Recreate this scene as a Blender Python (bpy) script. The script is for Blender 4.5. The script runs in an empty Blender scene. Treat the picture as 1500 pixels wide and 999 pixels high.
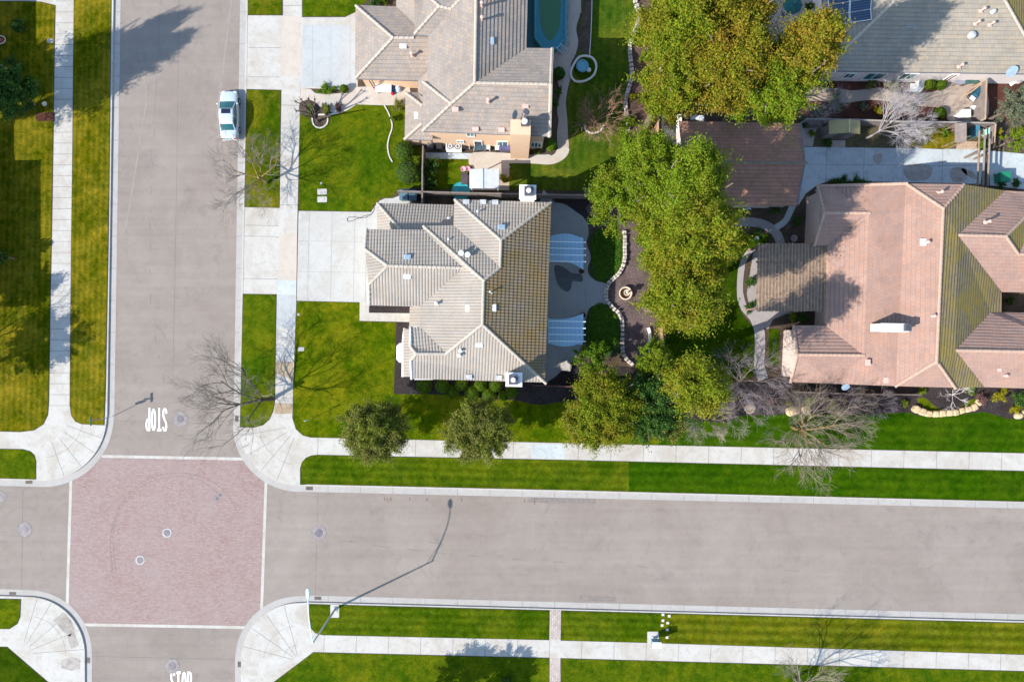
import bpy, bmesh, math, random
import numpy as np
from mathutils import Vector, Matrix
from mathutils.geometry import tessellate_polygon
random.seed(7); RNG = np.random.default_rng(11)
scene = bpy.context.scene
COL = scene.collection
H = 66.7; S = 15.0
PI = math.pi
def W(px, py, z=0.0):
    k = (1 - z/H)/S
    return Vector(((px-750)*k, (499.5-py)*k, z))
def T(px, py, z=0.0):            # plan position in px units of the ground, put at height z
    return Vector(((px-750)/S, (499.5-py)/S, z))

# ------------------------------------------------------------------ materials
def newmat(name):
    m = bpy.data.materials.new(name); m.use_nodes = True
    nt = m.node_tree; b = nt.nodes['Principled BSDF']
    return m, nt, b
def N(nt, t, **kw):
    n = nt.nodes.new(t)
    for k, v in kw.items():
        if k in n.inputs: n.inputs[k].default_value = v
        else: setattr(n, k, v)
    return n
def L(nt, a, b): nt.links.new(a, b)
def objco(nt):
    return N(nt, 'ShaderNodeTexCoord').outputs['Object']
def geopos(nt):
    return N(nt, 'ShaderNodeNewGeometry').outputs['Position']
def noise(nt, vec, scale, detail=4, rough=.6, dist=0):
    n = N(nt, 'ShaderNodeTexNoise'); n.inputs['Scale'].default_value = scale
    n.inputs['Detail'].default_value = detail; n.inputs['Roughness'].default_value = rough
    n.inputs['Distortion'].default_value = dist
    L(nt, vec, n.inputs['Vector']); return n.outputs['Fac']
def ramp(nt, fac, stops, interp='LINEAR'):
    r = N(nt, 'ShaderNodeValToRGB'); cr = r.color_ramp; cr.interpolation = interp
    while len(cr.elements) < len(stops): cr.elements.new(.5)
    for e, (p, c) in zip(cr.elements, stops):
        e.position = p; e.color = (*c, 1) if len(c) == 3 else c
    L(nt, fac, r.inputs['Fac']); return r.outputs['Color']
def mix(nt, fac, a, b, mode='MIX'):
    m = N(nt, 'ShaderNodeMix'); m.data_type = 'RGBA'; m.blend_type = mode
    if isinstance(fac, (int, float)): m.inputs[0].default_value = fac
    else: L(nt, fac, m.inputs[0])
    for i, x in ((6, a), (7, b)):
        if isinstance(x, tuple): m.inputs[i].default_value = (*x, 1)
        else: L(nt, x, m.inputs[i])
    return m.outputs[2]
def mapping(nt, vec, scale=(1, 1, 1), rot=(0, 0, 0)):
    m = N(nt, 'ShaderNodeMapping'); m.inputs['Scale'].default_value = scale
    m.inputs['Rotation'].default_value = rot
    L(nt, vec, m.inputs['Vector']); return m.outputs['Vector']
def math_(nt, op, a, b=0.0, c=None):
    m = N(nt, 'ShaderNodeMath'); m.operation = op
    for i, x in enumerate((a, b) if c is None else (a, b, c)):
        if isinstance(x, (int, float)): m.inputs[i].default_value = x
        else: L(nt, x, m.inputs[i])
    return m.outputs[0]
def bump(nt, b, h, strength=.3, dist=.02):
    n = N(nt, 'ShaderNodeBump'); n.inputs['Strength'].default_value = strength
    n.inputs['Distance'].default_value = dist
    L(nt, h, n.inputs['Height']); L(nt, n.outputs['Normal'], b.inputs['Normal'])
_mc = {}
def plain(name, col, rough=.6, metal=0, var=.25, scale=3.0, spec=.5):
    key = (name, col)
    if key in _mc: return _mc[key]
    m, nt, b = newmat(name)
    p = geopos(nt); f = noise(nt, p, scale, 5, .65)
    lo = tuple(c*(1-var) for c in col); hi = tuple(min(1, c*(1+var)) for c in col)
    L(nt, ramp(nt, f, [(.3, lo), (.7, hi)]), b.inputs['Base Color'])
    b.inputs['Roughness'].default_value = rough; b.inputs['Metallic'].default_value = metal
    b.inputs['Specular IOR Level'].default_value = spec
    _mc[key] = m; return m
def glassy(name, col, rough=.08):
    if name in _mc: return _mc[name]
    m, nt, b = newmat(name)
    b.inputs['Base Color'].default_value = (*col, 1); b.inputs['Roughness'].default_value = rough
    b.inputs['Specular IOR Level'].default_value = .8
    _mc[name] = m; return m

def grass_mat(name, a, bcol, dry, dryamt=.5, stripe=None, seed=0):
    m, nt, b = newmat(name)
    p0 = geopos(nt)
    mp = N(nt, 'ShaderNodeMapping'); mp.inputs['Location'].default_value = (seed*13.1, seed*7.7, 0); L(nt, p0, mp.inputs['Vector'])
    p = mp.outputs['Vector']
    big = noise(nt, p, .22, 5, .6, .5); mid = noise(nt, p, 1.4, 6, .7, .3); fine = noise(nt, p, 9, 5, .8)
    c = ramp(nt, mid, [(.3, a), (.7, bcol)])
    d = ramp(nt, math_(nt, 'ADD', math_(nt, 'MULTIPLY', big, .6), math_(nt, 'MULTIPLY', mid, .4)), [(.42, (0, 0, 0)), (.62, (dryamt,)*3)])
    c = mix(nt, d, c, dry)
    if stripe:
        ang, width, amt = stripe
        v = mapping(nt, p0, rot=(0, 0, math.radians(ang)))
        w = N(nt, 'ShaderNodeTexWave'); w.wave_type = 'BANDS'; w.bands_direction = 'Y'
        w.inputs['Scale'].default_value = .31416/width*1.0; w.inputs['Distortion'].default_value = 1.1
        w.inputs['Detail'].default_value = 2; w.inputs['Detail Scale'].default_value = 1.5
        L(nt, v, w.inputs['Vector'])
        c = mix(nt, 1.0, c, ramp(nt, w.outputs['Fac'], [(.0, (1-amt,)*3), (1, (1+amt*.5,)*3)]), 'MULTIPLY')
    c = mix(nt, 1.0, c, ramp(nt, fine, [(.3, (.55,)*3), (.7, (1.45,)*3)]), 'MULTIPLY')
    big2 = noise(nt, p, .45, 4, .65, 1.2)
    c = mix(nt, 1.0, c, ramp(nt, big2, [(.3, (.58, .74, .7)), (.5, (.95, .97, 1.0)), (.72, (1.4, 1.2, 1.0))]), 'MULTIPLY')
    L(nt, c, b.inputs['Base Color']); b.inputs['Roughness'].default_value = .9
    b.inputs['Specular IOR Level'].default_value = .0
    bump(nt, b, noise(nt, p, 14, 6, .85), .8, .05)
    return m
def concrete_mat(name, col, stain=(.75, .68, .6), amt=.5, rough=.85, blot=.35, seed=0):
    m, nt, b = newmat(name)
    p0 = geopos(nt)
    mp = N(nt, 'ShaderNodeMapping'); mp.inputs['Location'].default_value = (seed*9.3, seed*3.7, 0); L(nt, p0, mp.inputs['Vector'])
    p = mp.outputs['Vector']
    big = noise(nt, p, .35, 6, .65, .8); fine = noise(nt, p, 11, 6, .75); mid = noise(nt, p, 1.8, 6, .7, .6)
    c = mix(nt, ramp(nt, big, [(.42, (0, 0, 0)), (.7, (blot,)*3)]), col, tuple(x*y for x, y in zip(col, stain)))
    c = mix(nt, ramp(nt, mid, [(.5, (0, 0, 0)), (.75, (amt,)*3)]), c, tuple(x*y*.95 for x, y in zip(col, stain)))
    c = mix(nt, 1.0, c, ramp(nt, fine, [(.3, (.86,)*3), (.7, (1.08,)*3)]), 'MULTIPLY')
    L(nt, c, b.inputs['Base Color']); b.inputs['Roughness'].default_value = rough
    b.inputs['Specular IOR Level'].default_value = .2
    bump(nt, b, fine, .25, .01)
    return m
def asphalt_mat():
    m, nt, b = newmat('asphalt')
    p = geopos(nt)
    big = noise(nt, p, .12, 5, .6, .6); mid = noise(nt, p, .8, 7, .7, .4); fine = noise(nt, p, 22, 4, .8)
    strk = noise(nt, mapping(nt, p, (.05, 1.4, 1)), 1.0, 4, .6)
    c = ramp(nt, big, [(.3, (.238, .199, .172)), (.7, (.285, .245, .214))])
    c = mix(nt, 1.0, c, ramp(nt, mid, [(.3, (.93, .925, .92)), (.7, (1.04, 1.045, 1.05))]), 'MULTIPLY')
    st = noise(nt, p, .55, 5, .75, 1.5)
    c = mix(nt, ramp(nt, st, [(.53, (0, 0, 0)), (.75, (.45,)*3)]), c, (.16, .135, .125))
    c = mix(nt, 1.0, c, ramp(nt, strk, [(.35, (.95,)*3), (.7, (1.05,)*3)]), 'MULTIPLY')
    c = mix(nt, 1.0, c, ramp(nt, fine, [(.3, (.72,)*3), (.7, (1.28,)*3)]), 'MULTIPLY')
    L(nt, c, b.inputs['Base Color']); b.inputs['Roughness'].default_value = .9
    b.inputs['Specular IOR Level'].default_value = .2
    bump(nt, b, fine, .5, .012)
    return m
def paver_mat(name, c1, c2, c3, mortar, scale=1.0, rot=0, bw=.34, bh=.17):
    m, nt, b = newmat(name)
    p = geopos(nt); v = mapping(nt, p, rot=(0, 0, math.radians(rot)))
    br = N(nt, 'ShaderNodeTexBrick'); L(nt, v, br.inputs['Vector'])
    br.inputs['Color1'].default_value = (*c1, 1); br.inputs['Color2'].default_value = (*c2, 1)
    br.inputs['Mortar'].default_value = (*mortar, 1)
    br.inputs['Scale'].default_value = scale; br.inputs['Brick Width'].default_value = bw; br.inputs['Row Height'].default_value = bh
    br.inputs['Mortar Size'].default_value = .018; br.inputs['Bias'].default_value = 0
    big = noise(nt, p, .25, 6, .7, .6)
    c = mix(nt, ramp(nt, big, [(.4, (0, 0, 0)), (.65, (.75,)*3)]), br.outputs['Color'], c3)
    c = mix(nt, .35, c, br.outputs['Color'])
    L(nt, mix(nt, 1.0, c, ramp(nt, noise(nt, p, 6, 5, .8), [(.3, (.85,)*3), (.7, (1.15,)*3)]), 'MULTIPLY'), b.inputs['Base Color'])
    b.inputs['Roughness'].default_value = .9
    bump(nt, b, br.outputs['Fac'], -.3, .008)
    return m
def mulch_mat(name, col):
    m, nt, b = newmat(name)
    p = geopos(nt); f = noise(nt, p, 7, 8, .85); g = noise(nt, p, .8, 4, .6)
    c = ramp(nt, f, [(.32, tuple(x*.4 for x in col)), (.5, col), (.72, tuple(x*2.0 for x in col))])
    c = mix(nt, 1.0, c, ramp(nt, g, [(.3, (.75,)*3), (.7, (1.3,)*3)]), 'MULTIPLY')
    L(nt, c, b.inputs['Base Color']); b.inputs['Roughness'].default_value = 1
    b.inputs['Specular IOR Level'].default_value = .1
    bump(nt, b, f, 1, .06); return m
def tile_mat(name, base, var=.2, moss=None, mossamt=0, uw=.3, vh=.4, joint=.0, hue=(1, .93, .86), gut=0, lap=0, lamt=.5):
    """roof tiles: the colour changes from tile to tile (uv = metres along and down the slope)"""
    m, nt, b = newmat(name)
    uv = N(nt, 'ShaderNodeUVMap').outputs['UV']
    sx = N(nt, 'ShaderNodeSeparateXYZ'); L(nt, uv, sx.inputs[0])
    row = math_(nt, 'FLOOR', math_(nt, 'DIVIDE', sx.outputs['Y'], vh))
    uo = math_(nt, 'ADD', math_(nt, 'DIVIDE', sx.outputs['X'], uw), math_(nt, 'MULTIPLY', row, .5 if joint else 0.0))
    col = math_(nt, 'FLOOR', uo)
    cb = N(nt, 'ShaderNodeCombineXYZ'); L(nt, row, cb.inputs[1]); L(nt, col, cb.inputs[0])
    wn = N(nt, 'ShaderNodeTexWhiteNoise'); L(nt, cb.outputs[0], wn.inputs['Vector'])
    p = geopos(nt)
    c = ramp(nt, wn.outputs['Value'], [(0, tuple(x*(1-var) for x in base)), (.5, base), (1, tuple(x*y*(1+var) for x, y in zip(base, hue)))])
    c = mix(nt, 1.0, c, ramp(nt, noise(nt, p, .5, 6, .7, .4), [(.3, (.88,)*3), (.7, (1.12,)*3)]), 'MULTIPLY')
    c = mix(nt, 1.0, c, ramp(nt, noise(nt, p, 9, 5, .8), [(.3, (.85,)*3), (.7, (1.15,)*3)]), 'MULTIPLY')
    if joint:
        fr = math_(nt, 'FRACT', uo)
        j = math_(nt, 'LESS_THAN', fr, joint)
        c = mix(nt, math_(nt, 'MULTIPLY', j, .45), c, tuple(x*.35 for x in base))
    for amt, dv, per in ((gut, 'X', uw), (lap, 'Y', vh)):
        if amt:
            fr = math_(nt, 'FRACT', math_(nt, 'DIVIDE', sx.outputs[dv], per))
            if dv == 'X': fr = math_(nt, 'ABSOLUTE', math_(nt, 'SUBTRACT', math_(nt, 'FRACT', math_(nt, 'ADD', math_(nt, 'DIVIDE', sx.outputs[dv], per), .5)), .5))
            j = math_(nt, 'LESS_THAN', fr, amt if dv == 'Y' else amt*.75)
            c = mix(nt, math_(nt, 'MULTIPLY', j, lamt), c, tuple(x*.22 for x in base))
    if moss:
        f = math_(nt, 'ADD', math_(nt, 'MULTIPLY', noise(nt, p, .33, 4, .6, .5), .62), math_(nt, 'MULTIPLY', noise(nt, p, 3.5, 6, .8), .38))
        c = mix(nt, ramp(nt, f, [(.40, (0, 0, 0)), (.6, (mossamt,)*3)]), c, moss)
    L(nt, c, b.inputs['Base Color']); b.inputs['Roughness'].default_value = .85
    b.inputs['Specular IOR Level'].default_value = .25
    return m
def leaf_mat(name, stops, trans=.35, patch=None, patchamt=.6, scale=.45):
    m, nt, b = newmat(name)
    g = N(nt, 'ShaderNodeNewGeometry')
    c = ramp(nt, g.outputs['Random Per Island'], stops)
    if patch:
        f = math_(nt, 'ADD', math_(nt, 'MULTIPLY', noise(nt, g.outputs['Position'], scale, 3, .6), .75), math_(nt, 'MULTIPLY', g.outputs['Random Per Island'], .25))
        c = mix(nt, ramp(nt, f, [(.42, (0, 0, 0)), (.62, (patchamt,)*3)]), c, patch)
    L(nt, c, b.inputs['Base Color']); b.inputs['Roughness'].default_value = .7
    b.inputs['Specular IOR Level'].default_value = .1
    tr = N(nt, 'ShaderNodeBsdfTranslucent'); L(nt, c, tr.inputs['Color'])
    ms = N(nt, 'ShaderNodeMixShader'); ms.inputs[0].default_value = trans
    out = nt.nodes['Material Output']
    L(nt, b.outputs[0], ms.inputs[1]); L(nt, tr.outputs[0], ms.inputs[2]); L(nt, ms.outputs[0], out.inputs['Surface'])
    return m

# ------------------------------------------------------------------ objects
ORG = {}
def add(name, me, parent=None, mats=(), loc=None):
    o = bpy.data.objects.new(name, me); COL.objects.link(o)
    for m in mats: me.materials.append(m)
    if parent is not None:
        o.parent = parent
    ORG[o.name] = Vector(loc) if loc is not None else Vector((0, 0, 0))
    return o
def tagit(o, label=None, cat=None, group=None, kind=None):
    if label: o['label'] = label
    if cat: o['category'] = cat
    if group: o['group'] = group
    if kind: o['kind'] = kind
    return o
def thing(name, label, cat, loc=(0, 0, 0), rot=0, group=None):
    o = bpy.data.objects.new(name, None); COL.objects.link(o)
    o.empty_display_size = .3
    o.location = loc; o.rotation_euler = (0, 0, rot)
    tagit(o, label, cat, group); return o
def copy_tree(o, parent=None):
    c = o.copy(); COL.objects.link(c)
    if parent is not None: c.parent = parent
    for ch in o.children: copy_tree(ch, c)
    return c
class MB:
    def __init__(s): s.v = []; s.f = []; s.mi = []; s.uv = None
    def face(s, pts, mi=0):
        n = len(s.v); s.v += [tuple(p) for p in pts]; s.f.append(tuple(range(n, n+len(pts)))); s.mi.append(mi)
    def prism(s, pts, z0, z1=None, mi=0, bottom=True):
        """pts: list of Vectors/tuples xy(z); z0 bottom, z1 top; z may be given per vertex through pts when z1 None (z0 = thickness)"""
        a = sum(pts[i][0]*pts[(i+1) % len(pts)][1]-pts[(i+1) % len(pts)][0]*pts[i][1] for i in range(len(pts)))
        if a < 0: pts = pts[::-1]
        n = len(pts); b = len(s.v)
        if z1 is None:
            top = [(p[0], p[1], p[2]) for p in pts]; bot = [(p[0], p[1], p[2]-z0) for p in pts]
        else:
            top = [(p[0], p[1], z1) for p in pts]; bot = [(p[0], p[1], z0) for p in pts]
        s.v += top+bot
        tris = tessellate_polygon([[Vector(p) for p in top]])
        for t in tris:
            t = list(t)
            A, B, C = (Vector(top[i]) for i in t)
            if (B-A).cross(C-A).z < 0: t = t[::-1]
            s.f.append(tuple(b+i for i in t)); s.mi.append(mi)
            if bottom: s.f.append(tuple(b+n+i for i in t[::-1])); s.mi.append(mi)
        for i in range(n):
            j = (i+1) % n
            s.f.append((b+i, b+n+i, b+n+j, b+j)); s.mi.append(mi)
    def box(s, c, d, rot=0, mi=0, taper=1.0):
        cx, cy, cz = c; hx, hy, hz = d[0]/2, d[1]/2, d[2]/2
        b = len(s.v); ca, sa = math.cos(rot), math.sin(rot)
        for z in (-1, 1):
            t = taper if z > 0 else 1
            for x, y in ((-1, -1), (1, -1), (1, 1), (-1, 1)):
                X, Y = x*hx*t, y*hy*t
                s.v.append((cx+X*ca-Y*sa, cy+X*sa+Y*ca, cz+z*hz))
        for q in ((0, 3, 2, 1), (4, 5, 6, 7), (0, 1, 5, 4), (1, 2, 6, 5), (2, 3, 7, 6), (3, 0, 4, 7)):
            s.f.append(tuple(b+i for i in q)); s.mi.append(mi)
    def tube(s, path, r, n=8, mi=0, cap=True):
        path = [Vector(p) for p in path]
        rs = r if isinstance(r, (list, tuple)) else [r]*len(path)
        rings = []
        for i, p in enumerate(path):
            d = (path[min(i+1, len(path)-1)]-path[max(i-1, 0)])
            if d.length < 1e-9: d = Vector((0, 0, 1))
            d.normalize()
            up = Vector((0, 0, 1)) if abs(d.z) < .9 else Vector((1, 0, 0))
            a = d.cross(up).normalized(); b_ = d.cross(a)
            st = len(s.v); rings.append(st)
            for k in range(n):
                t = 2*PI*k/n
                s.v.append(tuple(p+(a*math.cos(t)+b_*math.sin(t))*rs[i]))
        for i in range(len(rings)-1):
            for k in range(n):
                k2 = (k+1) % n
                s.f.append((rings[i]+k, rings[i]+k2, rings[i+1]+k2, rings[i+1]+k)); s.mi.append(mi)
        if cap and n > 2:
            s.f.append(tuple(rings[0]+k for k in range(n))[::-1]); s.mi.append(mi)
            s.f.append(tuple(rings[-1]+k for k in range(n))); s.mi.append(mi)
    def lathe(s, c, prof, n=24, mi=0, cap=True):
        b = len(s.v)
        for (r, z) in prof:
            for k in range(n):
                t = 2*PI*k/n; s.v.append((c[0]+r*math.cos(t), c[1]+r*math.sin(t), c[2]+z))
        for i in range(len(prof)-1):
            for k in range(n):
                k2 = (k+1) % n
                s.f.append((b+i*n+k, b+i*n+k2, b+(i+1)*n+k2, b+(i+1)*n+k)); s.mi.append(mi)
        if cap:
            s.f.append(tuple(b+k for k in range(n))[::-1]); s.mi.append(mi)
            s.f.append(tuple(b+(len(prof)-1)*n+k for k in range(n))); s.mi.append(mi)
    def build(s, name, mats, parent=None, smooth=False, org=None):
        if not isinstance(mats, (list, tuple)): mats = [mats]
        me = bpy.data.meshes.new(name)
        if org is None:
            if parent is not None: org = wloc(parent)
            elif s.v:
                a = np.array(s.v); org = Vector(((a[:, 0].min()+a[:, 0].max())/2, (a[:, 1].min()+a[:, 1].max())/2, a[:, 2].min()))
            else: org = Vector((0, 0, 0))
        vv = [(v[0]-org[0], v[1]-org[1], v[2]-org[2]) for v in s.v]
        me.from_pydata(vv, [], s.f)
        me.polygons.foreach_set('material_index', s.mi)
        if smooth: me.polygons.foreach_set('use_smooth', [True]*len(s.f))
        me.update()
        o = add(name, me, parent, mats)
        if parent is None: o.location = org
        return o
def wloc(o):
    v = Vector((0, 0, 0))
    while o is not None:
        v += Vector(o.location); o = o.parent
    return v
def sheet(name, pts, z, mat, thick=.02, zproj=0.0, label=None):
    mb = MB(); mb.prism([W(p[0], p[1], zproj) for p in pts], z-thick, z)
    o = mb.build(name, mat); tagit(o, kind='structure'); return o
def smooth(pts, n=6, closed=True):
    out = []; m = len(pts)
    for i in range(m if closed else m-1):
        p0, p1, p2, p3 = (pts[(i-1) % m] if closed or i > 0 else pts[0]), pts[i], pts[(i+1) % m], (pts[(i+2) % m] if closed or i+2 < m else pts[-1])
        for k in range(n):
            t = k/n
            out.append(tuple(.5*((2*p1[a])+(-p0[a]+p2[a])*t+(2*p0[a]-5*p1[a]+4*p2[a]-p3[a])*t*t+(-p0[a]+3*p1[a]-3*p2[a]+p3[a])*t**3) for a in (0, 1)))
    if not closed: out.append(tuple(pts[-1][:2]))
    return out
def band(path, w):
    """polygon of a ribbon of width w (px) round a px path; w may be a list"""
    Lf, Rt = [], []
    for i, p in enumerate(path):
        q0 = path[max(i-1, 0)]; q1 = path[min(i+1, len(path)-1)]
        dx, dy = q1[0]-q0[0], q1[1]-q0[1]; l = math.hypot(dx, dy) or 1
        ww = (w[i] if isinstance(w, (list, tuple)) else w)/2
        Lf.append((p[0]-dy/l*ww, p[1]+dx/l*ww)); Rt.append((p[0]+dy/l*ww, p[1]-dx/l*ww))
    return Lf+Rt[::-1]
def arc(cx, cy, r, a0, a1, n=16):
    return [(cx+r*math.cos(math.radians(a0+(a1-a0)*i/n)), cy+r*math.sin(math.radians(a0+(a1-a0)*i/n))) for i in range(n+1)]
def inset(poly, d):
    """inset a polygon of (x, y) by d metres"""
    a = sum(poly[i][0]*poly[(i+1) % len(poly)][1]-poly[(i+1) % len(poly)][0]*poly[i][1] for i in range(len(poly)))
    if a < 0: poly = poly[::-1]
    out = []; n = len(poly)
    for i in range(n):
        p0, p1, p2 = poly[i-1], poly[i], poly[(i+1) % n]
        e1 = Vector((p1[0]-p0[0], p1[1]-p0[1])).normalized(); e2 = Vector((p2[0]-p1[0], p2[1]-p1[1])).normalized()
        n1 = Vector((-e1.y, e1.x)); n2 = Vector((-e2.y, e2.x))
        k = n1+n2; den = 1+n1.dot(n2)
        if den < .15: k = n1; den = 1
        out.append((p1[0]+k.x/den*d, p1[1]+k.y/den*d))
    return out
# ------------------------------------------------------------------ palette
M_asph = asphalt_mat()
M_conc = concrete_mat('sidewalk_concrete', (.49, .472, .44), blot=.75, amt=.75)
M_drive = concrete_mat('driveway_concrete', (.46, .455, .435), blot=.5, seed=2)
M_blue = concrete_mat('new_concrete', (.42, .44, .445), blot=.3, seed=3)
M_tan = concrete_mat('tan_concrete', (.50, .445, .39), blot=.35, seed=4)
M_pink = concrete_mat('stamped_concrete', (.44, .36, .31), (.7, .65, .6), .5, seed=5)
M_patio = concrete_mat('patio_concrete', (.30, .31, .31), (.7, .65, .6), .4, seed=6)
M_old = concrete_mat('oil_stained_concrete', (.48, .52, .535), (.6, .58, .56), .75, blot=.4, seed=7)
M_gut = concrete_mat('gutter_concrete', (.40, .38, .36), (.75, .7, .65), .6, seed=8)
M_stain = concrete_mat('stained_concrete', (.40, .37, .34), (.5, .45, .4), .8, blot=.7, seed=9)
M_joint = plain('joint_dark', (.17, .16, .15), .9)
M_pav = paver_mat('red_pavers', (.255, .16, .146), (.32, .225, .208), (.295, .24, .226), (.215, .165, .15), rot=1.3)
M_brick = paver_mat('brick_path_pavers', (.36, .29, .26), (.50, .43, .39), (.42, .36, .33), (.2, .17, .15), rot=-88, bw=.4, bh=.2)
G1 = grass_mat('grass_vivid', (0.0290, 0.0640, 0.0018), (0.0620, 0.1060, 0.0030), (0.1700, 0.1615, 0.0076), .45, seed=1)
G2 = grass_mat('grass_mown_strip', (0.0280, 0.0600, 0.0012), (0.0560, 0.1000, 0.0019), (0.1530, 0.1573, 0.0115), .4, (1.35, .75, .18), seed=2)
G3 = grass_mat('grass_mown_lush', (0.0176, 0.0560, 0.0010), (0.0320, 0.0840, 0.0014), (0.0850, 0.1190, 0.0057), .3, (1.35, .9, .14), seed=3)
G4 = grass_mat('grass_dry', (0.0480, 0.0640, 0.0014), (0.1040, 0.1040, 0.0029), (0.2295, 0.1785, 0.0153), .8, (91.3, .55, .16), seed=4)
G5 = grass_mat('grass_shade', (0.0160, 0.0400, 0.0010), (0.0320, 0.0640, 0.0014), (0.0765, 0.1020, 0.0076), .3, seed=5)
G6 = grass_mat('grass_parkway', (0.0280, 0.0640, 0.0014), (0.0520, 0.0880, 0.0019), (0.1700, 0.1445, 0.0115), .75, (91.3, .6, .06), seed=6)
M_mulch = mulch_mat('dark_mulch', (.040, .032, .032))
M_red = mulch_mat('red_bark', (.085, .035, .025))
M_soil = mulch_mat('brown_soil', (.085, .062, .045))
M_gravel = mulch_mat('path_gravel', (.12, .10, .095))
M_cover = leaf_mat('ground_cover_leaf', [(0, (.03, .08, .006)), (1, (.09, .20, .015))], .2)

# ------------------------------------------------------------------ ground
mb = MB(); mb.prism([(-400, -400), (400, -400), (400, 400), (-400, 400)], -.6, -.3)
tagit(mb.build('ground', G5), kind='structure')
ZR = -.14
def road_poly(name, pts, mat, z, th=.02): return sheet(name, pts, z, mat, th)
road_poly('road', [(-1200, -1200), (2700, -1200), (2700, 2200), (-1200, 2200)], M_asph, ZR, .1)
BIG = 1800
def NW(d):
    xe = lambda y: 166.2-.0152*y+d
    return [(-BIG, -BIG), (xe(-BIG), -BIG), (xe(0), 0), (xe(608), 608)]+arc(62, 610, 94+d, 2, 88, 18)+[(50, 703.5+d), (-BIG, 662+d)]
def NE(d):
    xe = lambda y: 360.5-.0155*y-d
    yb = lambda x: 711.3+(x-460)*.0232+d
    return [(BIG+1000, -BIG), (xe(-BIG), -BIG), (xe(0), 0), (xe(615), 615)]+arc(438, 623, 88+d, 178, 92, 18)+[(452, yb(452)), (BIG+1000, yb(BIG+1000))]
def SE(d):
    yt = lambda x: 882.3+(x-460)*.0262-d
    return [(353-d, 2200), (353-d, 975)]+arc(438, 968, 85+d, 182, 270, 18)+[(452, yt(452)), (BIG+1000, yt(BIG+1000)), (BIG+1000, 2200)]
def SW(d):
    return [(124+d, 2200), (124+d, 965)]+arc(40, 958, 84+d, 0, -88, 18)+[(30, 873.5-d), (-BIG, 830-d), (-BIG, 2200)]
for nm, f, z in (('NW', NW, 0), ('NE', NE, 0), ('SE', SE, 0), ('SW', SW, 0)):
    sheet('pavement', f(0), 0.0, M_conc, .2)
    sheet('gutter', f(9.5), ZR+.010, M_gut, .05)
# paved crossing and its concrete bands
road_poly('paver_crossing', [(150, 671), (353, 674.5), (388, 709), (381, 891), (357, 918), (124, 915), (98, 888), (104, 707)], M_pav, ZR+.004)
def strip(name, path, w, z, mat, th=.012):
    return sheet(name, band(path, w), z, mat, th)
for pth in ([(148, 668.5), (356, 672.5)], [(102.5, 704), (97, 889)], [(389, 706), (382.5, 894)], [(122, 915.5), (360, 919.5)]):
    strip('road_band', pth, 4.2, ZR+.008, M_conc)
# seams and cracks in the road
for pth, w in (([(169, 617), (262, 619.5), (342, 623)], .55), ([(465, 722), (463, 800), (461.5, 873)], .6), ([(32, 716), (30, 866)], .7), ([(135, 962), (348, 966.5)], .6),
               ([(262, -40), (260, 90), (257, 300), (252, 560)], .45), ([(236, -40), (229, 100), (224, 180)], .35), ([(0, 784), (30, 786)], .4), ([(389, 870), (420, 878)], .3)):
    strip('road_seam', smooth(pth, 6, False), w, ZR+.0045, M_joint, .004)
for a, b_ in (((225, 190), (224, 200)), ((222, 236), (221.5, 246)), ((221, 273), (220, 283)), ((219, 303), (219, 311)), ((218, 325), (218.5, 338)), ((219, 357), (219, 366)), ((218, 395), (218.6, 400)), ((226, 490), (227.5, 503)), ((231, 520), (232, 526)), ((238, 548), (239, 560)), ((220, 430), (219, 445)),
              ((546, 799), (572, 802)), ((596, 805), (624, 808)), ((640, 810), (653, 812)), ((686, 814), (702, 816)), ((750, 819), (766, 820)), ((810, 823), (826, 824)), ((498, 792), (520, 794)), ((403, 758), (412, 761)), ((628, 794), (650, 798)), ((1150, 836), (1172, 837)), ((936, 830), (948, 831))):
    strip('road_crack', [a, ((a[0]+b_[0])/2+.5, (a[1]+b_[1])/2), b_], .9, ZR+.0045, M_joint, .004)
c_ = smooth([(168, 838), (165, 780), (182, 735), (215, 708), (255, 698), (290, 703), (318, 722)], 8, False)
strip('road_crack', c_, .5, ZR+.0085, M_joint, .004)
M_pt = plain('tyre_track_paver', (.25, .172, .16), .95, var=.35, scale=6)
strip('tyre_track', smooth([(164, 845), (161, 785), (178, 736), (212, 704), (256, 693), (298, 700), (330, 722), (347, 750)], 8, False), 1.6, ZR+.0081, M_pt, .004)
M_patch = plain('patched_asphalt', (.20, .17, .155), .95, var=.2)
M_tyre = plain('tyre_mark', (.262, .226, .198), .95, var=.12)
road_poly('asphalt_patch', [(773, 728.5), (873, 731), (873, 738.5), (773, 736)], M_patch, ZR+.0042, .004)
road_poly('asphalt_patch', [(849, 872), (902, 874.5), (902, 881.5), (849, 880)], M_patch, ZR+.0042, .004)
# worn, paler wheel paths
for pth in (([(343, -40), (326, 100), (318, 170), (325, 240), (338, 330)], 3.2), ([(182, -30), (212, 120), (205, 200), (182, 340)], 2.6)):
    strip('tyre_track', smooth(pth[0], 8, False), pth[1], ZR+.0041, M_tyre, .004)
# paint smudges by the kerb
M_mark = plain('utility_paint', (.17, .09, .06), .95)
for x, y in ((563, 731), (567, 732), (572, 731), (625, 731.5), (676, 732), (768, 733.5), (783, 736.5), (600, 731)):
    sheet('road_mark', smooth([(x-1.2, y-2), (x+1.2, y-1.4), (x+.3, y+.2), (x+1.4, y+2), (x-.8, y+2.4), (x-.2, y+.3)], 3), ZR+.0046, M_mark, .004)

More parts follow.
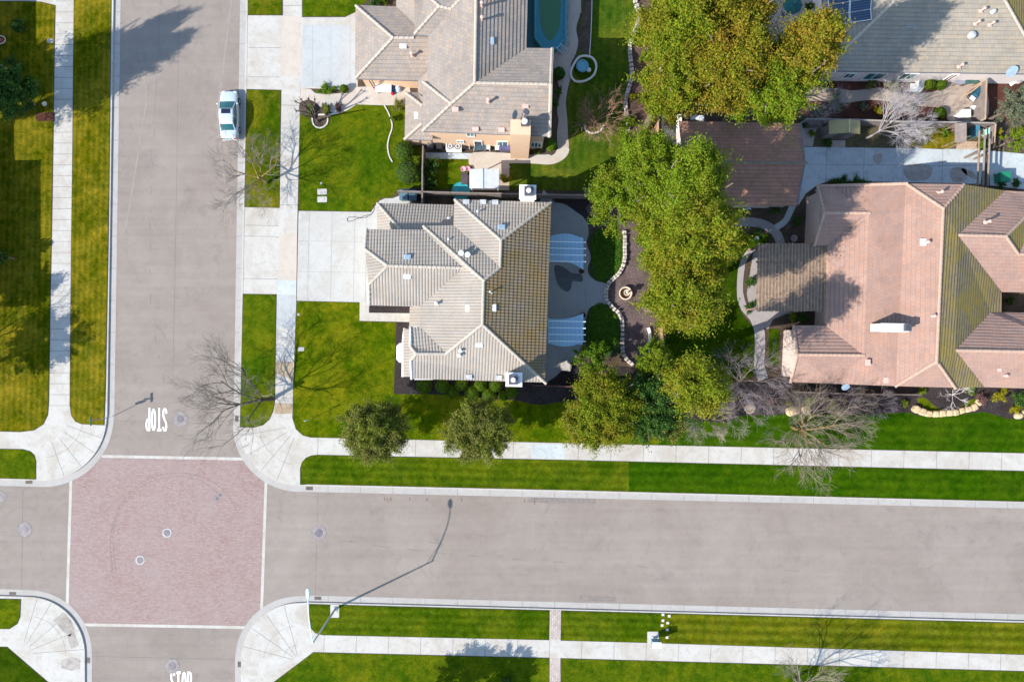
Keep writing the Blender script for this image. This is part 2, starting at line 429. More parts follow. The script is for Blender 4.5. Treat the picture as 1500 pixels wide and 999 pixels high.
# joints on the pavement (thin dark grooves)
M_jl = plain('joint_pale', (.29, .28, .27), .9)
def joints(segs, name='pavement_joint', z=.0035, w=.55, mat=None):
    mb = MB()
    for s in segs:
        mb.prism([W(p[0], p[1]) for p in band(list(s), w)], z-.003, z)
    tagit(mb.build(name, mat or M_joint), kind='structure')
def lerp(a, b, t): return (a[0]+(b[0]-a[0])*t, a[1]+(b[1]-a[1])*t)
seg = []
for i in range(44):                                   # north-south walk, east side
    y = -40+i*16.2; 
    if y > 612: break
    xl = 412-.0205*y; xr = 443-.0205*y
    if i % 3 == 0: seg.append(((xl, y), (xr, y+.4)))
for i in range(40):                                   # walk, west side
    y = -30+i*16.0*1.0
    if y > 625: break
    seg.append(((81.5-.0165*y, y), (110-.012*y, y)))
i = 0; x = 466
while x < 1620:                                       # east-west walk, north side
    seg.append(((x, 640.6+(x-444)*.0217), (x-1, 666.3+(x-464)*.0223))); x += 47.7
x = 475; k = 0
while x < 1620:                                       # east-west walk, south side
    if k % 2 == 0: seg.append(((x, 929.3+(x-473)*.0278), (x-1, 955.2+(x-460)*.0272)))
    x += 23.6; k += 1
# fans at the corners
for a in (20, 35, 52, 70): seg.append((lerp((62, 610), (62+94*math.cos(math.radians(a)), 610+94*math.sin(math.radians(a))), .42), (62+93*math.cos(math.radians(a)), 610+93*math.sin(math.radians(a)))))
for a in (170, 150, 130, 112): seg.append((lerp((438, 623), (438+88*math.cos(math.radians(a)), 623+88*math.sin(math.radians(a))), .22), (438+87*math.cos(math.radians(a)), 623+87*math.sin(math.radians(a)))))
for a in (195, 215, 235, 255): seg.append((lerp((438, 968), (438+85*math.cos(math.radians(a)), 968+85*math.sin(math.radians(a))), .1), (438+84*math.cos(math.radians(a)), 968+84*math.sin(math.radians(a)))))
for a in (-5, -25, -45, -65, -80): seg.append((lerp((30, 958), (40+84*math.cos(math.radians(a)), 958+84*math.sin(math.radians(a))), .2), (40+83*math.cos(math.radians(a)), 958+83*math.sin(math.radians(a)))))
joints(seg)
ring = []
for (cx, cy, r, a0, a1) in ((62, 610, 60, 5, 85), (438, 623, 58, 175, 100), (438, 968, 52, 185, 262), (40, 958, 56, 0, -80), (438, 968, 24, 190, 262)):
    pts = arc(cx, cy, r, a0, a1, 12)
    for p, q in zip(pts[:-1], pts[1:]): ring.append((p, q))
joints(ring, w=.35)
gseg = []
x = 480
while x < 1600:
    yb = 711.3+(x-460)*.0232; gseg.append(((x, yb-2), (x, yb+9.5))); yt = 882.3+(x-460)*.0262; gseg.append(((x, yt-9.5), (x, yt+2))); x += 47.5
y = -30
while y < 600:
    xw = 166.2-.0152*y; gseg.append(((xw, y), (xw+9.5, y))); xe = 360.5-.0155*y; gseg.append(((xe-9.5, y), (xe+3, y))); y += 47
joints([s for s in gseg], 'gutter_joint', ZR+.0135, .5)
kseg = []
# stains on the corner slabs
for pts in ([(78, 908), (92, 896), (104, 908), (110, 922), (102, 932), (92, 924)], [(90, 966), (106, 962), (118, 966), (117, 980), (104, 982), (90, 978)], [(98, 930), (109, 926), (116, 944), (104, 950)]):
    sheet('pavement_stain', pts, .0038, M_stain, .003)
M_rust = concrete_mat('rusty_concrete', (.42, .33, .23), (.6, .5, .4), .8, blot=.8, seed=12)
sheet('pavement_stain', [(403.5, 529), (429.5, 530), (429, 560), (420, 552), (403, 548)], .0038, M_rust, .003)
sheet('pavement_stain', [(402.5, 590), (428, 592), (427.5, 606), (402, 606)], .0038, M_rust, .003)
sheet('pavement_slab', [(407, 410.5), (435, 411), (434.6, 432), (406.6, 431.5)], .004, M_old, .004)
sheet('pavement_slab', [(406.6, 432), (434.6, 432.5), (433.5, 480), (405, 479.6)], .0042, M_blue, .004)
sheet('pavement_slab', [(408.5, 343), (436.5, 343.5), (435.3, 410), (407.3, 409.5)], .004, M_tan, .004)
sheet('pavement_slab', [(412.5, 24), (443, 24.5), (441, 113), (411, 112.5)], .004, M_tan, .004)
sheet('pavement_slab', [(778.5, 650.2), (826.5, 651.3), (826.3, 672), (778.3, 671)], .0042, M_old, .004)
# ------------------------------------------------------------------ NE block yards
sheet('yard_soil', [(443, 0), (443, -900), (2600, -900), (2600, 690), (1500, 662), (965, 650), (444, 638), (432, 560), (436, 300)], .012, M_soil, .012)
LZ = .035
M_edgesoil = plain('edge_soil', (.06, .05, .03), 1, var=.4, scale=5)
def lawn(pts, mat, z=LZ):
    e = inset([tuple(W(p[0], p[1])[:2]) for p in pts], -.055)
    mb = MB(); mb.prism(e, z-.028, z-.014); tagit(mb.build('lawn_edge', M_edgesoil), kind='structure')
    return sheet('lawn', pts, z, mat, .03)
lawn([(-1200, -50), (-60, 3), (40, 3), (60, 4), (80.5, 9), (79, 100), (78, 178), (76, 300), (73.3, 450), (71, 590), (69.5, 608), (63, 621), (50, 629.5), (30, 632), (-1200, 600)], G4)
lawn([(109.5, -700), (163.5, -700), (162.6, 0), (158.8, 330), (154.5, 560), (152.3, 622), (120, 620.5), (111, 617), (105, 608), (102.8, 592), (104.5, 400), (107, 200), (109, 0)], G4)
lawn([(-900, 640), (-60, 657), (33, 658.5), (44, 661.5), (50, 667), (52.3, 676), (52, 701.3), (-60, 698), (-900, 680)], G1)
lawn([(-900, 850), (-60, 876), (30, 877.7), (29, 903), (25, 913), (14, 920), (-60, 920), (-900, 890)], G1)
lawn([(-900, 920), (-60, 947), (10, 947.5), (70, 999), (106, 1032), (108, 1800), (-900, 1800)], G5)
lawn([(453.4, 885), (804.4, 894), (803.8, 936.3), (472.8, 929), (462, 926), (456.5, 920), (453.8, 909)], G2)
lawn([(822.4, 894.5), (967, 898.3), (966, 940.8), (822, 937)], G2)
lawn([(967, 898.3), (1610, 915.5), (2600, 942), (2600, 990), (1610, 961.3), (966, 941)], grass_mat('grass_mown_pale', (0.0560, 0.0800, 0.0024), (0.0960, 0.1120, 0.0036), (0.1870, 0.1700, 0.0153), .5, (1.35, .9, .25), seed=9))
lawn([(459, 955.5), (804, 963.7), (803, 1800), (240, 1800), (300, 1075), (401, 999)], G1)
lawn([(821.8, 964.3), (1610, 986.3), (2600, 1012), (2600, 1800), (820, 1800)], G1)
sheet('brick_path', [(805.4, 892.8), (821.8, 893.2), (821, 936.8), (804.4, 936.4)], .01, M_brick, .01)
sheet('brick_path', [(804.6, 964), (821.3, 964.4), (820, 1800), (803.4, 1800)], .01, M_brick, .01)
lawn([(363.8, -600), (413.6, -600), (413.4, 22.5), (363.6, 22.3)], G6)
lawn([(361.7, 131.8), (411.2, 133), (408.6, 304.2), (358.8, 303)], G6)
lawn([(356.3, 431.3), (404.4, 432), (401.8, 590), (399.5, 602), (394, 614), (385, 622), (372, 625.5), (352.3, 625)], G1)
lawn([(443.5, -600), (540, -600), (540, 0), (532, 6), (520, 18), (506, 24.8), (443.2, 24.6)], G1)
L14 = [(439.8, 168), (470, 170), (500, 163), (520, 153.8), (565, 155), (597, 152), (597, 212), (619.5, 216), (619.5, 275), (585, 277), (572, 290), (558, 290), (548, 300), (543.5, 310), (437.6, 308.3), (438.5, 250)]
lawn(L14, G1)
L15 = [(435, 441.5), (526, 443.6), (525.8, 470.8), (580, 472.5), (577.2, 577), (664, 578), (690, 581), (716.7, 586), (740, 585.5), (760.7, 587), (780, 592), (793, 593), (812, 590), (840, 586), (900, 584), (965, 592),
       (1000, 612), (1060, 620), (1085, 609), (1150, 607), (1240, 607), (1330, 604), (1345, 609), (1395, 608), (1442, 603), (1475, 613), (1500, 615), (2600, 640), (2600, 691), (1500, 663), (965, 651.3), (840, 648.4), (455, 640), (444, 637), (434, 628), (429, 612), (430.5, 560)]
def splitx(poly, x0, keep):
    bm = bmesh.new(); f = bm.faces.new([bm.verts.new((p[0], p[1], 0)) for p in poly])
    bmesh.ops.bisect_plane(bm, geom=bm.verts[:]+bm.edges[:]+bm.faces[:], plane_co=(x0, 0, 0), plane_no=(1, 0, 0), clear_outer=keep == 'l', clear_inner=keep == 'r')
    out = max(([tuple(v.co[:2]) for v in f.verts] for f in bm.faces), key=len); bm.free(); return out
lawn(splitx(L15, 965, 'l'), grass_mat('grass_front_yard', (0.0360, 0.0680, 0.0012), (0.0680, 0.1080, 0.0017), (0.2040, 0.1785, 0.0076), .6, seed=12)); lawn(splitx(L15, 965, 'r'), G3)
P17 = [(440.4, 709.3), (440.3, 686), (443, 677), (448.5, 671), (456, 667.8), (464.5, 666.8), (840, 674.5), (1500, 690.3), (2600, 716), (2600, 763), (1500, 734), (840, 717.4), (452, 708.6)]
lawn(splitx(P17, 921, 'l'), G2); lawn(splitx(P17, 921, 'r'), G3)
# driveways
DZ = .016
sheet('driveway', [(441.2, 26), (506, 26), (522, 14), (524, 12), (524, 130), (500, 131.5), (455, 130), (440.2, 130)], DZ, M_conc, .016)
sheet('driveway', [(443.5, 37), (513, 37), (520.5, 60), (520.5, 118), (521, 128), (442, 128)], DZ+.004, M_blue, .016)
sheet('driveway', [(437.4, 309.3), (543, 311), (549.5, 302), (556, 294.5), (566, 290), (575, 291), (585, 287), (596, 292), (601, 297), (625, 299), (625, 460), (540, 460), (540, 448), (526.3, 443.2), (434.8, 441.2)], DZ, M_drive, .016)
sheet('driveway', [(526.4, 442.6), (540.6, 443), (540.6, 458.4), (610, 459.2), (610, 472), (526.2, 470)], DZ+.004, M_conc, .016)
sheet('mulch_bed', [(540.6, 447.5), (604, 449), (604, 459), (540.6, 458.2)], .03, M_mulch, .02)
sheet('mulch_bed', [(581.5, 472), (610, 472.3), (800, 530), (965, 540), (965, 592), (900, 584), (840, 586), (812, 590), (793, 593), (780, 592), (760.7, 587), (740, 585.5), (716.7, 586), (690, 581), (664, 578), (577.4, 577)], .037, M_mulch, .03)
j = []
for x in (453.5, 487, 520.5, 538): j.append(((x-.3, 309.5), (x-3, 441)))
for y in (353, 398): j.append(((437.2-(y-309)*.02, y), (538, y+1.5)))
for x in (555.5, 580): j.append(((x, 459), (x, 470.5)))
joints(j, 'driveway_joint', DZ+.0075, .4, M_jl)
j = []
for x in (458, 485, 513): j.append(((x, 38), (x, 128)))
joints(j, 'driveway_joint', DZ+.0075, .4, M_jl)
j = [((358.5, 330), (408, 331)), ((358, 346), (408, 347)), ((357.5, 408), (407, 409)), ((363, 70), (412.5, 70.5)), ((362.6, 113), (412, 113.5))]
for xs in ((362.5, 22.5, 361.5, 131.5), (358.4, 304, 356, 431)): j.append(((xs[0], xs[1]), (xs[2], xs[3])))
joints(j)
# lids and pads
M_lid = plain('utility_lid', (.42, .40, .38), .8)
def pad(px, py, w, h, rot=0, z=.05, m=None, nm='utility_lid', lab=None, cat='lid', grp=None):
    mb = MB(); c = W(px, py)
    hw, hh = w/2/S, h/2/S
    pts = [(c.x+x*hw, c.y+y*hh) for x, y in ((-.85, -1), (.85, -1), (1, -.85), (1, .85), (.85, 1), (-.85, 1), (-1, .85), (-1, -.85))]
    mb.prism(pts, .0, z); mb.box((c.x, c.y, z+.004), (hw*1.5, hh*1.4, .008)); 
    mb.box((c.x+hw*.5, c.y, z+.012), (hw*.16, hh*.3, .008), mi=1)
    o = mb.build(nm, [m or M_lid, M_joint]); tagit(o, lab, cat, grp); return o
pad(472, 281.3, 14, 8.5, lab='upper of two grey utility lids in the lawn north of the driveway', grp='paired utility lids')
pad(472, 292.5, 14, 8.5, lab='lower of two grey utility lids with slots, nearest the driveway', grp='paired utility lids')
pad(441, 511.5, 9, 6, lab='small grey meter lid in the corner lawn beside the sidewalk')
pad(73.5, 60.5, 8, 6, lab='small pale meter lid in the shaded lawn at top left')
pad(437.5, 460.8, 3.5, 3.5, lab='tiny pale lid in the lawn corner below the driveway')
pad(470.5, 269, 3, 3, lab='tiny round pale lid above the paired utility lids')
pad(490.5, 894.5, 13, 19, z=.045, m=M_conc, nm='lamp_pad', lab='square concrete pad around the street lamp foot', cat='pad')
pad(956.5, 933, 17, 17, z=.045, m=M_conc, nm='mailbox_pad', lab='square concrete pad under the mailbox cluster', cat='pad')
for i, (x, y) in enumerate(((971, 899.7), (980.2, 901.8), (971, 908.4), (978, 911.8), (969.8, 915.3), (977.2, 921.7), (977, 933))):
    pad(x, y, 4, 3.6, z=.05, m=plain('white_paint_block', (.55, .54, .48), .7), nm='stepping_block', lab=('first', 'second', 'third', 'fourth', 'fifth', 'sixth', 'seventh')[i]+' small pale block from the kerb in the grass near the mailbox', cat='stepping block', grp='small pale blocks by the mailbox')
# manholes
M_iron = plain('manhole_iron', (.13, .12, .14), .6, .4)
M_collar = plain('manhole_collar', (.25, .22, .215), .9); M_white = plain('road_paint_white', (.78, .77, .76), .7, var=.08)
def manhole(px, py, r, collar, lab, white=False):
    t = thing('manhole', lab, 'manhole', W(px, py, 0)+Vector((0, 0, ZR)))
    c = wloc(t); q = MB()
    rr = collar/S
    q.lathe((c.x, c.y, c.z), [(rr, .0), (rr, .0105), (rr*.94, .0115)], 32); q.build('collar', plain('worn_white_paint', (.42, .40, .40), .8, var=.2) if white else M_collar, t)
    q = MB(); q.lathe((c.x, c.y, c.z+.005), [(rr*1.06, 0), (rr*1.06, .004)], 32); q.build('seal', M_joint, t)
    q = MB(); q.lathe((c.x, c.y, c.z+.006), [(r/S, 0), (r/S, .012), (r/S*.9, .016)], 28)
    for k in range(-2, 3): q.box((c.x+k*r/S*.3, c.y, c.z+.023), (r/S*.07, r/S*1.2, .006))
    q.build('cover', M_iron, t)
for a in ((263, 614, 5.5, 11, 'wide grey manhole beside the STOP lettering on the side street'), (34.5, 776, 4.5, 10.5, 'manhole on the road left of the paved crossing'),
          (0.5, 728, 4, 7, 'manhole cut by the left picture edge near the kerb'), (243.5, 781, 5, 6.8, 'white ringed manhole at the centre of the paver crossing', True), (204, 821, 5, 6.8, 'white ringed manhole in the lower left of the paver crossing', True),
          (466.5, 781, 5.8, 10.5, 'manhole on the main road right of the paved crossing'), (251, 976, 5.5, 10.5, 'bluish manhole above the lower STOP lettering'),
          (317, 731, 2.6, 3.6, 'small valve cover in the upper right of the paver crossing'), (321, 726, 2.2, 3.2, 'smallest valve cover, beside another in the upper right of the pavers')):
    manhole(*a)
# catch basins
M_grate = plain('grate_iron', (.10, .075, .05), .7, .3)
def basin(px, py, w, h, lab, rot=0):
    t = thing('catch_basin', lab, 'drain', W(px, py, 0)+Vector((0, 0, ZR+.012)), rot)
    q = MB(); q.box((0, 0, .004), (w/S, h/S, .008)); q.build('frame', M_joint, t, org=(0, 0, 0))
    q = MB()
    n = 7
    for k in range(n): q.box((-w/S/2+w/S*(k+.5)/n, 0, .014), (w/S/n*.45, h/S*.9, .012))
    for k in (-1, 1): q.box((0, k*h/S*.42, .015), (w/S, .03, .014))
    q.build('grate', M_grate, t, org=(0, 0, 0))
for a in ((452.5, 715.5, 10, 5, 'iron drain grate in the gutter below the corner lawn', -.02), (465, 876.5, 10, 4.5, 'drain grate in the gutter near the street lamp', -.02), (41, 706.5, 10, 4.5, 'drain grate in the gutter at the lower left of the corner fan', 0),
          (17, 869.5, 10, 4, 'drain grate in the gutter at the left edge, south side', 0), (128, 967.5, 8, 5, 'drain grate in the gutter left of the lower STOP lettering', PI/2), (350, 973.5, 8, 5, 'drain grate in the gutter right of the lower STOP lettering', PI/2), (346, 613.5, 8, 4.5, 'drain grate in the gutter under the leaning bare tree', PI/2)):
    basin(*a)
# STOP lettering: strokes as flat painted ribbons
def stop_text(px, py, w, h, flip, lab):
    """w,h px of the whole word; unit glyphs in a 1x1 cell"""
    def ell(cx, cy, rx, ry, a0, a1, n=14): return [(cx+rx*math.cos(math.radians(a0+(a1-a0)*i/n)), cy+ry*math.sin(math.radians(a0+(a1-a0)*i/n))) for i in range(n+1)]
    G = {'S': [[(.92, .80)]+ell(.5, .80, .36, .16, 10, 180, 8)+[(.16, .66), (.5, .52), (.82, .36)]+ell(.5, .2, .36, .16, 0, -180, 8)+[(.1, .24)]],
         'T': [[(0, .93), (1, .93)], [(.5, .93), (.5, .0)]],
         'O': [ell(.5, .5, .38, .43, 0, 360, 24)],
         'P': [[(.15, 0), (.15, .97)], [(.15, .94), (.5, .94)]+ell(.5, .71, .36, .23, 90, -90, 8)+[(.15, .48)]]}
    t = MB(); cell = w/4; lw = 2.6
    for i, ch in enumerate('STOP'):
        for st in G[ch]:
            pts = []
            for (gx, gy) in st:
                x = (i+.12+gx*.76)*cell-w/2; y = gy*h-h/2
                if flip: x, y = -x, -y
                pts.append((px+x, py-y))
            wd = lw if ch != 'T' or st[0][1] != st[1][1] else lw*1.6
            pl = band(pts, lw*(1.5 if (ch == 'T' and len(st) == 2 and st[0][1] == st[1][1]) else .95))
            n = len(pts)
            for k in range(n-1):
                a, b2, c2, d = pl[k], pl[k+1], pl[2*n-2-k], pl[2*n-1-k]
                z = ZR+.0050+.00004*k+.0012*(st is not G[ch][0])
                t.face([tuple(W(*q))[:2]+(z,) for q in (a, b2, c2, d)])
    o = t.build('road_marking', M_white); tagit(o, kind='structure'); return o
stop_text(228, 615, 33, 35, True, '')
stop_text(264.5, 1001, 33, 36, False, '')
# ------------------------------------------------------------------ roofs
def tiled(mb, uvs, poly, kind, mi, uw, vh):
    """cover one roof plane (list of Vectors) with modelled tiles"""
    n = Vector((0, 0, 0))
    for i in range(len(poly)):
        a, b = poly[i], poly[(i+1) % len(poly)]
        n += Vector(((a.y-b.y)*(a.z+b.z), (a.z-b.z)*(a.x+b.x), (a.x-b.x)*(a.y+b.y)))
    if n.z < 0: n = -n
    n.normalize()
    dn = Vector((n.x, n.y)); 
    if dn.length < 1e-4: dn = Vector((0, -1))
    dn.normalize(); un = Vector((-dn.y, dn.x))
    # eave reference = lowest point, so that courses start at the eave
    vmax = max(Vector((p.x, p.y)).dot(dn) for p in poly)
    cosp = n.z
    vhh = vh*cosp
    for tri in tessellate_polygon([poly]):
        t = [poly[i] for i in tri]
        A, B, C = t; nn = (B-A).cross(C-A)
        if abs(nn.z) < 1e-7: continue
        area2 = abs(nn.z)
        if area2 < 1e-4: continue
        us = [Vector((p.x, p.y)).dot(un) for p in t]; vs = [vmax-Vector((p.x, p.y)).dot(dn) for p in t]
        k = 6 if kind == 'barrel' else 2
        du = uw/k
        i0, i1 = math.floor(min(us)/du)-1, math.ceil(max(us)/du)+1
        if kind != 'barrel':
            ulist = [min(us)-.1, max(us)+.1]
        else: ulist = [i*du for i in range(i0, i1+1)]
        j0, j1 = max(0, math.floor(min(vs)/vhh)-1), math.ceil(max(vs)/vhh)
        bm = bmesh.new()
        for j in range(j0, j1+1):
            va, vb = j*vhh, (j+1)*vhh       # va = lower (butt) edge
            rows = []
            for (v, dz) in (((va, .0), (va+.003, .045), (vb, .0)) if kind == 'barrel' else ((va, .0), (va+.003, .062), (vb, .0))):
                rr = []
                for u in ulist:
                    d = dz
                    if kind == 'barrel':
                        ph = (u/uw) % 1.0
                        d += .052*(abs(math.sin(PI*ph)))**.6
                    x = un.x*u+dn.x*(vmax-v); y = un.y*u+dn.y*(vmax-v)
                    z = A.z-(nn.x*(x-A.x)+nn.y*(y-A.y))/nn.z+d
                    rr.append(bm.verts.new((x, y, z)))
                rows.append(rr)
            for r0, r1 in zip(rows[:-1], rows[1:]):
                for a in range(len(ulist)-1):
                    bm.faces.new((r0[a], r0[a+1], r1[a+1], r1[a]))
        for e in range(3):
            p, q, r = t[e], t[(e+1) % 3], t[(e+2) % 3]
            d = Vector((q.x-p.x, q.y-p.y, 0)); no = Vector((-d.y, d.x, 0)).normalized()
            if no.dot(Vector((r.x-p.x, r.y-p.y, 0))) > 0: no = -no
            g = bm.verts[:]+bm.edges[:]+bm.faces[:]
            bmesh.ops.bisect_plane(bm, geom=g, plane_co=(p.x, p.y, 0), plane_no=no, clear_outer=True, dist=1e-5)
        bm.verts.index_update(); base = len(mb.v)
        mb.v += [tuple(v.co) for v in bm.verts]
        for f in bm.faces:
            idx = [v.index for v in f.verts]
            if f.normal.z < 0: idx = idx[::-1]
            mb.f.append(tuple(base+i for i in idx)); mb.mi.append(mi)
            fc = f.calc_center_median(); vc = (vmax-Vector((fc.x, fc.y)).dot(dn))
            row = math.floor(vc/vhh+1e-6)
            for i in idx:
                co = mb.v[base+i]
                uvs.append((co[0]*un.x+co[1]*un.y, (min(max((vmax-(co[0]*dn.x+co[1]*dn.y))/vhh, row+.02), row+.98))*vh))
        bm.free()
def ridge(mb, a, b, r=.125, mi=0):
    a, b = Vector(a), Vector(b); d = b-a; Ln = d.length
    if Ln < .1: return
    n = max(1, round(Ln/.42)); d.normalize()
    side = d.cross(Vector((0, 0, 1))).normalized(); up = side.cross(d).normalized()
    if up.z < 0: up = -up
    for i in range(n):
        p, q = a+(b-a)*(i/n), a+(b-a)*((i+1)/n+.02)
        b0 = len(mb.v)
        for (c, rr, lift) in ((p, r, .0), (q, r*1.16, .025)):
            for k in range(7):
                t = PI*k/6
                mb.v.append(tuple(c+side*math.cos(t)*rr+up*(math.sin(t)*rr*.75+lift+.02)))
        for k in range(6):
            mb.f.append((b0+k, b0+k+1, b0+8+k, b0+7+k)); mb.mi.append(mi)
        mb.f.append(tuple(b0+7+k for k in range(7))); mb.mi.append(mi)
def roof(house, facets, ridges, mats, capmat, edgemat, kind, uw, vh, drop=.2):
    """facets: (material index, [(px,py,z)...])"""
    mb = MB(); uvs = []; dk = MB()
    for mi, pts in facets:
        P = [W(*p) for p in pts]
        tiled(mb, uvs, P, kind, mi, uw, vh)
        dk.prism([p-Vector((0, 0, .02)) for p in P], drop)
    o = mb.build('roof', mats, house)
    uvl = o.data.uv_layers.new(name='UVMap')
    flat = np.array(uvs, dtype=np.float32).ravel(); uvl.data.foreach_set('uv', flat)
    dk.build('eave_board', edgemat, house)
    c = MB()
    for a, b in ridges: ridge(c, W(*a), W(*b))
    c.build('ridge_tiles', capmat, o)
    return o
def wallblock(house, pts, z_eave, z1, mat, ins=.45, name='wall'):
    """walls below an eave outline given in picture px at height z_eave"""
    P = [tuple(W(p[0], p[1], z_eave)[:2]) for p in pts]
    P = inset(P, ins)
    mb = MB(); mb.prism(P, -.02, z1-.16); return mb.build(name, mat, house), P
M_roof_main = tile_mat('clay_barrel_tile_cream', (.315, .283, .25), .04, uw=.27, vh=.38, gut=.13, lap=0, lamt=.12)
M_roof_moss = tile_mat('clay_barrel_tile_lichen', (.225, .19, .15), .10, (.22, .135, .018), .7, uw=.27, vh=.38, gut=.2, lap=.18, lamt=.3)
M_cap_main = plain('ridge_tile_cream', (.40, .355, .30), .85, var=.15)
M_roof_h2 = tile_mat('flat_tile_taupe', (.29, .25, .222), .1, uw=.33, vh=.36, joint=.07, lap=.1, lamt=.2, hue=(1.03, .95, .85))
M_cap_h2 = plain('ridge_tile_taupe', (.42, .36, .30), .85, var=.15)
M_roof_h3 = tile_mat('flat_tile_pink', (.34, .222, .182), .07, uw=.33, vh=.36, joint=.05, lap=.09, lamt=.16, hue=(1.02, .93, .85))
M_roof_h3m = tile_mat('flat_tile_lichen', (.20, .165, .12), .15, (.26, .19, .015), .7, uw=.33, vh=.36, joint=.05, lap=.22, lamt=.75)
M_cap_h3 = plain('ridge_tile_pink', (.43, .29, .22), .85, var=.15)
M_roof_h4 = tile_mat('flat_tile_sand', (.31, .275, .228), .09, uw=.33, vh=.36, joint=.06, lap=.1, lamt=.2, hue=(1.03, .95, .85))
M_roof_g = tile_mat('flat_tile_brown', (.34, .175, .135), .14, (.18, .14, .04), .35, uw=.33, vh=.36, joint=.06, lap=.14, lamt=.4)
M_cap_g = plain('ridge_tile_brown', (.20, .15, .12), .85)
M_gray_edge = plain('grey_eave_board', (.16, .16, .19), .7, var=.1)
M_stucco = plain('cream_stucco', (.62, .56, .47), .9, var=.06)
M_stucco_p = plain('peach_stucco', (.66, .45, .30), .9, var=.06)
M_stucco_r = plain('rose_stucco', (.60, .48, .43), .9, var=.06)
M_whitet = plain('white_trim', (.78, .77, .75), .6, var=.05)
M_flue = plain('flue_metal', (.09, .09, .11), .5, .3)
M_glass = glassy('window_glass', (.04, .16, .18))
M_sky = glassy('window_glass_sky', (.10, .26, .36), .15)
M_pinkvent = plain('painted_vent_pink', (.62, .42, .36), .6, var=.1)
M_ventw = plain('vent_white', (.72, .74, .78), .5, var=.08)
M_ventg = plain('vent_grey', (.42, .43, .45), .6); M_ventb = plain('vent_bluegrey', (.35, .45, .55), .4, .2)

def obj_part(mb, name, mat, par, smooth=False): return mb.build(name, mat, par, smooth)
def roofz(px, py, z): return W(px, py, z)
def flat_vent(par, px, py, z, w=.62, d=.4, mat=None, rot=0):
    c = W(px, py, z+.06); q = MB(); q.box(c, (w, d, .1), rot)
    for k in (-1, 0, 1): q.box(c+Vector((k*w*.28*math.cos(rot), k*w*.28*math.sin(rot), .06)), (w*.13, d*.8, .04), rot)
    q.build('roof_vent', mat or M_ventw, par)
def pipe_vent(par, px, py, z, h=.45, r=.06, mat=None, skirt=True):
    c = W(px, py, z); q = MB()
    if skirt: q.box((c.x, c.y, c.z+.06), (.36, .32, .03))
    q.lathe((c.x, c.y, c.z), [(r*1.6, .05), (r, .2), (r, h), (r*1.5, h), (r*1.5, h+.06), (r*.4, h+.1)], 12)
    q.build('vent_pipe', mat or M_ventw, par)
def dormer_vent(par, px, py, z, mat=None, rot=0, w=.5):
    c = W(px, py, z+.06); q = MB(); q.box(c, (w, .34, .16), rot, taper=.75)
    q.box(c+Vector((0, 0, .095)), (w*1.1, .4, .03), rot); q.build('attic_vent', mat or M_pinkvent, par)
def chimney(par, px, py, z0, z1, wx, wy, mat, flue=(0, 0, .45), cap=True):
    c = T(px, py, 0); q = MB()
    q.box((c.x, c.y, (z0+z1)/2), (wx, wy, z1-z0), math.radians(-1.3))
    if cap: q.box((c.x, c.y, z1+.04), (wx+.22, wy+.22, .12), math.radians(-1.3))
    o = q.build('chimney', mat, par); f = MB(); fx, fy, fs = flue
    f.box((c.x+fx, c.y+fy, z1+.28), (fs*1.6, fs*1.6, .36)); f.build('flue', M_flue, o)
    f = MB(); f.lathe((c.x+fx, c.y+fy, z1+.46), [(fs*.42, 0), (fs*.42, .18), (fs*.3, .22)], 16); f.build('flue_cap', M_whitet, o)
def window(par, a, b, z0, z1, out, glass=None, frame=None, mull=1):
    """a,b: world xy ends on the wall face; out = outward unit xy"""
    a, b = Vector((a[0], a[1], 0)), Vector((b[0], b[1], 0)); d = b-a; Ln = d.length; ang = math.atan2(d.y, d.x)
    o = Vector((out[0], out[1], 0)); c = (a+b)/2
    q = MB(); fw = .08
    for t in (0, 1): q.box(tuple(a+d*t+o*.03+Vector((0, 0, (z0+z1)/2))), (fw, .09, z1-z0+fw), ang)
    for z in (z0, z1): q.box(tuple(c+o*.031+Vector((0, 0, z))), (Ln-fw, .088, fw), ang)
    for k in range(mull): q.box(tuple(a+d*((k+1)/(mull+1))+o*.029+Vector((0, 0, (z0+z1)/2))), (fw*.8, .07, z1-z0-fw), ang)
    f = q.build('window', frame or M_whitet, par)
    g = MB(); g.box(tuple(c+o*.012+Vector((0, 0, (z0+z1)/2))), (Ln-.06, .03, z1-z0-.06), ang); g.build('pane', glass or M_glass, f)
    return f

# ---- main house (cream barrel tiles)
E = 5.6
mh = thing('tiled_house', 'large house in the middle with cream barrel tile roof and yellow lichen on one slope', 'house', T(705, 440))
A_ = (665.8, 292.3, E); B_ = (807.3, 297, E); G_ = (798.3, 560.1, E); C_ = (734.1, 352.2, 7.45); D_ = (732.5, 392, 7.45); E_ = (708.6, 411.2, 8.0); F_ = (706.8, 475.4, 8.0)
K_ = (619.9, 331.1, E); NV = (664.3, 330.5, E); I_ = (653.4, 518.2, 6.55); I2 = (610, 518.2, 6.55); SWc = (603.2, 554.8, E); J2 = (601.3, 507.4, 6.1); J3 = (602.2, 527.5, 6.1)
V1 = (678.2, 392.6, 7.1); R1 = (568, 389.5, 7.0); Q1 = (537.2, 336, E); Q2 = (619.4, 336.9, E+.1); Q3 = (535, 365, 6.3); Q4 = (540.2, 417.4, 6.3); Q5 = (541, 447, E); Wv = (615.6, 448.4, E); Wd = (615.4, 479.2, E)
P8 = (601.5, 479.2, E)
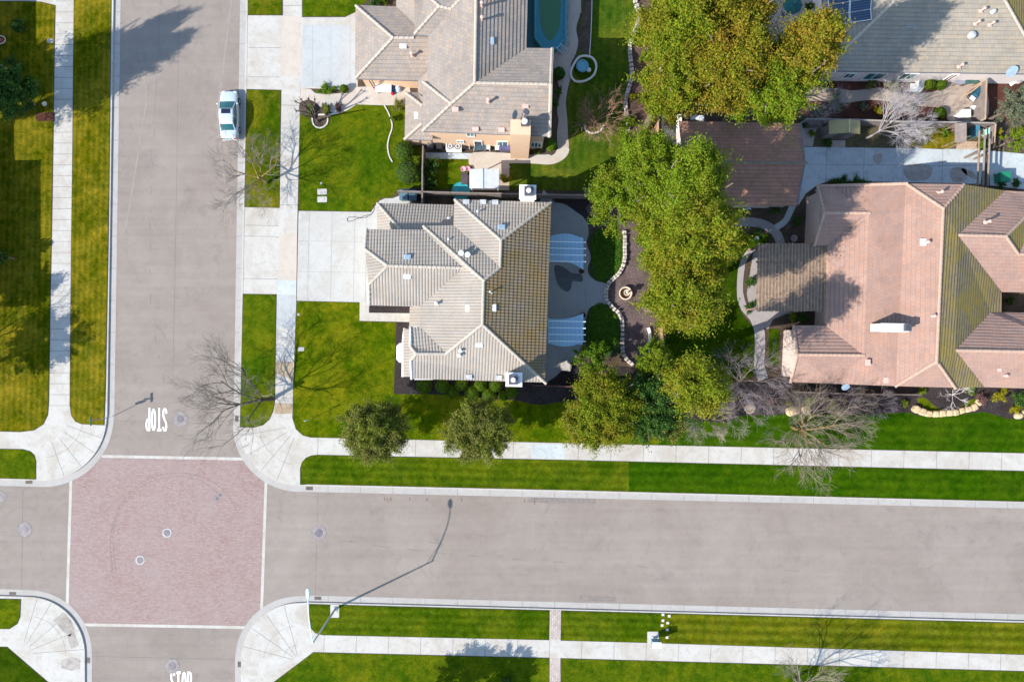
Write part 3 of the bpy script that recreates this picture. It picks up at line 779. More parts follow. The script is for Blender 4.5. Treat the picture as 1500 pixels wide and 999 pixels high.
facets = [
    (0, [A_, C_, D_, NV]), (0, [A_, B_, C_]), (1, [C_, B_, G_, F_, E_, D_]),
    (0, [K_, NV, D_, E_]), (0, [K_, E_, F_, I_, Wd, Wv, V1, Q2]),
    (0, [Q1, Q2, V1, R1, Q3]), (0, [Q3, R1, Q4]), (0, [R1, V1, Wv, Q5, Q4]),
    (0, [P8, Wd, I_, I2, J2]), (0, [J2, I2, J3]), (0, [I2, I_, F_, G_, SWc, J3])]
ridges = [(A_, C_), (B_, C_), (C_, D_), (D_, E_), (K_, E_), (E_, F_), (F_, G_), (F_, I_), (I_, I2), (I2, J2), (I2, J3), (R1, V1), (R1, Q3), (R1, Q4), (Q4, Q5), (Q3, Q1), (J3, SWc), (J2, P8)]
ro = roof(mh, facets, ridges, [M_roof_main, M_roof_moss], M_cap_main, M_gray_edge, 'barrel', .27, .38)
# single storey roof on the north side and the porch
e3 = 3.0
a1 = (552.6, 297.9, e3); a2 = (667, 300.4, e3); a3 = (667, 345, 5.0); a4 = (592, 343, 5.0); a5 = (552.6, 346, e3)
low = [(0, [a1, a2, a3, a4]), (0, [a1, a4, a5])]
r2 = roof(mh, low, [(a1, a4)], [M_roof_main], M_cap_main, M_gray_edge, 'barrel', .27, .38); 
por = [(0, [(600.4, 449.4, 3.3), (617.5, 449.6, 3.9), (617, 479.5, 3.9), (599.4, 478.5, 3.3)])]
roof(mh, por, [], [M_roof_main], M_cap_main, M_whitet, 'barrel', .27, .38)
low2 = [(0, [(590.8, 482, 3.6), (604, 482, 4.1), (603, 552, 4.1), (592, 552, 3.6)])]
roof(mh, low2, [], [M_roof_main], M_cap_main, M_whitet, 'barrel', .27, .38)
wallblock(mh, [A_, B_, G_, SWc, P8, Wd, Wv, Q5, Q1, Q2, K_, NV], E, E, M_stucco)
wallblock(mh, [a1, a2, (667, 350), (552.6, 350)], e3, e3, M_stucco, .4)
wallblock(mh, [(600.4, 449.4), (620, 449.6), (620, 479), (599.4, 478.5)], 3.3, 3.35, M_stucco, .3)
q = MB()      # west gable: white barge boards, belt and bay
def beam(mb, a, b, w, h, mi=0):
    a, b = Vector(a), Vector(b); d = b-a; ang = math.atan2(d.y, d.x)
    mb.tube([a, b], [w*.7, w*.7], 4, mi)
beam(q, W(535.5, 366, 6.35), W(537.5, 337, 5.65), .12, .12); q.build('barge_board', M_whitet, mh); q = MB(); beam(q, W(540.8, 418, 6.35), W(541.6, 447, 5.65), .12, .12)
q.build('barge_board', M_whitet, mh); q = MB(); q.tube([W(601.2, 507, 6.2), W(601.6, 480, 5.65)], .13, 4); q.build('barge_board', M_whitet, mh); q = MB(); q.tube([W(602, 528, 6.2), W(603.2, 555, 5.65)], .13, 4)
q.build('barge_board', M_whitet, mh); q = MB(); q.tube([W(593, 481, 3.55), W(591, 500, 3.55), W(590.5, 552, 3.55)], .14, 5); q.build('barge_board', M_whitet, mh); q = MB(); q.tube([W(611, 478.8, 4.6), W(604.4, 480, 4.6)], .1, 5)
q.build('barge_board', M_whitet, mh)
q = MB(); c = T(592, 516, 0)
q.prism([(c.x-.1, c.y-.55), (c.x-.1, c.y+.55), (c.x+.1, c.y+.8), (c.x+.9, c.y+.8), (c.x+.9, c.y-.8), (c.x+.1, c.y-.8)], 0, 3.2)
for z in (.6, 3.15): q.prism([(c.x-.2, c.y-.62), (c.x-.2, c.y+.62), (c.x+.08, c.y+.9), (c.x+.92, c.y+.9), (c.x+.92, c.y-.9), (c.x+.08, c.y-.9)], z, z+.12)
bw = q.build('bay_window', M_whitet, mh)
q = MB(); q.box((c.x-.11, c.y, 1.9), (.04, .9, 1.6)); q.build('pane', M_glass, bw)
# chimneys, vents
chimney(mh, 770.5, 305.5, 0, 7.2, 1.25, 1.05, M_whitet, (.1, .05, .5)); chimney(mh, 752.5, 549, 0, 8.2, 1.2, 1.0, M_whitet, (-.05, .0, .5))
for x, y, z in ((683, 296, 5.75), (707.5, 296.3, 5.75), (725.3, 296.6, 5.75)): dormer_vent(mh, x, y, z, M_ventg, 0, .5)
for x, y, z in ((687, 552, 5.75), (730.5, 553, 5.75)): dormer_vent(mh, x, y, z, M_ventg, 0, .5)
for x, y, z, r in ((734.5, 332.5, 7.0, 0), (596.8, 376.5, 6.75, 0), (596.5, 405, 6.7, 0), (702, 505, 7.1, 0), (685, 451.5, 7.35, PI/2), (723.5, 451, 7.6, PI/2)):
    flat_vent(mh, x, y, z, mat=M_ventb if r == 0 and y < 390 else M_ventw, rot=r)
for x, y, z in ((700, 311, 6.1), (657.6, 351.5, 6.0), (718, 428, 7.7), (657.5, 321, 4.0)): pipe_vent(mh, x, y, z)
for x, y, z in ((676, 371.5, 6.9), (685.5, 374, 6.9)): pipe_vent(mh, x, y, z, .45, .16)
for x, y, z in ((639.5, 445, 6.35), (674.5, 513.5, 6.75), (673, 520.5, 6.6)): pipe_vent(mh, x, y, z, .4, .1)
# a few windows on the real walls
window(mh, T(603, 551)+Vector((1, 0, 0)), T(603, 551)+Vector((2.6, 0, 0)), 3.6, 4.8, (0, -1))

# ---- neighbour to the north (taupe flat tiles)
h2 = thing('stucco_house', 'peach walled two storey house at top centre with taupe flat tile roof', 'house', T(690, 90))
e = 5.8; g = 3.05
U = dict(a=(607, 50.5, e), b=(643.5, 9.5, 6.7), c=(627.6, 53, e), d=(661, 13.5, 6.7), f=(625.6, 119, e), h=(661, 152.3, 6.9), i=(695.5, 121.8, 7.75), j=(699.5, -120, 7.75), k=(660, -120, 5.9), l=(771, 71, e), m=(776, -120, e), n=(808.5, 71.5, e), o=(806.5, 124, 7.75), p=(804.5, 200, e), q=(618.5, 192.6, e), r=(619.3, 119.7, e))
fac = [(0, [(607.8, -120, e), U['a'], U['b'], (626, -8, 6.1), (626, -120, 6.1)]), (0, [U['a'], U['c'], U['d'], U['b']]),
       (0, [(626, -8, 6.1), U['b'], U['d'], (674, -1, 7.0), U['k'], (626, -120, 6.1)]),
       (0, [U['c'], U['f'], U['r'], U['h'], U['i'], U['j'], U['k'], (674, -1, 7.0), U['d']]), (0, [U['r'], U['q'], U['h']]),
       (0, [U['q'], U['p'], U['o'], U['i'], U['h']]), (0, [U['i'], U['o'], U['n'], U['l']]), (0, [U['j'], U['i'], U['l'], U['m']])]
roof(h2, fac, [(U['a'], U['b']), (U['b'], U['d']), (U['d'], (674, -1, 7)), ((625, -8, 6.1), U['b']), (U['r'], U['h']), (U['q'], U['h']), (U['h'], U['i']), (U['i'], U['o']), (U['i'], U['j']), (U['n'], U['o']), (U['o'], U['p'])],
     [M_roof_h2], M_cap_h2, M_gray_edge, 'flat', .33, .36)
ga = (521, 8.4, g); gb = (575.7, 55.6, 4.85); gc = (520.4, 115.6, g)
fac = [(0, [ga, gb, gc]), (0, [gc, gb, (632, 56, 4.85), (632, 98, 3.6), (612.5, 118.4, g)]), (0, [ga, (580.5, 10.5, g), (609, 39, 4.2), (632, 56, 4.85), gb]),
       (0, [(580.5, 10.5, g), (580.5, -120, g), (612, -120, 4.3), (612, 42, 4.3)]), (0, [(612.5, 118.4, g), (612, 160, g), (632, 160, 3.9), (632, 98, 3.8)])]
roof(h2, fac, [(ga, gb), (gc, gb), (gb, (606, 55.8, 4.85))], [M_roof_h2], M_cap_h2, M_gray_edge, 'flat', .33, .36)
la = (594.1, 136, g); lb = (619, 155, 3.9); lc = (618.5, 181, 3.9); ld = (592.7, 204.3, g)
fac = [(0, [la, lb, lc, ld]), (0, [ld, lc, (634, 190, 3.6), (633.5, 206, g)]), (0, [la, (612, 135.5, g), (624, 148, 3.9), lb])]
roof(h2, fac, [(la, lb), (lc, ld)], [M_roof_h2], M_cap_h2, M_gray_edge, 'flat', .33, .36)
_, PW = wallblock(h2, [(607.8, -120), (607, 50.5), (625.6, 52), (625.6, 119), (619.3, 120), (618.5, 192.6), (804.5, 200), (808.5, 71.5), (771, 71), (776, -120)], e, e, M_stucco_p, .4)
wallblock(h2, [ga, gc, (612.5, 118.4), (632, 118), (632, -120), (580.5, -120), (580.5, 10.5)], g, g, M_stucco_p, .4)
wallblock(h2, [la, ld, (633.5, 206), (640, 136)], g, g, M_stucco_p, .35)
# gable infill east
q = MB(); q.tube([W(809.3, 71.5, 5.9), W(807.3, 124, 7.85), W(805.3, 200, 5.9)], .14, 5); q.build('barge_board', M_cap_h2, h2)
# chimney breast on the south wall
q = MB(); c1 = W(761, 222.5, 0)
q.box((c1.x, c1.y-.05, 3.9), (1.75, 1.3, 7.8), math.radians(-1.3)); ch = q.build('chimney', M_stucco_p, h2)
q = MB(); q.box((c1.x+.35, c1.y+.3, 8.0), (.62, .62, .5)); q.build('flue', M_flue, ch)
q = MB(); q.lathe((c1.x+.35, c1.y+.3, 8.25), [(.26, 0), (.26, .15), (.1, .2)], 14); q.build('flue_cap', M_whitet, ch)
q = MB(); dish = q; dc = W(752.5, 168, 7.4); q.lathe((0, 0, 0), [(.05, 0), (.2, .03), (.38, .12), (.4, .13)], 20)
Rm = Matrix.Rotation(math.radians(60), 4, 'Y') @ Matrix.Rotation(math.radians(20), 4, 'X')
q.v = [tuple(Rm @ Vector(v)+dc) for v in q.v]; q.tube([dc, dc+Vector((.15, -.6, -.9))], .025, 6)
q.build('satellite_dish', M_ventb, h2)
q = MB(); mp = W(770, 176, 8.2); q.tube([mp, mp+Vector((.0, .1, 1.6))], .03, 6); q.lathe((mp.x, mp.y+.1, mp.z+1.6), [(.2, 0), (.28, .05), (.2, .1)], 14); q.build('antenna', M_flue, h2)
sw = W(620, 219.3, 0); se_ = W(797, 224.5, 0)
def onwall(px, py): return W(px, py, 0)
ang = math.atan2(-5.2/15, 177/15)
def s2(x0, x1, z0, z1, glass=None, mull=1):   # window on the south wall of house 2, px of the ground line
    y = min(p[1] for p in PW if p[0] > -9)  # wall line
    a = Vector(PW[0][:2]); 
    best = None
    for i in range(len(PW)):
        p, q_ = PW[i], PW[(i+1) % len(PW)]
        if abs(p[0]-q_[0]) > 9 and (p[1]+q_[1])/2 < 25: best = (p, q_) if best is None or (p[1]+q_[1]) < best[0][1]+best[1][1] else best
    p, q_ = best
    if p[0] > q_[0]: p, q_ = q_, p
    f = lambda px: (lambda X: (X, p[1]+(q_[1]-p[1])*(X-p[0])/(q_[0]-p[0])))((px-750)/S)
    return window(h2, f(x0), f(x1), z0, z1, (0, -1), glass, mull=mull)
s2(672, 681, 1.4, 2.1); s2(696, 707, .3, 2.2, M_flue, 0); s2(729, 744, 1.0, 2.4); s2(777, 792, 1.0, 2.6, M_glass, 2); s2(688, 698, 3.6, 4.6)
# vents
for x, y, z, m, r in ((590.5, 68, 4.5, M_ventw, 0), (674, 63, 6.9, M_ventw, PI/2), (720.3, 60.5, 7.1, M_ventb, PI/2), (610, 169.5, 3.6, M_ventw, PI/2)): flat_vent(h2, x, y, z, mat=m, rot=r)
for x, y, z in ((667, 161, 6.9), (769.5, 156, 6.85), (696.5, 189.8, 6.0), (734.5, 191, 6.0)): dormer_vent(h2, x, y, z, M_pinkvent)
for x, y, z in ((715.5, 150, 7.1), (706, 10, 7.5), (706.3, 31, 7.4), (604, 82.5, 4.2)): pipe_vent(h2, x, y, z, .7, .1, M_pinkvent, False)
q = MB(); q.tube([W(541, 118.6, 2.95), W(548, 130, .1)], .05, 6); q.tube([W(545, 118.6, 2.95), W(551, 129, .1)], .05, 6); q.tube([W(603, 206, 2.9), W(608, 216, .1)], .05, 6); q.build('downpipe', M_flue, h2)

# ---- house to the east (pink flat tiles)
h3 = thing('pink_roof_house', 'rose coloured house on the right with wide pink tile roof and lichen covered far slope', 'house', T(1330, 430))
e = 3.2
n0 = (1197, 273, e); n1 = (1326.7, 269.3, 5.6); n2 = (1411.9, 270.4, 5.6); n3 = (1471.9, 279.6, e); rN = (1381.5, 305.6, 6.9); rS = (1371.9, 529.6, 6.9)
s1 = (1158, 559.3, e); s2_ = (1311.9, 565.6, 5.4); s3 = (1398.9, 567.8, 5.4-.2); s4 = (1441.5, 567, 4.0); wa = (1212.6, 359.3, e); wb = (1208.9, 476.7, e); nwr = (1207, 312.2, 5.0); nwv = (1273, 312.2, 5.0); swr = (1168, 519.3, 4.7); swv = (1264.4, 520.4, 4.7)
nva = (1220, 272.2, 3.6); sva = (1221, 562, 3.5); nww = (1193.3, 359.3, e); sww = (1161.9, 476.7, e)
ner = (1402.6, 344.4, 6.3); nee = (1473, 346.3, 6.3); nef = (1491.5, 372.5, 5.4); sec = (1466.7, 427.8, e); seb = (1466.5, 457.5, e); sef = (1450, 458.3, 3.6); ser = (1398.9, 513, 6.2)
fac = [(0, [nva, n1, rN, rS, s2_, sva, swv, wb, wa, nwv]), (0, [n1, n2, rN]), (0, [s2_, rS, s3]),
       (1, [n2, n3, ner, sec, seb, sef, ser, s4, s3, rS, rN]),
       (0, [n0, nva, nwv, nwr]), (0, [nwr, nwv, wa, nww]), (0, [sww, wb, swv, swr]), (0, [swr, swv, sva, s1]),
       (0, [n3, (1600, 284, e), (1600, 318, 4.2), (1502, 318, 4.9), nee, ner]), (1, [nee, (1502, 318, 4.9), (1503, 350, 4.9), nef]), (0, [(1503, 350, 4.9), (1600, 350, 4.9), (1600, 372.5, 5.4), nef]),
       (0, [ner, nee, nef, (1600, 372.5, 5.4), (1600, 430, e), sec]),
       (0, [sef, seb, (1600, 460, e), (1600, 517, 6.2), ser]), (0, [ser, (1600, 517, 6.2), (1600, 572, 4.0), s4])]
roof(h3, fac, [(n1, rN), (n2, rN), (rN, rS), (rS, s2_), (rS, s3), (nwr, nwv), (swr, swv), (ner, nee), (nee, nef), (nee, (1502, 318, 4.9)), (nef, (1600, 372.5, 5.4)), (ser, (1600, 517, 6.2)), (n0, nwr), (nwr, nww), (sww, swr), (swr, s1), (n0, n1)],
     [M_roof_h3, M_roof_h3m], M_cap_h3, M_cap_h3, 'flat', .33, .36)
_, P3 = wallblock(h3, [n0, (1471.9, 279.6), (1560, 284), (1560, 429), (1466.7, 428), (1466.5, 457.5), (1560, 459), (1560, 569), s1, (1161.9, 476.7), (1209, 476.7), (1212.6, 359.3), (1193.3, 359.3)], e, e, M_stucco_r, .4)
q = MB()       # gable ends under the rakes
for a, b, c in ((n0, nwr, nww), (sww, swr, s1)):
    P = [W(*a), W(*b), W(*c)]; q.prism([(p.x+.5, p.y, p.z-.3) for p in (P[0], P[1], P[2], P[1]+Vector((.4, 0, 0)))], 1.2)
q.build('gable_wall', M_stucco_r, h3)
def wseg(h, px, py0, py1, z0, z1, glass): # window on a west wall
    return window(h, tuple(T(px, py0)[:2]), tuple(T(px, py1)[:2]), z0, z1, (-1, 0), glass)
window(h3, T(1150.5, 493)[:2], T(1149.5, 531)[:2], .9, 2.5, (-1, 0), M_sky); window(h3, T(1185, 322)[:2], T(1184.4, 343)[:2], .9, 2.5, (-1, 0), M_sky); window(h3, T(1202, 460)[:2], T(1202, 468)[:2], .6, 2.3, (-1, 0), M_glass)
c = T(1245, 481, 0); ce = W(1303, 480.5, 6.2); q = MB(); q.box((ce.x-.0, ce.y, 6.1), (2.35, .7, 1.8), math.radians(-1.3)); q.box((ce.x, ce.y, 7.02), (2.43, .78, .06), math.radians(-1.3)); chy = q.build('chimney', plain('chimney_cream', (.60, .56, .52), .8, var=.08), h3)
q = MB(); q.box((ce.x+1.0, ce.y, 7.25), (.55, .55, .3)); q.build('flue', M_flue, chy)
for x, y, z, k in ((1353, 355, 6.3, 0), (1271, 531, 5.0, 1), (1297.5, 557, 5.1, 1), (1463, 540, 5.0, 1)):
    if k: dormer_vent(h3, x, y, z, M_pinkvent, PI/2, .5)
    else: flat_vent(h3, x, y, z, .6, .6)
for x, y, z in ((1363, 463, 6.5), (1374, 283, 6.0), (1443, 326, 5.6), (1468, 550, 4.5), (1354, 356, 6.3)): pipe_vent(h3, x, y, z, .6, .1, M_pinkvent)
q = MB(); dc = W(1238, 566, 3.0); q.lathe((0, 0, 0), [(.05, 0), (.2, .03), (.36, .1), (.38, .12)], 20); Rm = Matrix.Rotation(math.radians(35), 4, 'X'); q.v = [tuple(Rm @ Vector(v)+dc) for v in q.v]; q.tube([dc, dc+Vector((-.25, .25, -.3))], .025, 6); q.build('satellite_dish', M_ventb, h3)

# ---- house at top right
h4 = thing('sand_roof_house', 'white walled house at top right with sandy tile roof and a solar array', 'house', T(1350, 40))
e = 3.1
t0 = (1204.7, 104, e); t1 = (1338, -25, 6.4); t2 = (1457, -25, 6.4); t3 = (1532, 109, e); 
fac = [(0, [t0, t3, t2, t1]), (0, [t0, t1, (1338, -190, 6.4), (1206, -190, e)]), (1, [t3, (1534, -190, e), (1457, -190, 6.4), t2]), (0, [t1, t2, (1457, -190, 6.4), (1338, -190, 6.4)])]
r4 = roof(h4, fac, [(t0, t1), (t1, t2), (t2, t3)], [M_roof_h4, M_roof_h3m], M_cap_h2, M_gray_edge, 'flat', .33, .36)
_, P4 = wallblock(h4, [(1204.7, 104), (1532, 109), (1534, -190), (1206, -190)], e, e, plain('white_rose_stucco', (.70, .62, .59), .9, var=.05), .25)
ys = min(p[1] for p in P4)
def w4(x0, x1, z0=1.0, z1=2.2, glass=None):
    p = min(P4, key=lambda p: p[0]+p[1]*.01 if p[1] < 25.5 else 999); r = max(P4, key=lambda p: p[0]-p[1]*1000 if p[1] < 26 else -1e9)
    sp = sorted([p for p in P4 if p[1] < 30], key=lambda p: p[0]); p, r = sp[0], sp[-1]
    f = lambda px: (lambda X: (X, p[1]+(r[1]-p[1])*(X-p[0])/(r[0]-p[0])))((px-750)/S)
    return window(h4, f(x0), f(x1), z0, z1, (0, -1), glass)
w4(1168, 1190, .5, 2.3); w4(1226, 1240, .9, 2.0); w4(1256, 1282, .6, 2.2); w4(1306, 1327, .8, 2.2)
f = w4(1374, 1384, .1, 2.2, plain('brown_door', (.16, .06, .04), .6, var=.1)); f.name = 'door'; f['label'] = 'dark brown side door'
# solar array
M_cell = glassy('solar_cell', (.006, .03, .075), .12)
so = MB(); sf = MB()
def rp(x, y):  # point on the west plane of roof h4 under picture px
    a = W(*t0); b = W(*t1); c = W(1206, -190, e); n = (b-a).cross(c-a)
    cam = Vector((0, 0, H)); d = W(x, y, 0)-cam
    tt = (a-cam).dot(n)/d.dot(n); return cam+d*tt+n.normalized()*(.14 if n.z > 0 else -.14)
rows = [(1213, 39.5, 1277, 30), (1212.5, 25, 1276, 15), (1213, 9, 1277, -1), (1213, -8, 1277, -18), (1213, -25, 1277, -35)]
for i in range(4):
    (xa, ya, xb, yb), (xc, yc, xd, yd) = rows[i], rows[i+1]
    for s in range(2):
        so = MB(); sf = MB()
        A, B = rp(*lerp((xa, ya), (xb, yb), s/2+.012)), rp(*lerp((xa, ya), (xb, yb), (s+1)/2-.012)); D, C = rp(*lerp((xc, yc), (xd, yd), s/2+.012)), rp(*lerp((xc, yc), (xd, yd), (s+1)/2-.012))
        for u in range(10):
            for v in range(4):
                g_ = .06
                pt = lambda a, b: (A*(1-a)+B*a)*(1-b)+(D*(1-a)+C*a)*b
                so.face([pt((u+g_)/10, (v+g_*2+.04)/4), pt((u+1-g_)/10, (v+g_*2+.04)/4), pt((u+1-g_)/10, (v+.96-g_)/4), pt((u+g_)/10, (v+.96-g_)/4)])
        up = Vector((0, 0, .012))
        for P, Q in ((A, B), (B, C), (C, D), (D, A)): sf.tube([P+up*2, Q+up*2], .035, 4)
        sf.face([A-up, B-up, C-up, D-up], 1)
        pn = sf.build('solar_panel', [M_ventw, glassy('cell_back', (.03, .08, .15), .3)], h4); so.build('solar_cells', M_cell, pn)
flat_vent(h4, 1335, 37.5, 4.7, .9, .35, M_ventb)
for x, y, z in ((1436, 17, 5.5), (1428, 36, 5.0), (1449, 37.5, 5.0), (1404, 98.5, 3.4)): pipe_vent(h4, x, y, z, .6, .09, M_pinkvent)
q = MB(); q.lathe(tuple(W(1422, 53, 4.7)), [(.34, 0), (.34, .25), (.28, .33), (.1, .36)], 20); q.build('skylight_tube', M_ventg, h4)
q = MB(); q.lathe(tuple(W(1454, 18, 5.4)), [(.24, 0), (.2, .25), (.1, .36)], 16); q.build('turbine_vent', M_ventg, h4)
q = MB(); dc = W(1481, 104, 3.4); q.lathe((0, 0, 0), [(.08, 0), (.3, .05), (.5, .16), (.52, .18)], 22); Rm = Matrix.Rotation(math.radians(40), 4, 'X'); q.v = [tuple(Rm @ Vector(v)+dc) for v in q.v]; q.tube([dc, dc+Vector((-.2, .3, -.4))], .03, 6); q.build('satellite_dish', M_ventb, h4)

# ---- brown outbuilding
h5 = thing('garage', 'dark brown roofed garage at the inner end of the blue grey driveway', 'garage', T(1080, 240))
b0 = (995, 178, 3.0); b1 = (1172.5, 181, 3.0); b2 = (1178.5, 239, 4.6); b3 = (1167, 301.5, 3.0); b4 = (1000, 300, 3.0); b5 = (1001, 238, 4.6)
roof(h5, [(0, [b0, b1, b2, b5]), (0, [b5, b2, b3, b4])], [(b5, b2)], [M_roof_g], M_cap_g, M_cap_g, 'flat', .33, .36)
wallblock(h5, [b0, b1, b3, b4], 3, 3, M_stucco_r, .35)
q = MB(); 
for a, b in ((b1, b2), (b2, b3)): q.tube([W(*a)+Vector((.02, 0, .02)), W(*b)+Vector((.02, 0, .02))], .1, 4)
q.build('barge_board', M_gray_edge, h5)

# ---- houses just beyond the left edge (their eaves throw the shade on the left lawns)
def plain_house(x0, x1, y0, y1, lab, mat, cap):
    """plan px at ground scale"""
    h = thing('suburban_house', lab, 'house', T((x0+x1)/2, (y0+y1)/2)); e = 3.0
    def Pz(x, y, z): k = 1/(1-z/H); return (750+(x-750)*k, 499.5+(y-499.5)*k, z)
    w = (y1-y0)/2*.9; zr = e+(y1-y0)/2/S*.42; ym = (y0+y1)/2
    a, b, c, d = Pz(x0, y0, e), Pz(x1, y0, e), Pz(x1, y1, e), Pz(x0, y1, e); r0, r1 = Pz(x0+w, ym, zr), Pz(x1-w, ym, zr)
    roof(h, [(0, [a, b, r1, r0]), (0, [b, c, r1]), (0, [c, d, r0, r1]), (0, [d, a, r0])], [(a, r0), (d, r0), (b, r1), (c, r1), (r0, r1)], [mat], cap, M_gray_edge, 'flat', .33, .36)
    wallblock(h, [a, b, c, d], e, e, M_stucco, .4)
plain_house(-260, 4, 262, 440, 'house beyond the left edge whose eave shades the lawn beside the driveway side street', M_roof_h4, M_cap_h2)
plain_house(-280, -35, 205, 262, 'low garage wing beyond the left edge north of the other house', M_roof_h2, M_cap_h2)
plain_house(-260, -3, -60, 118, 'house beyond the upper left corner', M_roof_h4, M_cap_h2)
# ------------------------------------------------------------------ vegetation
def quads_mesh(P, Nn, size, aspect=1.6, rng=RNG):
    """leaf quads at points P with normals Nn; numpy"""
    n = len(P); r = rng.normal(size=(n, 3)); t = np.cross(Nn, r); t /= np.linalg.norm(t, axis=1)[:, None]+1e-9
    b = np.cross(Nn, t); s = size*rng.uniform(.6, 1.3, (n, 1))
    t = t*s*aspect/2; b = b*s/2
    droop = Nn*s*.18
    V = np.stack([P-t, P-b*.9-droop, P+t-droop, P+b*.9], 1).reshape(-1, 3)
    return V
def leaves_obj(name, V, mat, parent=None, org=None):
    n = len(V)//4; me = bpy.data.meshes.new(name)
    o3 = np.array(wloc(parent) if parent is not None else org)
    me.vertices.add(len(V)); me.vertices.foreach_set('co', (V-o3).astype(np.float32).ravel())
    me.loops.add(4*n); me.loops.foreach_set('vertex_index', np.arange(4*n, dtype=np.int32))
    me.polygons.add(n); me.polygons.foreach_set('loop_start', np.arange(0, 4*n, 4, dtype=np.int32)); me.polygons.foreach_set('loop_total', np.full(n, 4, np.int32))
    me.update(calc_edges=True); o = add(name, me, parent, [mat])
    if parent is None: o.location = org
    return o
def rand_dir(n, rng=RNG):
    d = rng.normal(size=(n, 3)); return d/np.linalg.norm(d, axis=1)[:, None]
def crown_points(c, R, nblob, per, br=(.2, .36), up=.15, rng=RNG, jit=.6, low=-.5):
    """sprays of leaves spread over an uneven ellipsoid; returns points, normals"""
    c = np.array(c); R = np.array(R); Ps, Ns = [], []
    lob = rand_dir(10, rng); lw = rng.uniform(-.42, .40, 10)
    for _ in range(nblob):
        d = rand_dir(1, rng)[0]
        if d[2] < low: d[2] *= -1
        k = max(.45, 1+float(((np.clip(lob@d, 0, 1)**5)*lw).sum()))
        rr = rng.uniform(.25, 1.0)**.6*k
        bc = c+d*R*rr*.84; rb = rng.uniform(*br)*R.mean()
        n = int(per*rng.uniform(.35, 1.6)*(rb/(br[0]+br[1])*2/R.mean())**1.3)
        dd = rand_dir(n, rng); rad = rb*np.abs(rng.normal(.62, .34, (n, 1)))
        ax = d+rand_dir(1, rng)[0]*.7+np.array([0, 0, .2]); ax /= np.linalg.norm(ax)
        off = dd*rad; al = (off@ax)[:, None]*ax; off = off*.72+al*rng.uniform(.5, 1.3)
        off[:, 2] = np.where(off[:, 2] < 0, off[:, 2]*.45, off[:, 2]*.8)
        Ps.append(bc+off); nn = dd*.7+np.array([0, 0, .45])+rng.normal(size=(n, 3))*jit; Ns.append(nn/np.linalg.norm(nn, axis=1)[:, None])
    return np.concatenate(Ps), np.concatenate(Ns)
def limb(mb, a, b, r0, r1, n=5, bend=.12, sides=6, rng=random):
    a, b = Vector(a), Vector(b); L_ = (b-a).length; pts = []; rs = []
    off = Vector((rng.uniform(-1, 1), rng.uniform(-1, 1), rng.uniform(-.3, .3)))*L_*bend
    for i in range(n+1):
        t = i/n; pts.append(a.lerp(b, t)+off*math.sin(PI*t)); rs.append(r0+(r1-r0)*t)
    mb.tube(pts, rs, sides); return pts
M_bark = plain('bark_grey', (.16, .12, .09), .95, var=.3)
M_bark_d = plain('bark_dark', (.07, .05, .045), .95, var=.3)
M_bark_l = plain('bark_pale', (.42, .38, .37), .9, var=.2)
M_twig = plain('twig_greybrown', (.20, .165, .14), .9, var=.3)
M_twig_p = plain('twig_purple', (.19, .155, .165), .9, var=.3)
M_twig_w = plain('twig_white', (.50, .46, .47), .9, var=.2)
M_twig_r = plain('twig_russet', (.26, .15, .10), .9, var=.3)
M_mossb = plain('mossy_bark', (.22, .15, .045), .95, var=.6, scale=6)
LF_olive = leaf_mat('leaf_olive', [(0, (.11, .165, .008)), (.5, (.17, .24, .012)), (1, (.27, .32, .025))], .35, (.27, .17, .02), .55)
LF_gold = leaf_mat('leaf_gold', [(0, (.12, .155, .008)), (.5, (.21, .235, .014)), (1, (.34, .315, .03))], .35, (.33, .17, .03), .6, .6)
LF_green = leaf_mat('leaf_green', [(0, (.08, .16, .008)), (.5, (.165, .265, .012)), (1, (.29, .36, .025))], .35, (.21, .20, .02), .5)
LF_dull = leaf_mat('leaf_dull_olive', [(0, (.09, .13, .014)), (.5, (.19, .23, .024)), (1, (.30, .32, .05))], .3, (.17, .12, .06), .5)
LF_brown = leaf_mat('leaf_dusty', [(0, (.08, .105, .02)), (.5, (.17, .185, .03)), (1, (.27, .27, .06))], .3, (.16, .14, .03), .5)
LF_bright = leaf_mat('leaf_bright', [(0, (.05, .13, .006)), (.6, (.13, .26, .012)), (1, (.3, .36, .05))], .4)
LF_dark = leaf_mat('leaf_dark', [(0, (.02, .06, .012)), (.6, (.05, .12, .02)), (1, (.11, .19, .03))], .25)
LF_box = leaf_mat('leaf_boxwood', [(0, (.04, .09, .004)), (.6, (.09, .16, .008)), (1, (.15, .22, .012))], .25)
LF_yel = leaf_mat('leaf_yellow', [(0, (.16, .17, .01)), (1, (.42, .36, .02))], .35)
LF_redd = leaf_mat('leaf_reddish', [(0, (.11, .06, .05)), (1, (.24, .13, .12))], .3)
LF_sage = leaf_mat('leaf_sage', [(0, (.08, .10, .06)), (1, (.22, .24, .15))], .3)
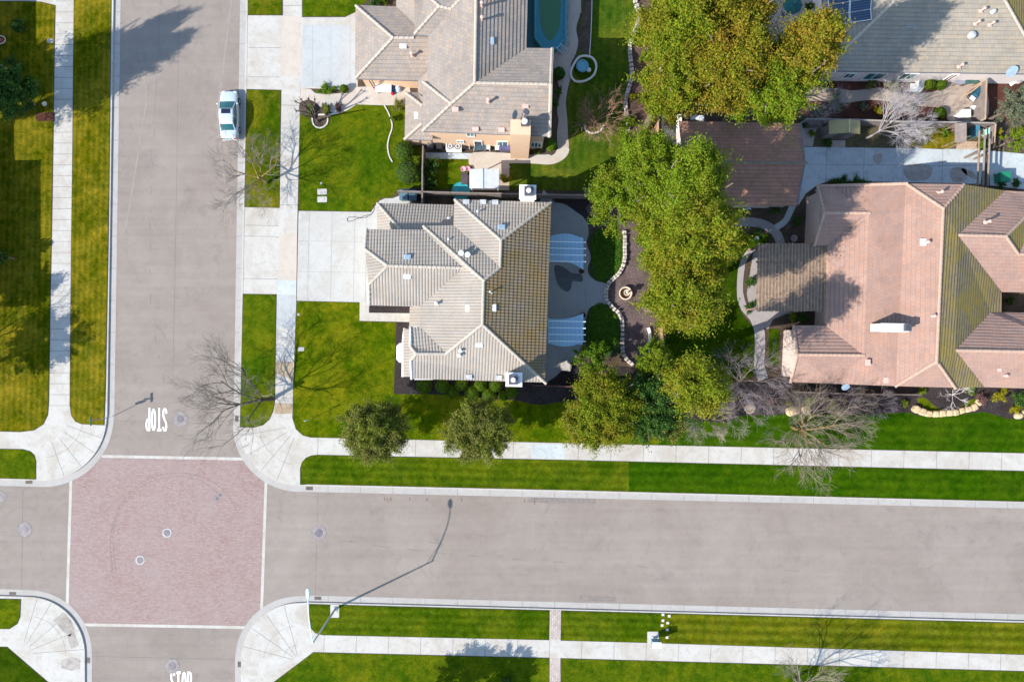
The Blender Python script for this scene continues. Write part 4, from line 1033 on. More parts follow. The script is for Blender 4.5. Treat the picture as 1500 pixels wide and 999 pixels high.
def tree(px, py, rpx, h, mat, lab, nblob=60, per=330, leaf=.17, group=None, bark=None, rz=None, name='broadleaf_tree', cat='tree', ratio=1.0, seed=None, zmid=None, twigs=True, lean=(0, 0), flecks=False, extra=(), true=None, taper=0):
    zm = zmid or h*.66
    if true: px = 750+(true[0]-750)/(1-zm/H); py = 499.5+(true[1]-499.5)/(1-zm/H)
    c = W(px, py, zm); k = (1-zm/H)/S; R = rpx*k; rz = rz or max(1.0, (h-zm)*.95)
    root = thing(name, lab, cat, (c.x+lean[0], c.y+lean[1], 0), 0, group)
    rng = np.random.default_rng(seed if seed is not None else int(px*7+py*13)); rnd = random.Random(int(px*3+py))
    P, Nn = crown_points(c, (R, R*ratio, rz), int(nblob*2.6), int(per*.9), br=(.08, .24), rng=rng, jit=.8); leaf = leaf*.56
    if taper:
        f = np.clip(1-(P[:, 2]-(zm-rz*.3))/(rz*1.5)*taper, .12, 1.0); P[:, 0] = c.x+(P[:, 0]-c.x)*f; P[:, 1] = c.y+(P[:, 1]-c.y)*f
    for (dx, dy, rr) in extra:
        c2 = c+Vector((dx*k, -dy*k, -.1*rz)); P2, N2 = crown_points(c2, (rr*k, rr*k, rz*.8), int(nblob*.5*(rr/rpx)), per, rng=rng); P = np.concatenate([P, P2]); Nn = np.concatenate([Nn, N2])
    V = quads_mesh(P, Nn, leaf, rng=rng)
    leaves_obj('crown', V, mat, root)
    mb = MB(); base = Vector((c.x+lean[0], c.y+lean[1], -.05)); fork = Vector((c.x+lean[0]*.5, c.y+lean[1]*.5, max(.6, zm-rz*.75)))
    r0 = max(.06, h*.022); limb(mb, base, fork, r0*1.2, r0*.85, 5, .05, 10, rnd)
    for i in range(9):
        a = i*2*PI/9+rnd.uniform(-.3, .3); q = rnd.uniform(.45, .85)
        tip = Vector((c.x+math.cos(a)*R*q, c.y+math.sin(a)*R*ratio*q, zm+rz*rnd.uniform(.1, .7)))
        pts = limb(mb, fork, tip, r0*.5, r0*.12, 6, .08, 6, rnd)
        for m in (2, 3, 4):
            d = Vector((rnd.uniform(-1, 1), rnd.uniform(-1, 1), rnd.uniform(.1, .9))).normalized()
            limb(mb, pts[m], pts[m]+d*R*.38, r0*.17, r0*.04, 3, .1, 4, rnd)
    mb.build('trunk', bark or M_bark, root, True)
    if twigs and h > 9.5:
        q = MB(); top = P[(P[:, 2] > zm+rz*.25)]
        for i in range(16):
            e = top[rng.integers(len(top))]; st = fork.lerp(Vector(e), .55)
            p_ = limb(q, st, e, .045, .012, 4, .1, 4, rnd)
            for _ in range(2):
                d = Vector((rnd.uniform(-1, 1), rnd.uniform(-1, 1), rnd.uniform(.1, .6))).normalized(); limb(q, p_[3], p_[3]+d*.9, .018, .007, 2, .1, 3, rnd)
        q.build('twigs', M_bark_l, root)
    return root
def bare_tree(px, py, h, R, lab, levels=4, mat=None, barkm=None, lean=(0, 0), group=None, n0=6, kids=4, name='bare_tree', r0=None, tw=.008, flat=.9, seed=0, cat='tree', mossy=False, upright=.5):
    mat = mat or M_twig; barkm = barkm or M_bark
    rnd = random.Random(seed*101+int(px)); base = W(px, py, 0); root = thing(name, lab, cat, base, 0, group)
    r0 = r0 or h*.016; tb = MB(); cb = MB()
    fork = base+Vector((lean[0]*.15, lean[1]*.15, h*.28)); limb(tb, base-Vector((0, 0, .05)), fork, r0*1.3, r0, 4, .05, 9, rnd)
    def grow(p, d, L_, r, lev):
        tgt = p+d*L_; n = 4 if lev < 2 else 3
        mb = tb if lev == 0 else cb
        off = Vector((rnd.uniform(-1, 1), rnd.uniform(-1, 1), rnd.uniform(-.5, .5)))*L_*.09
        pts = [p.lerp(tgt, i/n)+off*math.sin(PI*i/n) for i in range(n+1)]
        r1 = max(tw*.6, r*.42); mb.tube(pts, [r+(r1-r)*i/n for i in range(n+1)], 6 if lev == 0 else (4 if lev < 3 else 3), 0, cap=False)
        if lev >= levels: return
        for k in range(kids if lev else kids+1):
            t = rnd.uniform(.35, 1.0); q = p.lerp(tgt, t)+off*math.sin(PI*t)
            a = Vector((rnd.gauss(0, 1), rnd.gauss(0, 1), rnd.gauss(0, .7))); a = (a-d*a.dot(d)).normalized()
            nd = (d+a*rnd.uniform(.45, .95)+Vector((0, 0, .12))).normalized()
            grow(q, nd, L_*rnd.uniform(.5, .78), max(tw*.7, r*(.55-.1*t)), lev+1)
    for i in range(n0):
        a = 2*PI*i/n0+rnd.uniform(-.35, .35)
        d = Vector((math.cos(a), math.sin(a), upright+rnd.uniform(-.15, .5)))
        d = (d+Vector((lean[0], lean[1], 0))*.35).normalized()
        grow(base+Vector((lean[0]*.15, lean[1]*.15, h*rnd.uniform(.17, .28))), d, math.hypot(R, h*.55)*.52*rnd.uniform(.8, 1.15), r0*.55, 0)
    tb.build('trunk', M_mossb if mossy else barkm, root, True); cb.build('crown', mat, root, False)
    return root
def shrub(px, py, rpx, h, mat, lab, group=None, per=None, leaf=.07, name='shrub', nblob=9, ratio=1.0, flat=False, ball=False, cat='shrub'):
    c = W(px, py, h*.5); k = 1/S; R = rpx*k
    root = thing(name, lab, cat, (c.x, c.y, 0), 0, group); rng = np.random.default_rng(int(px*11+py*5))
    if ball:
        n = per or 2600; d = rand_dir(n, rng); d[:, 2] = d[:, 2]*1.0
        rr = rng.uniform(.9, 1.03, (n, 1)); bump_ = 1+.05*np.sin(d[:, :1]*7+px)*np.cos(d[:, 1:2]*6)
        P = np.array(c)+d*np.array([R, R*ratio, h*.5])*rr*bump_; Nn = d+rng.normal(size=(n, 3))*.45
        Nn /= np.linalg.norm(Nn, axis=1)[:, None]
    else:
        P, Nn = crown_points((c.x, c.y, h*.45), (R, R*ratio, h*.5), nblob, per or 220, (.35, .55), rng=rng, low=-.1)
    P[:, 2] = np.maximum(P[:, 2], .03)
    leaves_obj('foliage', quads_mesh(P, Nn, leaf, rng=rng), mat, root)
    mb = MB(); rnd = random.Random(int(px))
    for i in range(5):
        a = i*1.256+rnd.random(); limb(mb, (c.x, c.y, -.02), (c.x+math.cos(a)*R*.55, c.y+math.sin(a)*R*.55*ratio, h*.7), .03, .01, 3, .1, 5, rnd)
    if ball: mb.lathe((c.x, c.y, h*.08), [(R*.3, 0), (R*.8, h*.18), (R*.86, h*.42), (R*.7, h*.68), (R*.3, h*.82)], 14)
    mb.build('stem', M_bark_d if not ball else plain('inner_twigs', (.02, .04, .008), 1), root)
    return root
# --- big evergreen groups
GT = 'tall evergreen trees behind the top right garage'
tree(1003, 48, 70, 18, LF_olive, 'tall yellow green tree at the west end of the top grove, by the stone edging', 110, 360, .2, GT, seed=1)
tree(1066, 18, 66, 19.5, LF_gold, 'golden tree at the very top of the grove, cut by the picture edge', 100, 360, .2, GT, seed=2)
tree(1060, 104, 68, 18.5, LF_gold, 'rusty gold tree in the middle of the top grove', 110, 360, .2, GT, seed=3)
tree(1118, 128, 56, 16.5, LF_green, 'greener tree of the top grove just above the brown garage roof', 80, 360, .2, GT, seed=4)
tree(1170, 84, 50, 20, LF_gold, 'golden tree at the east end of the top grove below the solar panels', 90, 360, .2, GT, seed=5)
tree(982, 132, 46, 15, LF_olive, 'tree at the southwest end of the top grove beside the orange brown fence', 80, 360, .2, GT, seed=6)
GR = 'row of tall yellow green trees along the back fence'
tree(955, 243, 54, 14, LF_green, 'tree at the north end of the back fence row, over the neighbouring lawn', 80, 360, .19, GR, seed=11)
tree(908, 285, 52, 10, LF_green, 'westernmost tree of the back fence row, hanging over the end of the stone edging', 75, 360, .18, GR, seed=12)
tree(962, 312, 44, 11.5, LF_olive, 'tree in the middle of the row filling the corner north of the fountain bed', 75, 340, .19, GR, seed=19)
tree(1010, 288, 58, 18, LF_green, 'tree of the back fence row touching the brown garage roof', 100, 360, .2, GR, seed=13)
tree(1010, 375, 56, 20, LF_olive, 'tallest tree of the back fence row, beside the wooden trellis', 110, 360, .2, GR, seed=14, ratio=1.15)
tree(972, 360, 44, 11, LF_green, 'narrow tree of the back fence row leaning over the fountain bed from the north', 60, 340, .18, GR, seed=15, ratio=1.2)
tree(996, 438, 53, 20, LF_olive, 'tree of the back fence row just east of the fountain', 105, 360, .2, GR, seed=16)
tree(1020, 564, 45, 20, LF_olive, 'isolated yellow green tree southeast of the fountain bed', 70, 340, .19, GR, seed=17, ratio=.9)
tree(958, 530, 28, 8, LF_green, 'small tree filling the gap east of the white curved edging', 35, 320, .17, GR, seed=18)
GC = 'dusty trees at the back corner of the lot by the sidewalk'
tree(890, 602, 66, 9.5, LF_olive, 'broad yellow olive tree at the south corner beside the sidewalk', 110, 360, .18, GC, seed=21)
tree(947, 592, 50, 8.5, LF_dark, 'dark green tree between the broad corner tree and the isolated yellow tree', 70, 340, .18, GC, seed=22, ratio=1.2)
tree(978, 622, 32, 6.5, LF_brown, 'small brownish tree overhanging the sidewalk at the lot corner', 35, 300, .16, GC, seed=23)
tree(852, 622, 34, 6.5, LF_brown, 'brownish small tree at the west side of the corner group', 38, 300, .16, GC, seed=24)
GS = 'pair of round street trees on the front lawn'
tree(551, 629, 52, 7.0, LF_dull, 'western of two round olive trees standing by the sidewalk on the corner lawn', 120, 420, .15, GS, seed=31, zmid=4.6, rz=2.2)
tree(706, 627, 52, 7.0, LF_dull, 'eastern of two round olive trees, just below the clipped bush row', 120, 420, .15, GS, seed=32, zmid=4.6, rz=2.2)
tree(868, 528, 29, 4.2, LF_bright, 'bright green small tree at the south end of the patio', 30, 150, .17, seed=41, name='citrus_tree')
tree(None, None, 62, 20, LF_dark, 'tall pointed conifer beyond the left edge whose shadow crosses the side street', 90, 300, .2, seed=51, zmid=10.5, rz=9.5, name='conifer', true=(-54, 207), taper=.85)
tree(None, None, 50, 19.5, LF_dark, 'second tall conifer beyond the left edge, just north of the other', 70, 300, .2, seed=59, zmid=11, rz=8.5, name='conifer', true=(-48, 178), taper=.85)
tree(14, 136, 40, 5.5, LF_dark, 'dark loose leafy tree at the upper left edge west of the sidewalk', 60, 300, .2, seed=61, zmid=3.4, rz=2.2, name='dark_tree')
tree(0, 376, 12, 3.0, LF_dark, 'dark teal shrubby tree just cut by the left edge', 22, 260, .14, seed=52, name='dark_tree')
tree(-130, 560, 50, 9, LF_dull, 'leafy tree beyond the left edge that shades the sidewalk', 55, 260, .2, seed=53, zmid=6)
tree(-120, 470, 36, 8, LF_dull, 'smaller leafy tree beyond the left edge near the house', 40, 260, .2, seed=54, zmid=5)
tree(None, None, 42, 8.5, LF_dull, 'leafy tree added beyond the left edge to shade the top left lawn', 50, 280, .2, seed=60, true=(-62, 158))  # unseen tree, added so that its shadow darkens the top left lawn
tree(592, 1055, 40, 6.8, LF_dark, 'leafy tree below the bottom edge that shades the lower sidewalk', 45, 300, .17, seed=55, zmid=4.5)
tree(655, 1062, 34, 6.8, LF_dark, 'second leafy tree below the bottom edge, east of its neighbour', 40, 300, .17, seed=57, zmid=4.5)
tree(1487, 158, 32, 6, LF_sage, 'grey green loose tree at the right edge below the sandy roofed house', 36, 190, .15, seed=56)
tree(1484, 205, 20, 4, LF_green, 'low yellow green tree at the right edge above the gate driveway', 18, 190, .13, seed=58)
# --- bare trees
bare_tree(391, 268, 7.5, 3.4, 'bare tree in the grass strip below the parked car', mossy=False, lean=(-.5, .3), seed=1, kids=4, barkm=M_mossb)
bare_tree(401, 584, 9.5, 4.6, 'bare tree leaning over the side street above the corner', lean=(-2.4, .5), seed=2, kids=4, barkm=M_bark_d, mat=plain('twig_dark', (.17, .145, .12), .9))
bare_tree(1160, 625, 9, 4.0, 'large pale bare tree spreading over the long sidewalk', lean=(.3, -.1), seed=3, kids=4, mossy=True, mat=plain('twig_tan', (.23, .18, .14), .9), n0=11, upright=.65)
bare_tree(1268, 203, 7.5, 3.4, 'white stemmed bare tree leaning east beside the little shed', lean=(2.6, 1.3), seed=4, kids=4, mat=plain('twig_silver', (.38, .35, .36), .9), barkm=plain('bark_silver', (.30, .27, .27), .9), n0=8, upright=.5, r0=.085)
bare_tree(1160, 152, 6, 3.0, 'grey bare tree in the shade east of the top grove', lean=(.8, 0), seed=5, kids=4, mat=M_twig_p, n0=6)
bare_tree(1078, 556, 6, 2.9, 'purple twigged bare tree at the south end of the curved path', seed=6, kids=4, mat=M_twig_p, n0=7)
bare_tree(1030, 612, 5, 2.4, 'small grey bare tree by the sidewalk east of the lot corner', seed=7, kids=4, mat=plain('twig_pale', (.27, .225, .18), .9), n0=6)
bare_tree(1390, 577, 2.6, 1.5, 'little white stemmed bare tree inside the curved boulder border', seed=8, kids=3, levels=3, mat=M_twig_w, barkm=M_bark_l, r0=.06)
bare_tree(1163, 992, 8, 4.2, 'bare tree at the bottom edge whose shadow crosses the lower sidewalk', seed=9, kids=4, mat=plain('twig_pale', (.27, .225, .18), .9))
bare_tree(872, 184, 3.6, 2.9, 'russet many stemmed bare shrub tree in the ringed planter on the north lawn', seed=10, kids=3, levels=3, mat=M_twig_r, barkm=M_twig_r, n0=16, r0=.09, upright=.9, tw=.014)
bare_tree(1130, 583, 2.0, 1.4, 'low tangle of bare purple branches beside the pale boulder', seed=11, kids=4, levels=3, mat=M_twig_p, n0=7, r0=.05, name='bare_shrub', cat='shrub')
bare_tree(1230, 585, 2.4, 1.9, 'bare purple shrub under the pink roof eave behind the large pale tree', seed=12, kids=4, levels=3, mat=M_twig_p, n0=8, r0=.05, name='bare_shrub', cat='shrub')
bare_tree(1280, 590, 1.9, 1.7, 'bare purple shrub west of the boulder border', seed=13, kids=4, levels=3, mat=M_twig_p, n0=8, r0=.05, name='bare_shrub', cat='shrub')
bare_tree(1062, 585, 2.6, 1.8, 'dense purple bare shrub next to the isolated yellow tree', seed=14, kids=4, levels=3, mat=M_twig_p, n0=9, r0=.05, name='bare_shrub', cat='shrub')
bare_tree(-60, 520, 8, 3.6, 'bare tree beyond the left edge', seed=15, kids=4, mat=M_twig)
# pollarded tree with stubby limbs by the curved walk
pt = thing('pollarded_tree', 'stubby pollarded tree in the horseshoe bed of the north front lawn', 'tree', W(467, 178.5)); mb = MB(); c = W(467, 178.5); f = c+Vector((0, 0, .9)); rnd = random.Random(5)
limb(mb, c-Vector((0, 0, .05)), f, .15, .12, 3, .03, 9, rnd)
kn = MB()
for (tx, ty, tz) in ((433, 149, 3.0), (441, 146, 3.2), (452, 145, 3.4), (461, 146, 3.2), (434, 163, 2.8), (470, 160, 2.6), (484, 170, 2.2), (446, 170, 2.6), (456, 158, 3.6)):
    p = limb(mb, f, W(tx, ty, tz), .09, .045, 5, .08, 6, rnd)
    kn.lathe(tuple(W(tx, ty, tz)-Vector((0, 0, .08))), [(.03, 0), (.09, .05), (.08, .14), (.02, .18)], 7)
    for _ in range(5):
        d = Vector((rnd.uniform(-1, 1), rnd.uniform(-1, 1), rnd.uniform(.2, 1))).normalized(); limb(kn, p[-1], p[-1]+d*.35, .02, .008, 2, .1, 4, rnd)
mb.build('trunk', M_bark_d, pt, True); kn.build('crown', M_bark_d, pt)

# --- clipped balls under the south wall
GB = 'clipped ball bushes below the south wall'
names = ['westernmost clipped ball bush of the row below the main house', 'second clipped ball bush from the west, touching the eave', 'low wide bush in the lower line behind the second ball', 'third ball bush in the upper line below the eave', 'bush in the lower line beneath the third ball',
         'fourth ball bush in the upper line below the eave', 'bush in the lower line beneath the fourth ball', 'fifth ball bush in the upper line, half under the eave', 'small low bush near the east end of the lower line', 'easternmost ball bush right below the white chimney']
for (x, y, r, h), lab in zip(((621.4, 565.5, 11.5, 1.25), (647.8, 565, 10.5, 1.25), (663, 574, 10, .8), (675.6, 563, 10, 1.2), (691.8, 576, 11, 1.1), (704, 564, 9.5, 1.2), (716, 578, 10, 1.1), (726, 565, 9.5, 1.2), (737, 580.5, 7.5, .9), (749.5, 574.5, 9.5, 1.2)), names):
    shrub(x, y, r, h, LF_box, lab, GB, ball=True, name='ball_bush', cat='bush')
SH = [(597, 252, 19, 2.2, LF_box, 'large domed bush beside the fence at the head of the driveway', True), (592, 222, 15, 1.9, LF_box, 'domed bush below the house corner, north of the largest one', True), (604, 237, 11, 1.8, LF_green, 'brownish domed bush wedged by the fence', False),
      (613, 258, 9, 1.6, LF_dark, 'dark bush squeezed between dome and fence', False), (583, 158, 11, 1.1, LF_dull, 'reddish green shrub at the end of the front walk', False), (576, 175, 7, .7, LF_box, 'small shrub on the curved lawn edge', False),
      (504, 130.5, 6, .8, LF_box, 'small round bush at the end of the green strip by the walk', True), (478, 131, 16, .35, LF_bright, 'low grassy hedge strip between driveway and curved walk', False),
      (455, 163, 9, .5, LF_bright, 'low flowering plants behind the pollarded tree', False), (478, 160, 8, .4, LF_dull, 'low plants along the curved kerb of the front walk', False), (496, 158, 7, .4, LF_redd, 'reddish low plants inside the curved kerb', False),
      (807, 213, 8.5, 1.1, LF_bright, 'bright round bush at the southeast corner of the peach house', True), (788, 222, 6, .6, LF_dull, 'small dull bush below the side window', False), (819, 108, 9, 1.1, LF_dark, 'dark round bush beside the house below the pool', True),
      (813, 155, 7, 1.2, LF_dark, 'dark bush in the shade east of the peach house', False), (816, 135, 6, .9, LF_dark, 'small dark bush above its neighbour in the house shade', False),
      (940, 58, 10, 1.3, LF_box, 'domed green bush beside the stone edging near the top grove', True), (943, 82, 9, 1.1, LF_green, 'loose green bush below the domed one by the stone edging', False), (952, 118, 8, 1.0, LF_green, 'green shrub in the brown bed by the wooden fence', False), (946, 148, 12, 1.1, LF_green, 'wide shrub in the bed opposite the russet bare shrub', False),
      (924, 180, 12, .9, LF_green, 'low shrub at the south end of the stone edging', False), (926, 142, 6, .6, LF_yel, 'small yellow green plant against the stone edging', False),
      (741, 265, 7, 1.5, LF_yel, 'yellow green shrub beside the white patio cover', False), (629, 245, 12, 1.6, LF_dark, 'dark shrub inside the fence west of the small lawn', False), (628, 268, 9, 1.2, LF_dark, 'dark low shrub at the foot of the small fenced lawn', False),
      (641, 237, 4, .9, LF_yel, 'tiny yellow flowered plant by the concrete strip', False),
      (1286, 162, 5.5, .5, LF_yel, 'bright yellow plant in the red bark bed', False), (1266, 159, 6, .6, LF_sage, 'sage shrub in the red bark bed west of the yellow plant', False), (1305, 156, 5, .5, LF_box, 'green plant in the red bark bed east of the yellow plant', False), (1334, 160, 5, .6, LF_box, 'small dark green plant near the white bare branches', False),
      (1377, 166, 8.5, .9, LF_box, 'round bush at the east end of the red bark bed', True), (1362, 124, 8, 1.0, LF_green, 'olive bush east of the white garden bowl', True), (1378, 125, 7.5, 1.0, LF_bright, 'bright bush beside the patio below the white wall', True),
      (1275, 124, 12, .5, LF_dull, 'low planting under the white wall, west part', False), (1308, 126, 10, .5, LF_dull, 'low planting under the white wall, beside the bowl', False), (1222, 150, 14, 1.6, LF_dark, 'dark leafy shrub in the shade by the pale path', False), (1200, 165, 10, 1.2, LF_dark, 'dark shrub behind the shed roof', False),
      (1440, 212, 7.5, 1.1, LF_box, 'round bush on the brick pad next to the gate', True), (1384, 195, 6, .6, LF_bright, 'small bright bush in the weedy plot', False), (1350, 205, 9, .4, LF_dull, 'dull weeds in the plot west of the lean to', False), (1462, 196, 6, 1.4, LF_yel, 'yellow hedge beyond the lean to', False),
      (1178, 178, 8, .8, LF_dark, 'dark shrub behind the brown garage', False), (1190, 195, 4.5, .7, LF_green, 'small potted looking shrub beside the brown garage', False), (1212, 210, 8, .5, LF_dark, 'low dark shrub in front of the little shed', False),
      (1487, 269, 7, .7, LF_dark, 'dark shrub against the far corner of the pink roof', False), (1466, 272, 6, .5, LF_dark, 'low shrub by the green bin', False),
      (1250, 267.5, 28, .3, LF_dark, 'narrow strip of dark groundcover between driveway and pink roof', False),
      (1135, 305, 11, .9, LF_dark, 'shaded shrub south of the brown garage', False), (1105, 345, 12, .8, LF_dark, 'dark shrub inside the bend of the path', False), (1122, 350, 7, .7, LF_box, 'green shrub inside the bend next to the trellis', False), (1170, 325, 10, .7, LF_dark, 'dark shrub in the bed west of the pink roofed house', False),
      (1075, 378, 6, .5, LF_dark, 'dark plant by the pale garden light', False), (1099, 412, 7, .8, LF_dark, 'dark pot plant at the upper west side of the trellis', False), (1099, 448, 8, .8, LF_dark, 'dark pot plant at the lower west side of the trellis', False), (1158, 464, 7, .9, LF_green, 'green shrub between trellis and south wing', False), (1178, 465, 9, .9, LF_dark, 'dark tangled shrub under the south wing wall', False),
      (1184, 588, 6.5, .9, LF_bright, 'bright green bush above the pair of pale boulders', False), (1154.5, 590.5, 3.5, .5, LF_yel, 'tiny yellow plant alone in the dark mulch', False), (1129, 587, 7.5, .7, LF_redd, 'russet mound next to the single pale boulder', True), (1220, 596, 12, .7, LF_dull, 'dull shrub behind the large pale tree', False), (1325, 590, 5, .5, LF_green, 'small green plant west of the boulder border', False),
      (1420, 571, 8, .7, LF_bright, 'bright shrub hard against the eave above the boulder border', False), (1437, 583, 10, .7, LF_redd, 'reddish mound east of the boulder border', False), (1466, 581, 13, 1.1, LF_yel, 'bright yellow green bush right of the reddish mound', False), (1491, 588, 14, 1.2, LF_dark, 'blue green shrub at the right edge below the pink roof', False), (1484, 600, 9, .6, LF_yel, 'golden low plant by the right hand boulders', False), (1350, 572, 6, .5, LF_green, 'small shrub under the eave behind the border', False),
      (550, 3, 10, .9, LF_dark, 'dark shrub at the top edge west of the peach house', False), (562, 0, 9, .8, LF_box, 'green shrub at the top edge beside the taupe garage roof', False), (30, 40, 12, .9, LF_dark, 'dark shrub in the shaded lawn at top left', False), (20, 95, 13, 1.0, LF_dark, 'dark shrub beside the white ring at the left edge', False), (48, 130, 13, 1.4, LF_dark, 'dark loose shrub east of the dark leafy tree', False), (35, 160, 13, 1.3, LF_dark, 'dark shrub southeast of the dark leafy tree', False), (14, 170, 12, 1.2, LF_box, 'lighter green shrub at the left edge below the dark leafy tree', False),
      (1183, 12, 6, 1.2, LF_dark, 'dark tall shrub west of the solar panels', False), (1186, 28, 5, 1.0, LF_dark, 'dark shrub between two patches of rock near the panels', False), (742, 998, 7, .8, LF_dark, 'small dark bush cut by the bottom edge', True), (835, 590, 6, .5, LF_dark, 'low shrub west of the corner trees', False), (1478, 440, 8, .8, LF_dark, 'dark plant in the roofed courtyard at the right edge', False)]
for (x, y, r, h, m, lab, ball) in SH:
    wide = r > 10 and h <= .5
    s = shrub(x, y, r, h, m, lab, ball=ball, per=int(120+r*16) if not ball else int(900+r*110), nblob=9, ratio=.35 if wide and r > 20 else (.5 if wide else 1))
# ------------------------------------------------------------------ yards, walks, beds
PZ = .055
def walk(name, pts, mat, z=PZ, sm=True): return sheet(name, smooth(pts, 5) if sm else pts, z, mat, .03)
# front walk of the peach house
sheet('walkway', [(440.5, 130), (455, 131), (462, 137), (478, 139), (500, 137), (511, 130), (524, 128), (600, 126), (604, 154), (565, 155), (520, 153.5), (513, 160), (490, 168), (478, 160), (470, 158), (462, 150), (452, 146), (440, 150)], PZ, M_tan, .03)
sheet('mulch_bed', smooth([(440, 150), (452, 148), (462, 153), (470, 160), (490, 162), (508, 156), (516, 152), (506, 163), (488, 167), (468, 168), (441, 168)], 3), PZ-.008, M_soil, .03)
sheet('mulch_bed', smooth([(455, 168), (482, 168), (481, 180), (474, 187), (463, 187), (456, 180)], 4), PZ-.012, M_soil, .03)
for r in (9.5,):
    sheet('walkway', arc(484, 148, r, 0, 360, 24), PZ+.005, M_conc, .03)
M_edge = concrete_mat('edging_concrete', (.60, .55, .50), blot=.2, seed=15)
def edging(name, path, w, h, lab, mat=None, n=6, closed=False, cat='edging'):
    pts = smooth(path, n, closed)
    if closed: pts.append(pts[0])
    mb = MB(); bd = band(pts, w); m = len(pts)
    for k in range(m-1):
        q_ = [bd[k], bd[k+1], bd[2*m-2-k], bd[2*m-1-k]]
        mb.prism([W(*p) for p in q_], 0, h+.0004*(k % 2))
    o = mb.build(name, mat or M_edge); tagit(o, lab, cat); return o
edging('garden_edging', [(458, 168.5), (470, 168.8), (486, 168), (503, 163.5), (514, 158), (521, 153.5)], 2.2, .12, 'pale curved kerb along the front walk by the pollarded tree')
edging('garden_edging', [(458, 169.5), (458, 178), (461, 185), (468, 188), (475, 186), (480, 180), (480, 169.5)], 1.8, .12, 'horseshoe shaped kerb round the pollarded tree')
edging('garden_edging', [(563, 155), (569, 166), (574, 180), (574, 190), (570, 202), (568, 215), (570, 228), (575, 238)], 1.7, .11, 'wavy thin kerb through the lawn west of the peach house')
# north neighbour's south yard
sheet('walkway', [(623, 224), (695, 225), (695, 228), (806, 227), (806, 233), (693, 233), (693, 233.5), (624, 233)], PZ, M_old, .03)
sheet('walkway', smooth([(693, 224), (760, 226), (800, 229), (812, 226), (818, 217), (833, 217), (831, 228), (820, 237), (805, 241.5), (780, 240), (746, 240), (745, 247), (693, 247)], 3), PZ+.004, M_tan, .03)
sheet('walkway', smooth([(818, 218), (816, 195), (818, 178), (816, 160), (820, 140), (817, 120), (812, 100), (806, 80), (770, 80), (770, -200), (846, -200), (851, 0), (850, 20), (844, 42), (847, 62), (843, 80), (836, 95), (838, 108), (833, 125), (829, 150), (831, 175), (832, 200), (832.5, 218)], 4), PZ-.006, M_pink, .03)
L19 = [(745, 240), (780, 240), (805, 241.5), (820, 237), (831, 228), (834, 215), (832, 180), (830, 150), (834, 125), (842, 95), (850, 70), (848, 42), (853, 10), (852, -400), (930, -400), (932, 5), (936, 25), (928, 45), (922, 60), (922, 90), (918, 130), (916, 160), (920, 200), (960, 240), (968, 282), (745, 278)]
lawn(L19, grass_mat('grass_back', (.03, .07, .005), (.06, .10, .008), (.16, .15, .02), .5, (91.3, .8, .12), seed=21), LZ)
lawn([(641, 233.5), (693, 233.5), (693, 246), (688, 247), (688, 278), (624, 278), (624, 233.5)], G1)
sheet('walkway', [(688, 247), (746, 247), (746, 279), (676, 279), (676, 257), (688, 257)], PZ-.012, M_pink, .03)
sheet('mulch_bed', smooth([(858, -60), (868, -60), (866, 30), (864, 80), (854, 80), (847, 60), (853, 20)], 4), PZ-.013, M_soil, .02)
edging('garden_edging', [(868, -60), (867, 0), (866, 40), (863.5, 82)], 1.2, .06, 'thin straight kerb running down to the ring planter by the pool')
edging('garden_edging', [(840, 96), (850, 84), (866, 85), (873, 96), (870, 110), (858, 119), (843, 120), (836, 110)], 3.0, .16, 'oval concrete kerb round the little blue pond', closed=True)
sheet('mulch_bed', arc(856, 102, 15.5, 0, 360, 24), PZ+.004, G5, .03)
wt = thing('garden_pond', 'small round blue pond with a pale stone in the oval planter', 'pond', W(853, 98))
q = MB(); c = W(853, 98); q.lathe((c.x, c.y, .02), [(.62, 0), (.62, .2), (.5, .22), (.46, .12)], 16, cap=False); q.build('rim', plain('teal_glaze', (.10, .28, .32), .3), wt)
q = MB(); q.lathe((c.x, c.y, .1), [(.5, 0), (.5, .08)], 16); q.build('water', glassy('pond_water', (.10, .32, .40), .1), wt)
q = MB(); q.lathe((c.x+.62, c.y-.38, .02), [(.2, 0), (.24, .12), (.15, .22), (.03, .24)], 10); q.build('stone', M_edge, wt)
edging('garden_edging', [(856, 184), (858, 191), (865, 195.5), (873, 195), (880, 191), (884, 184)], 2.4, .14, 'half ring of concrete blocks round the russet bare shrub')
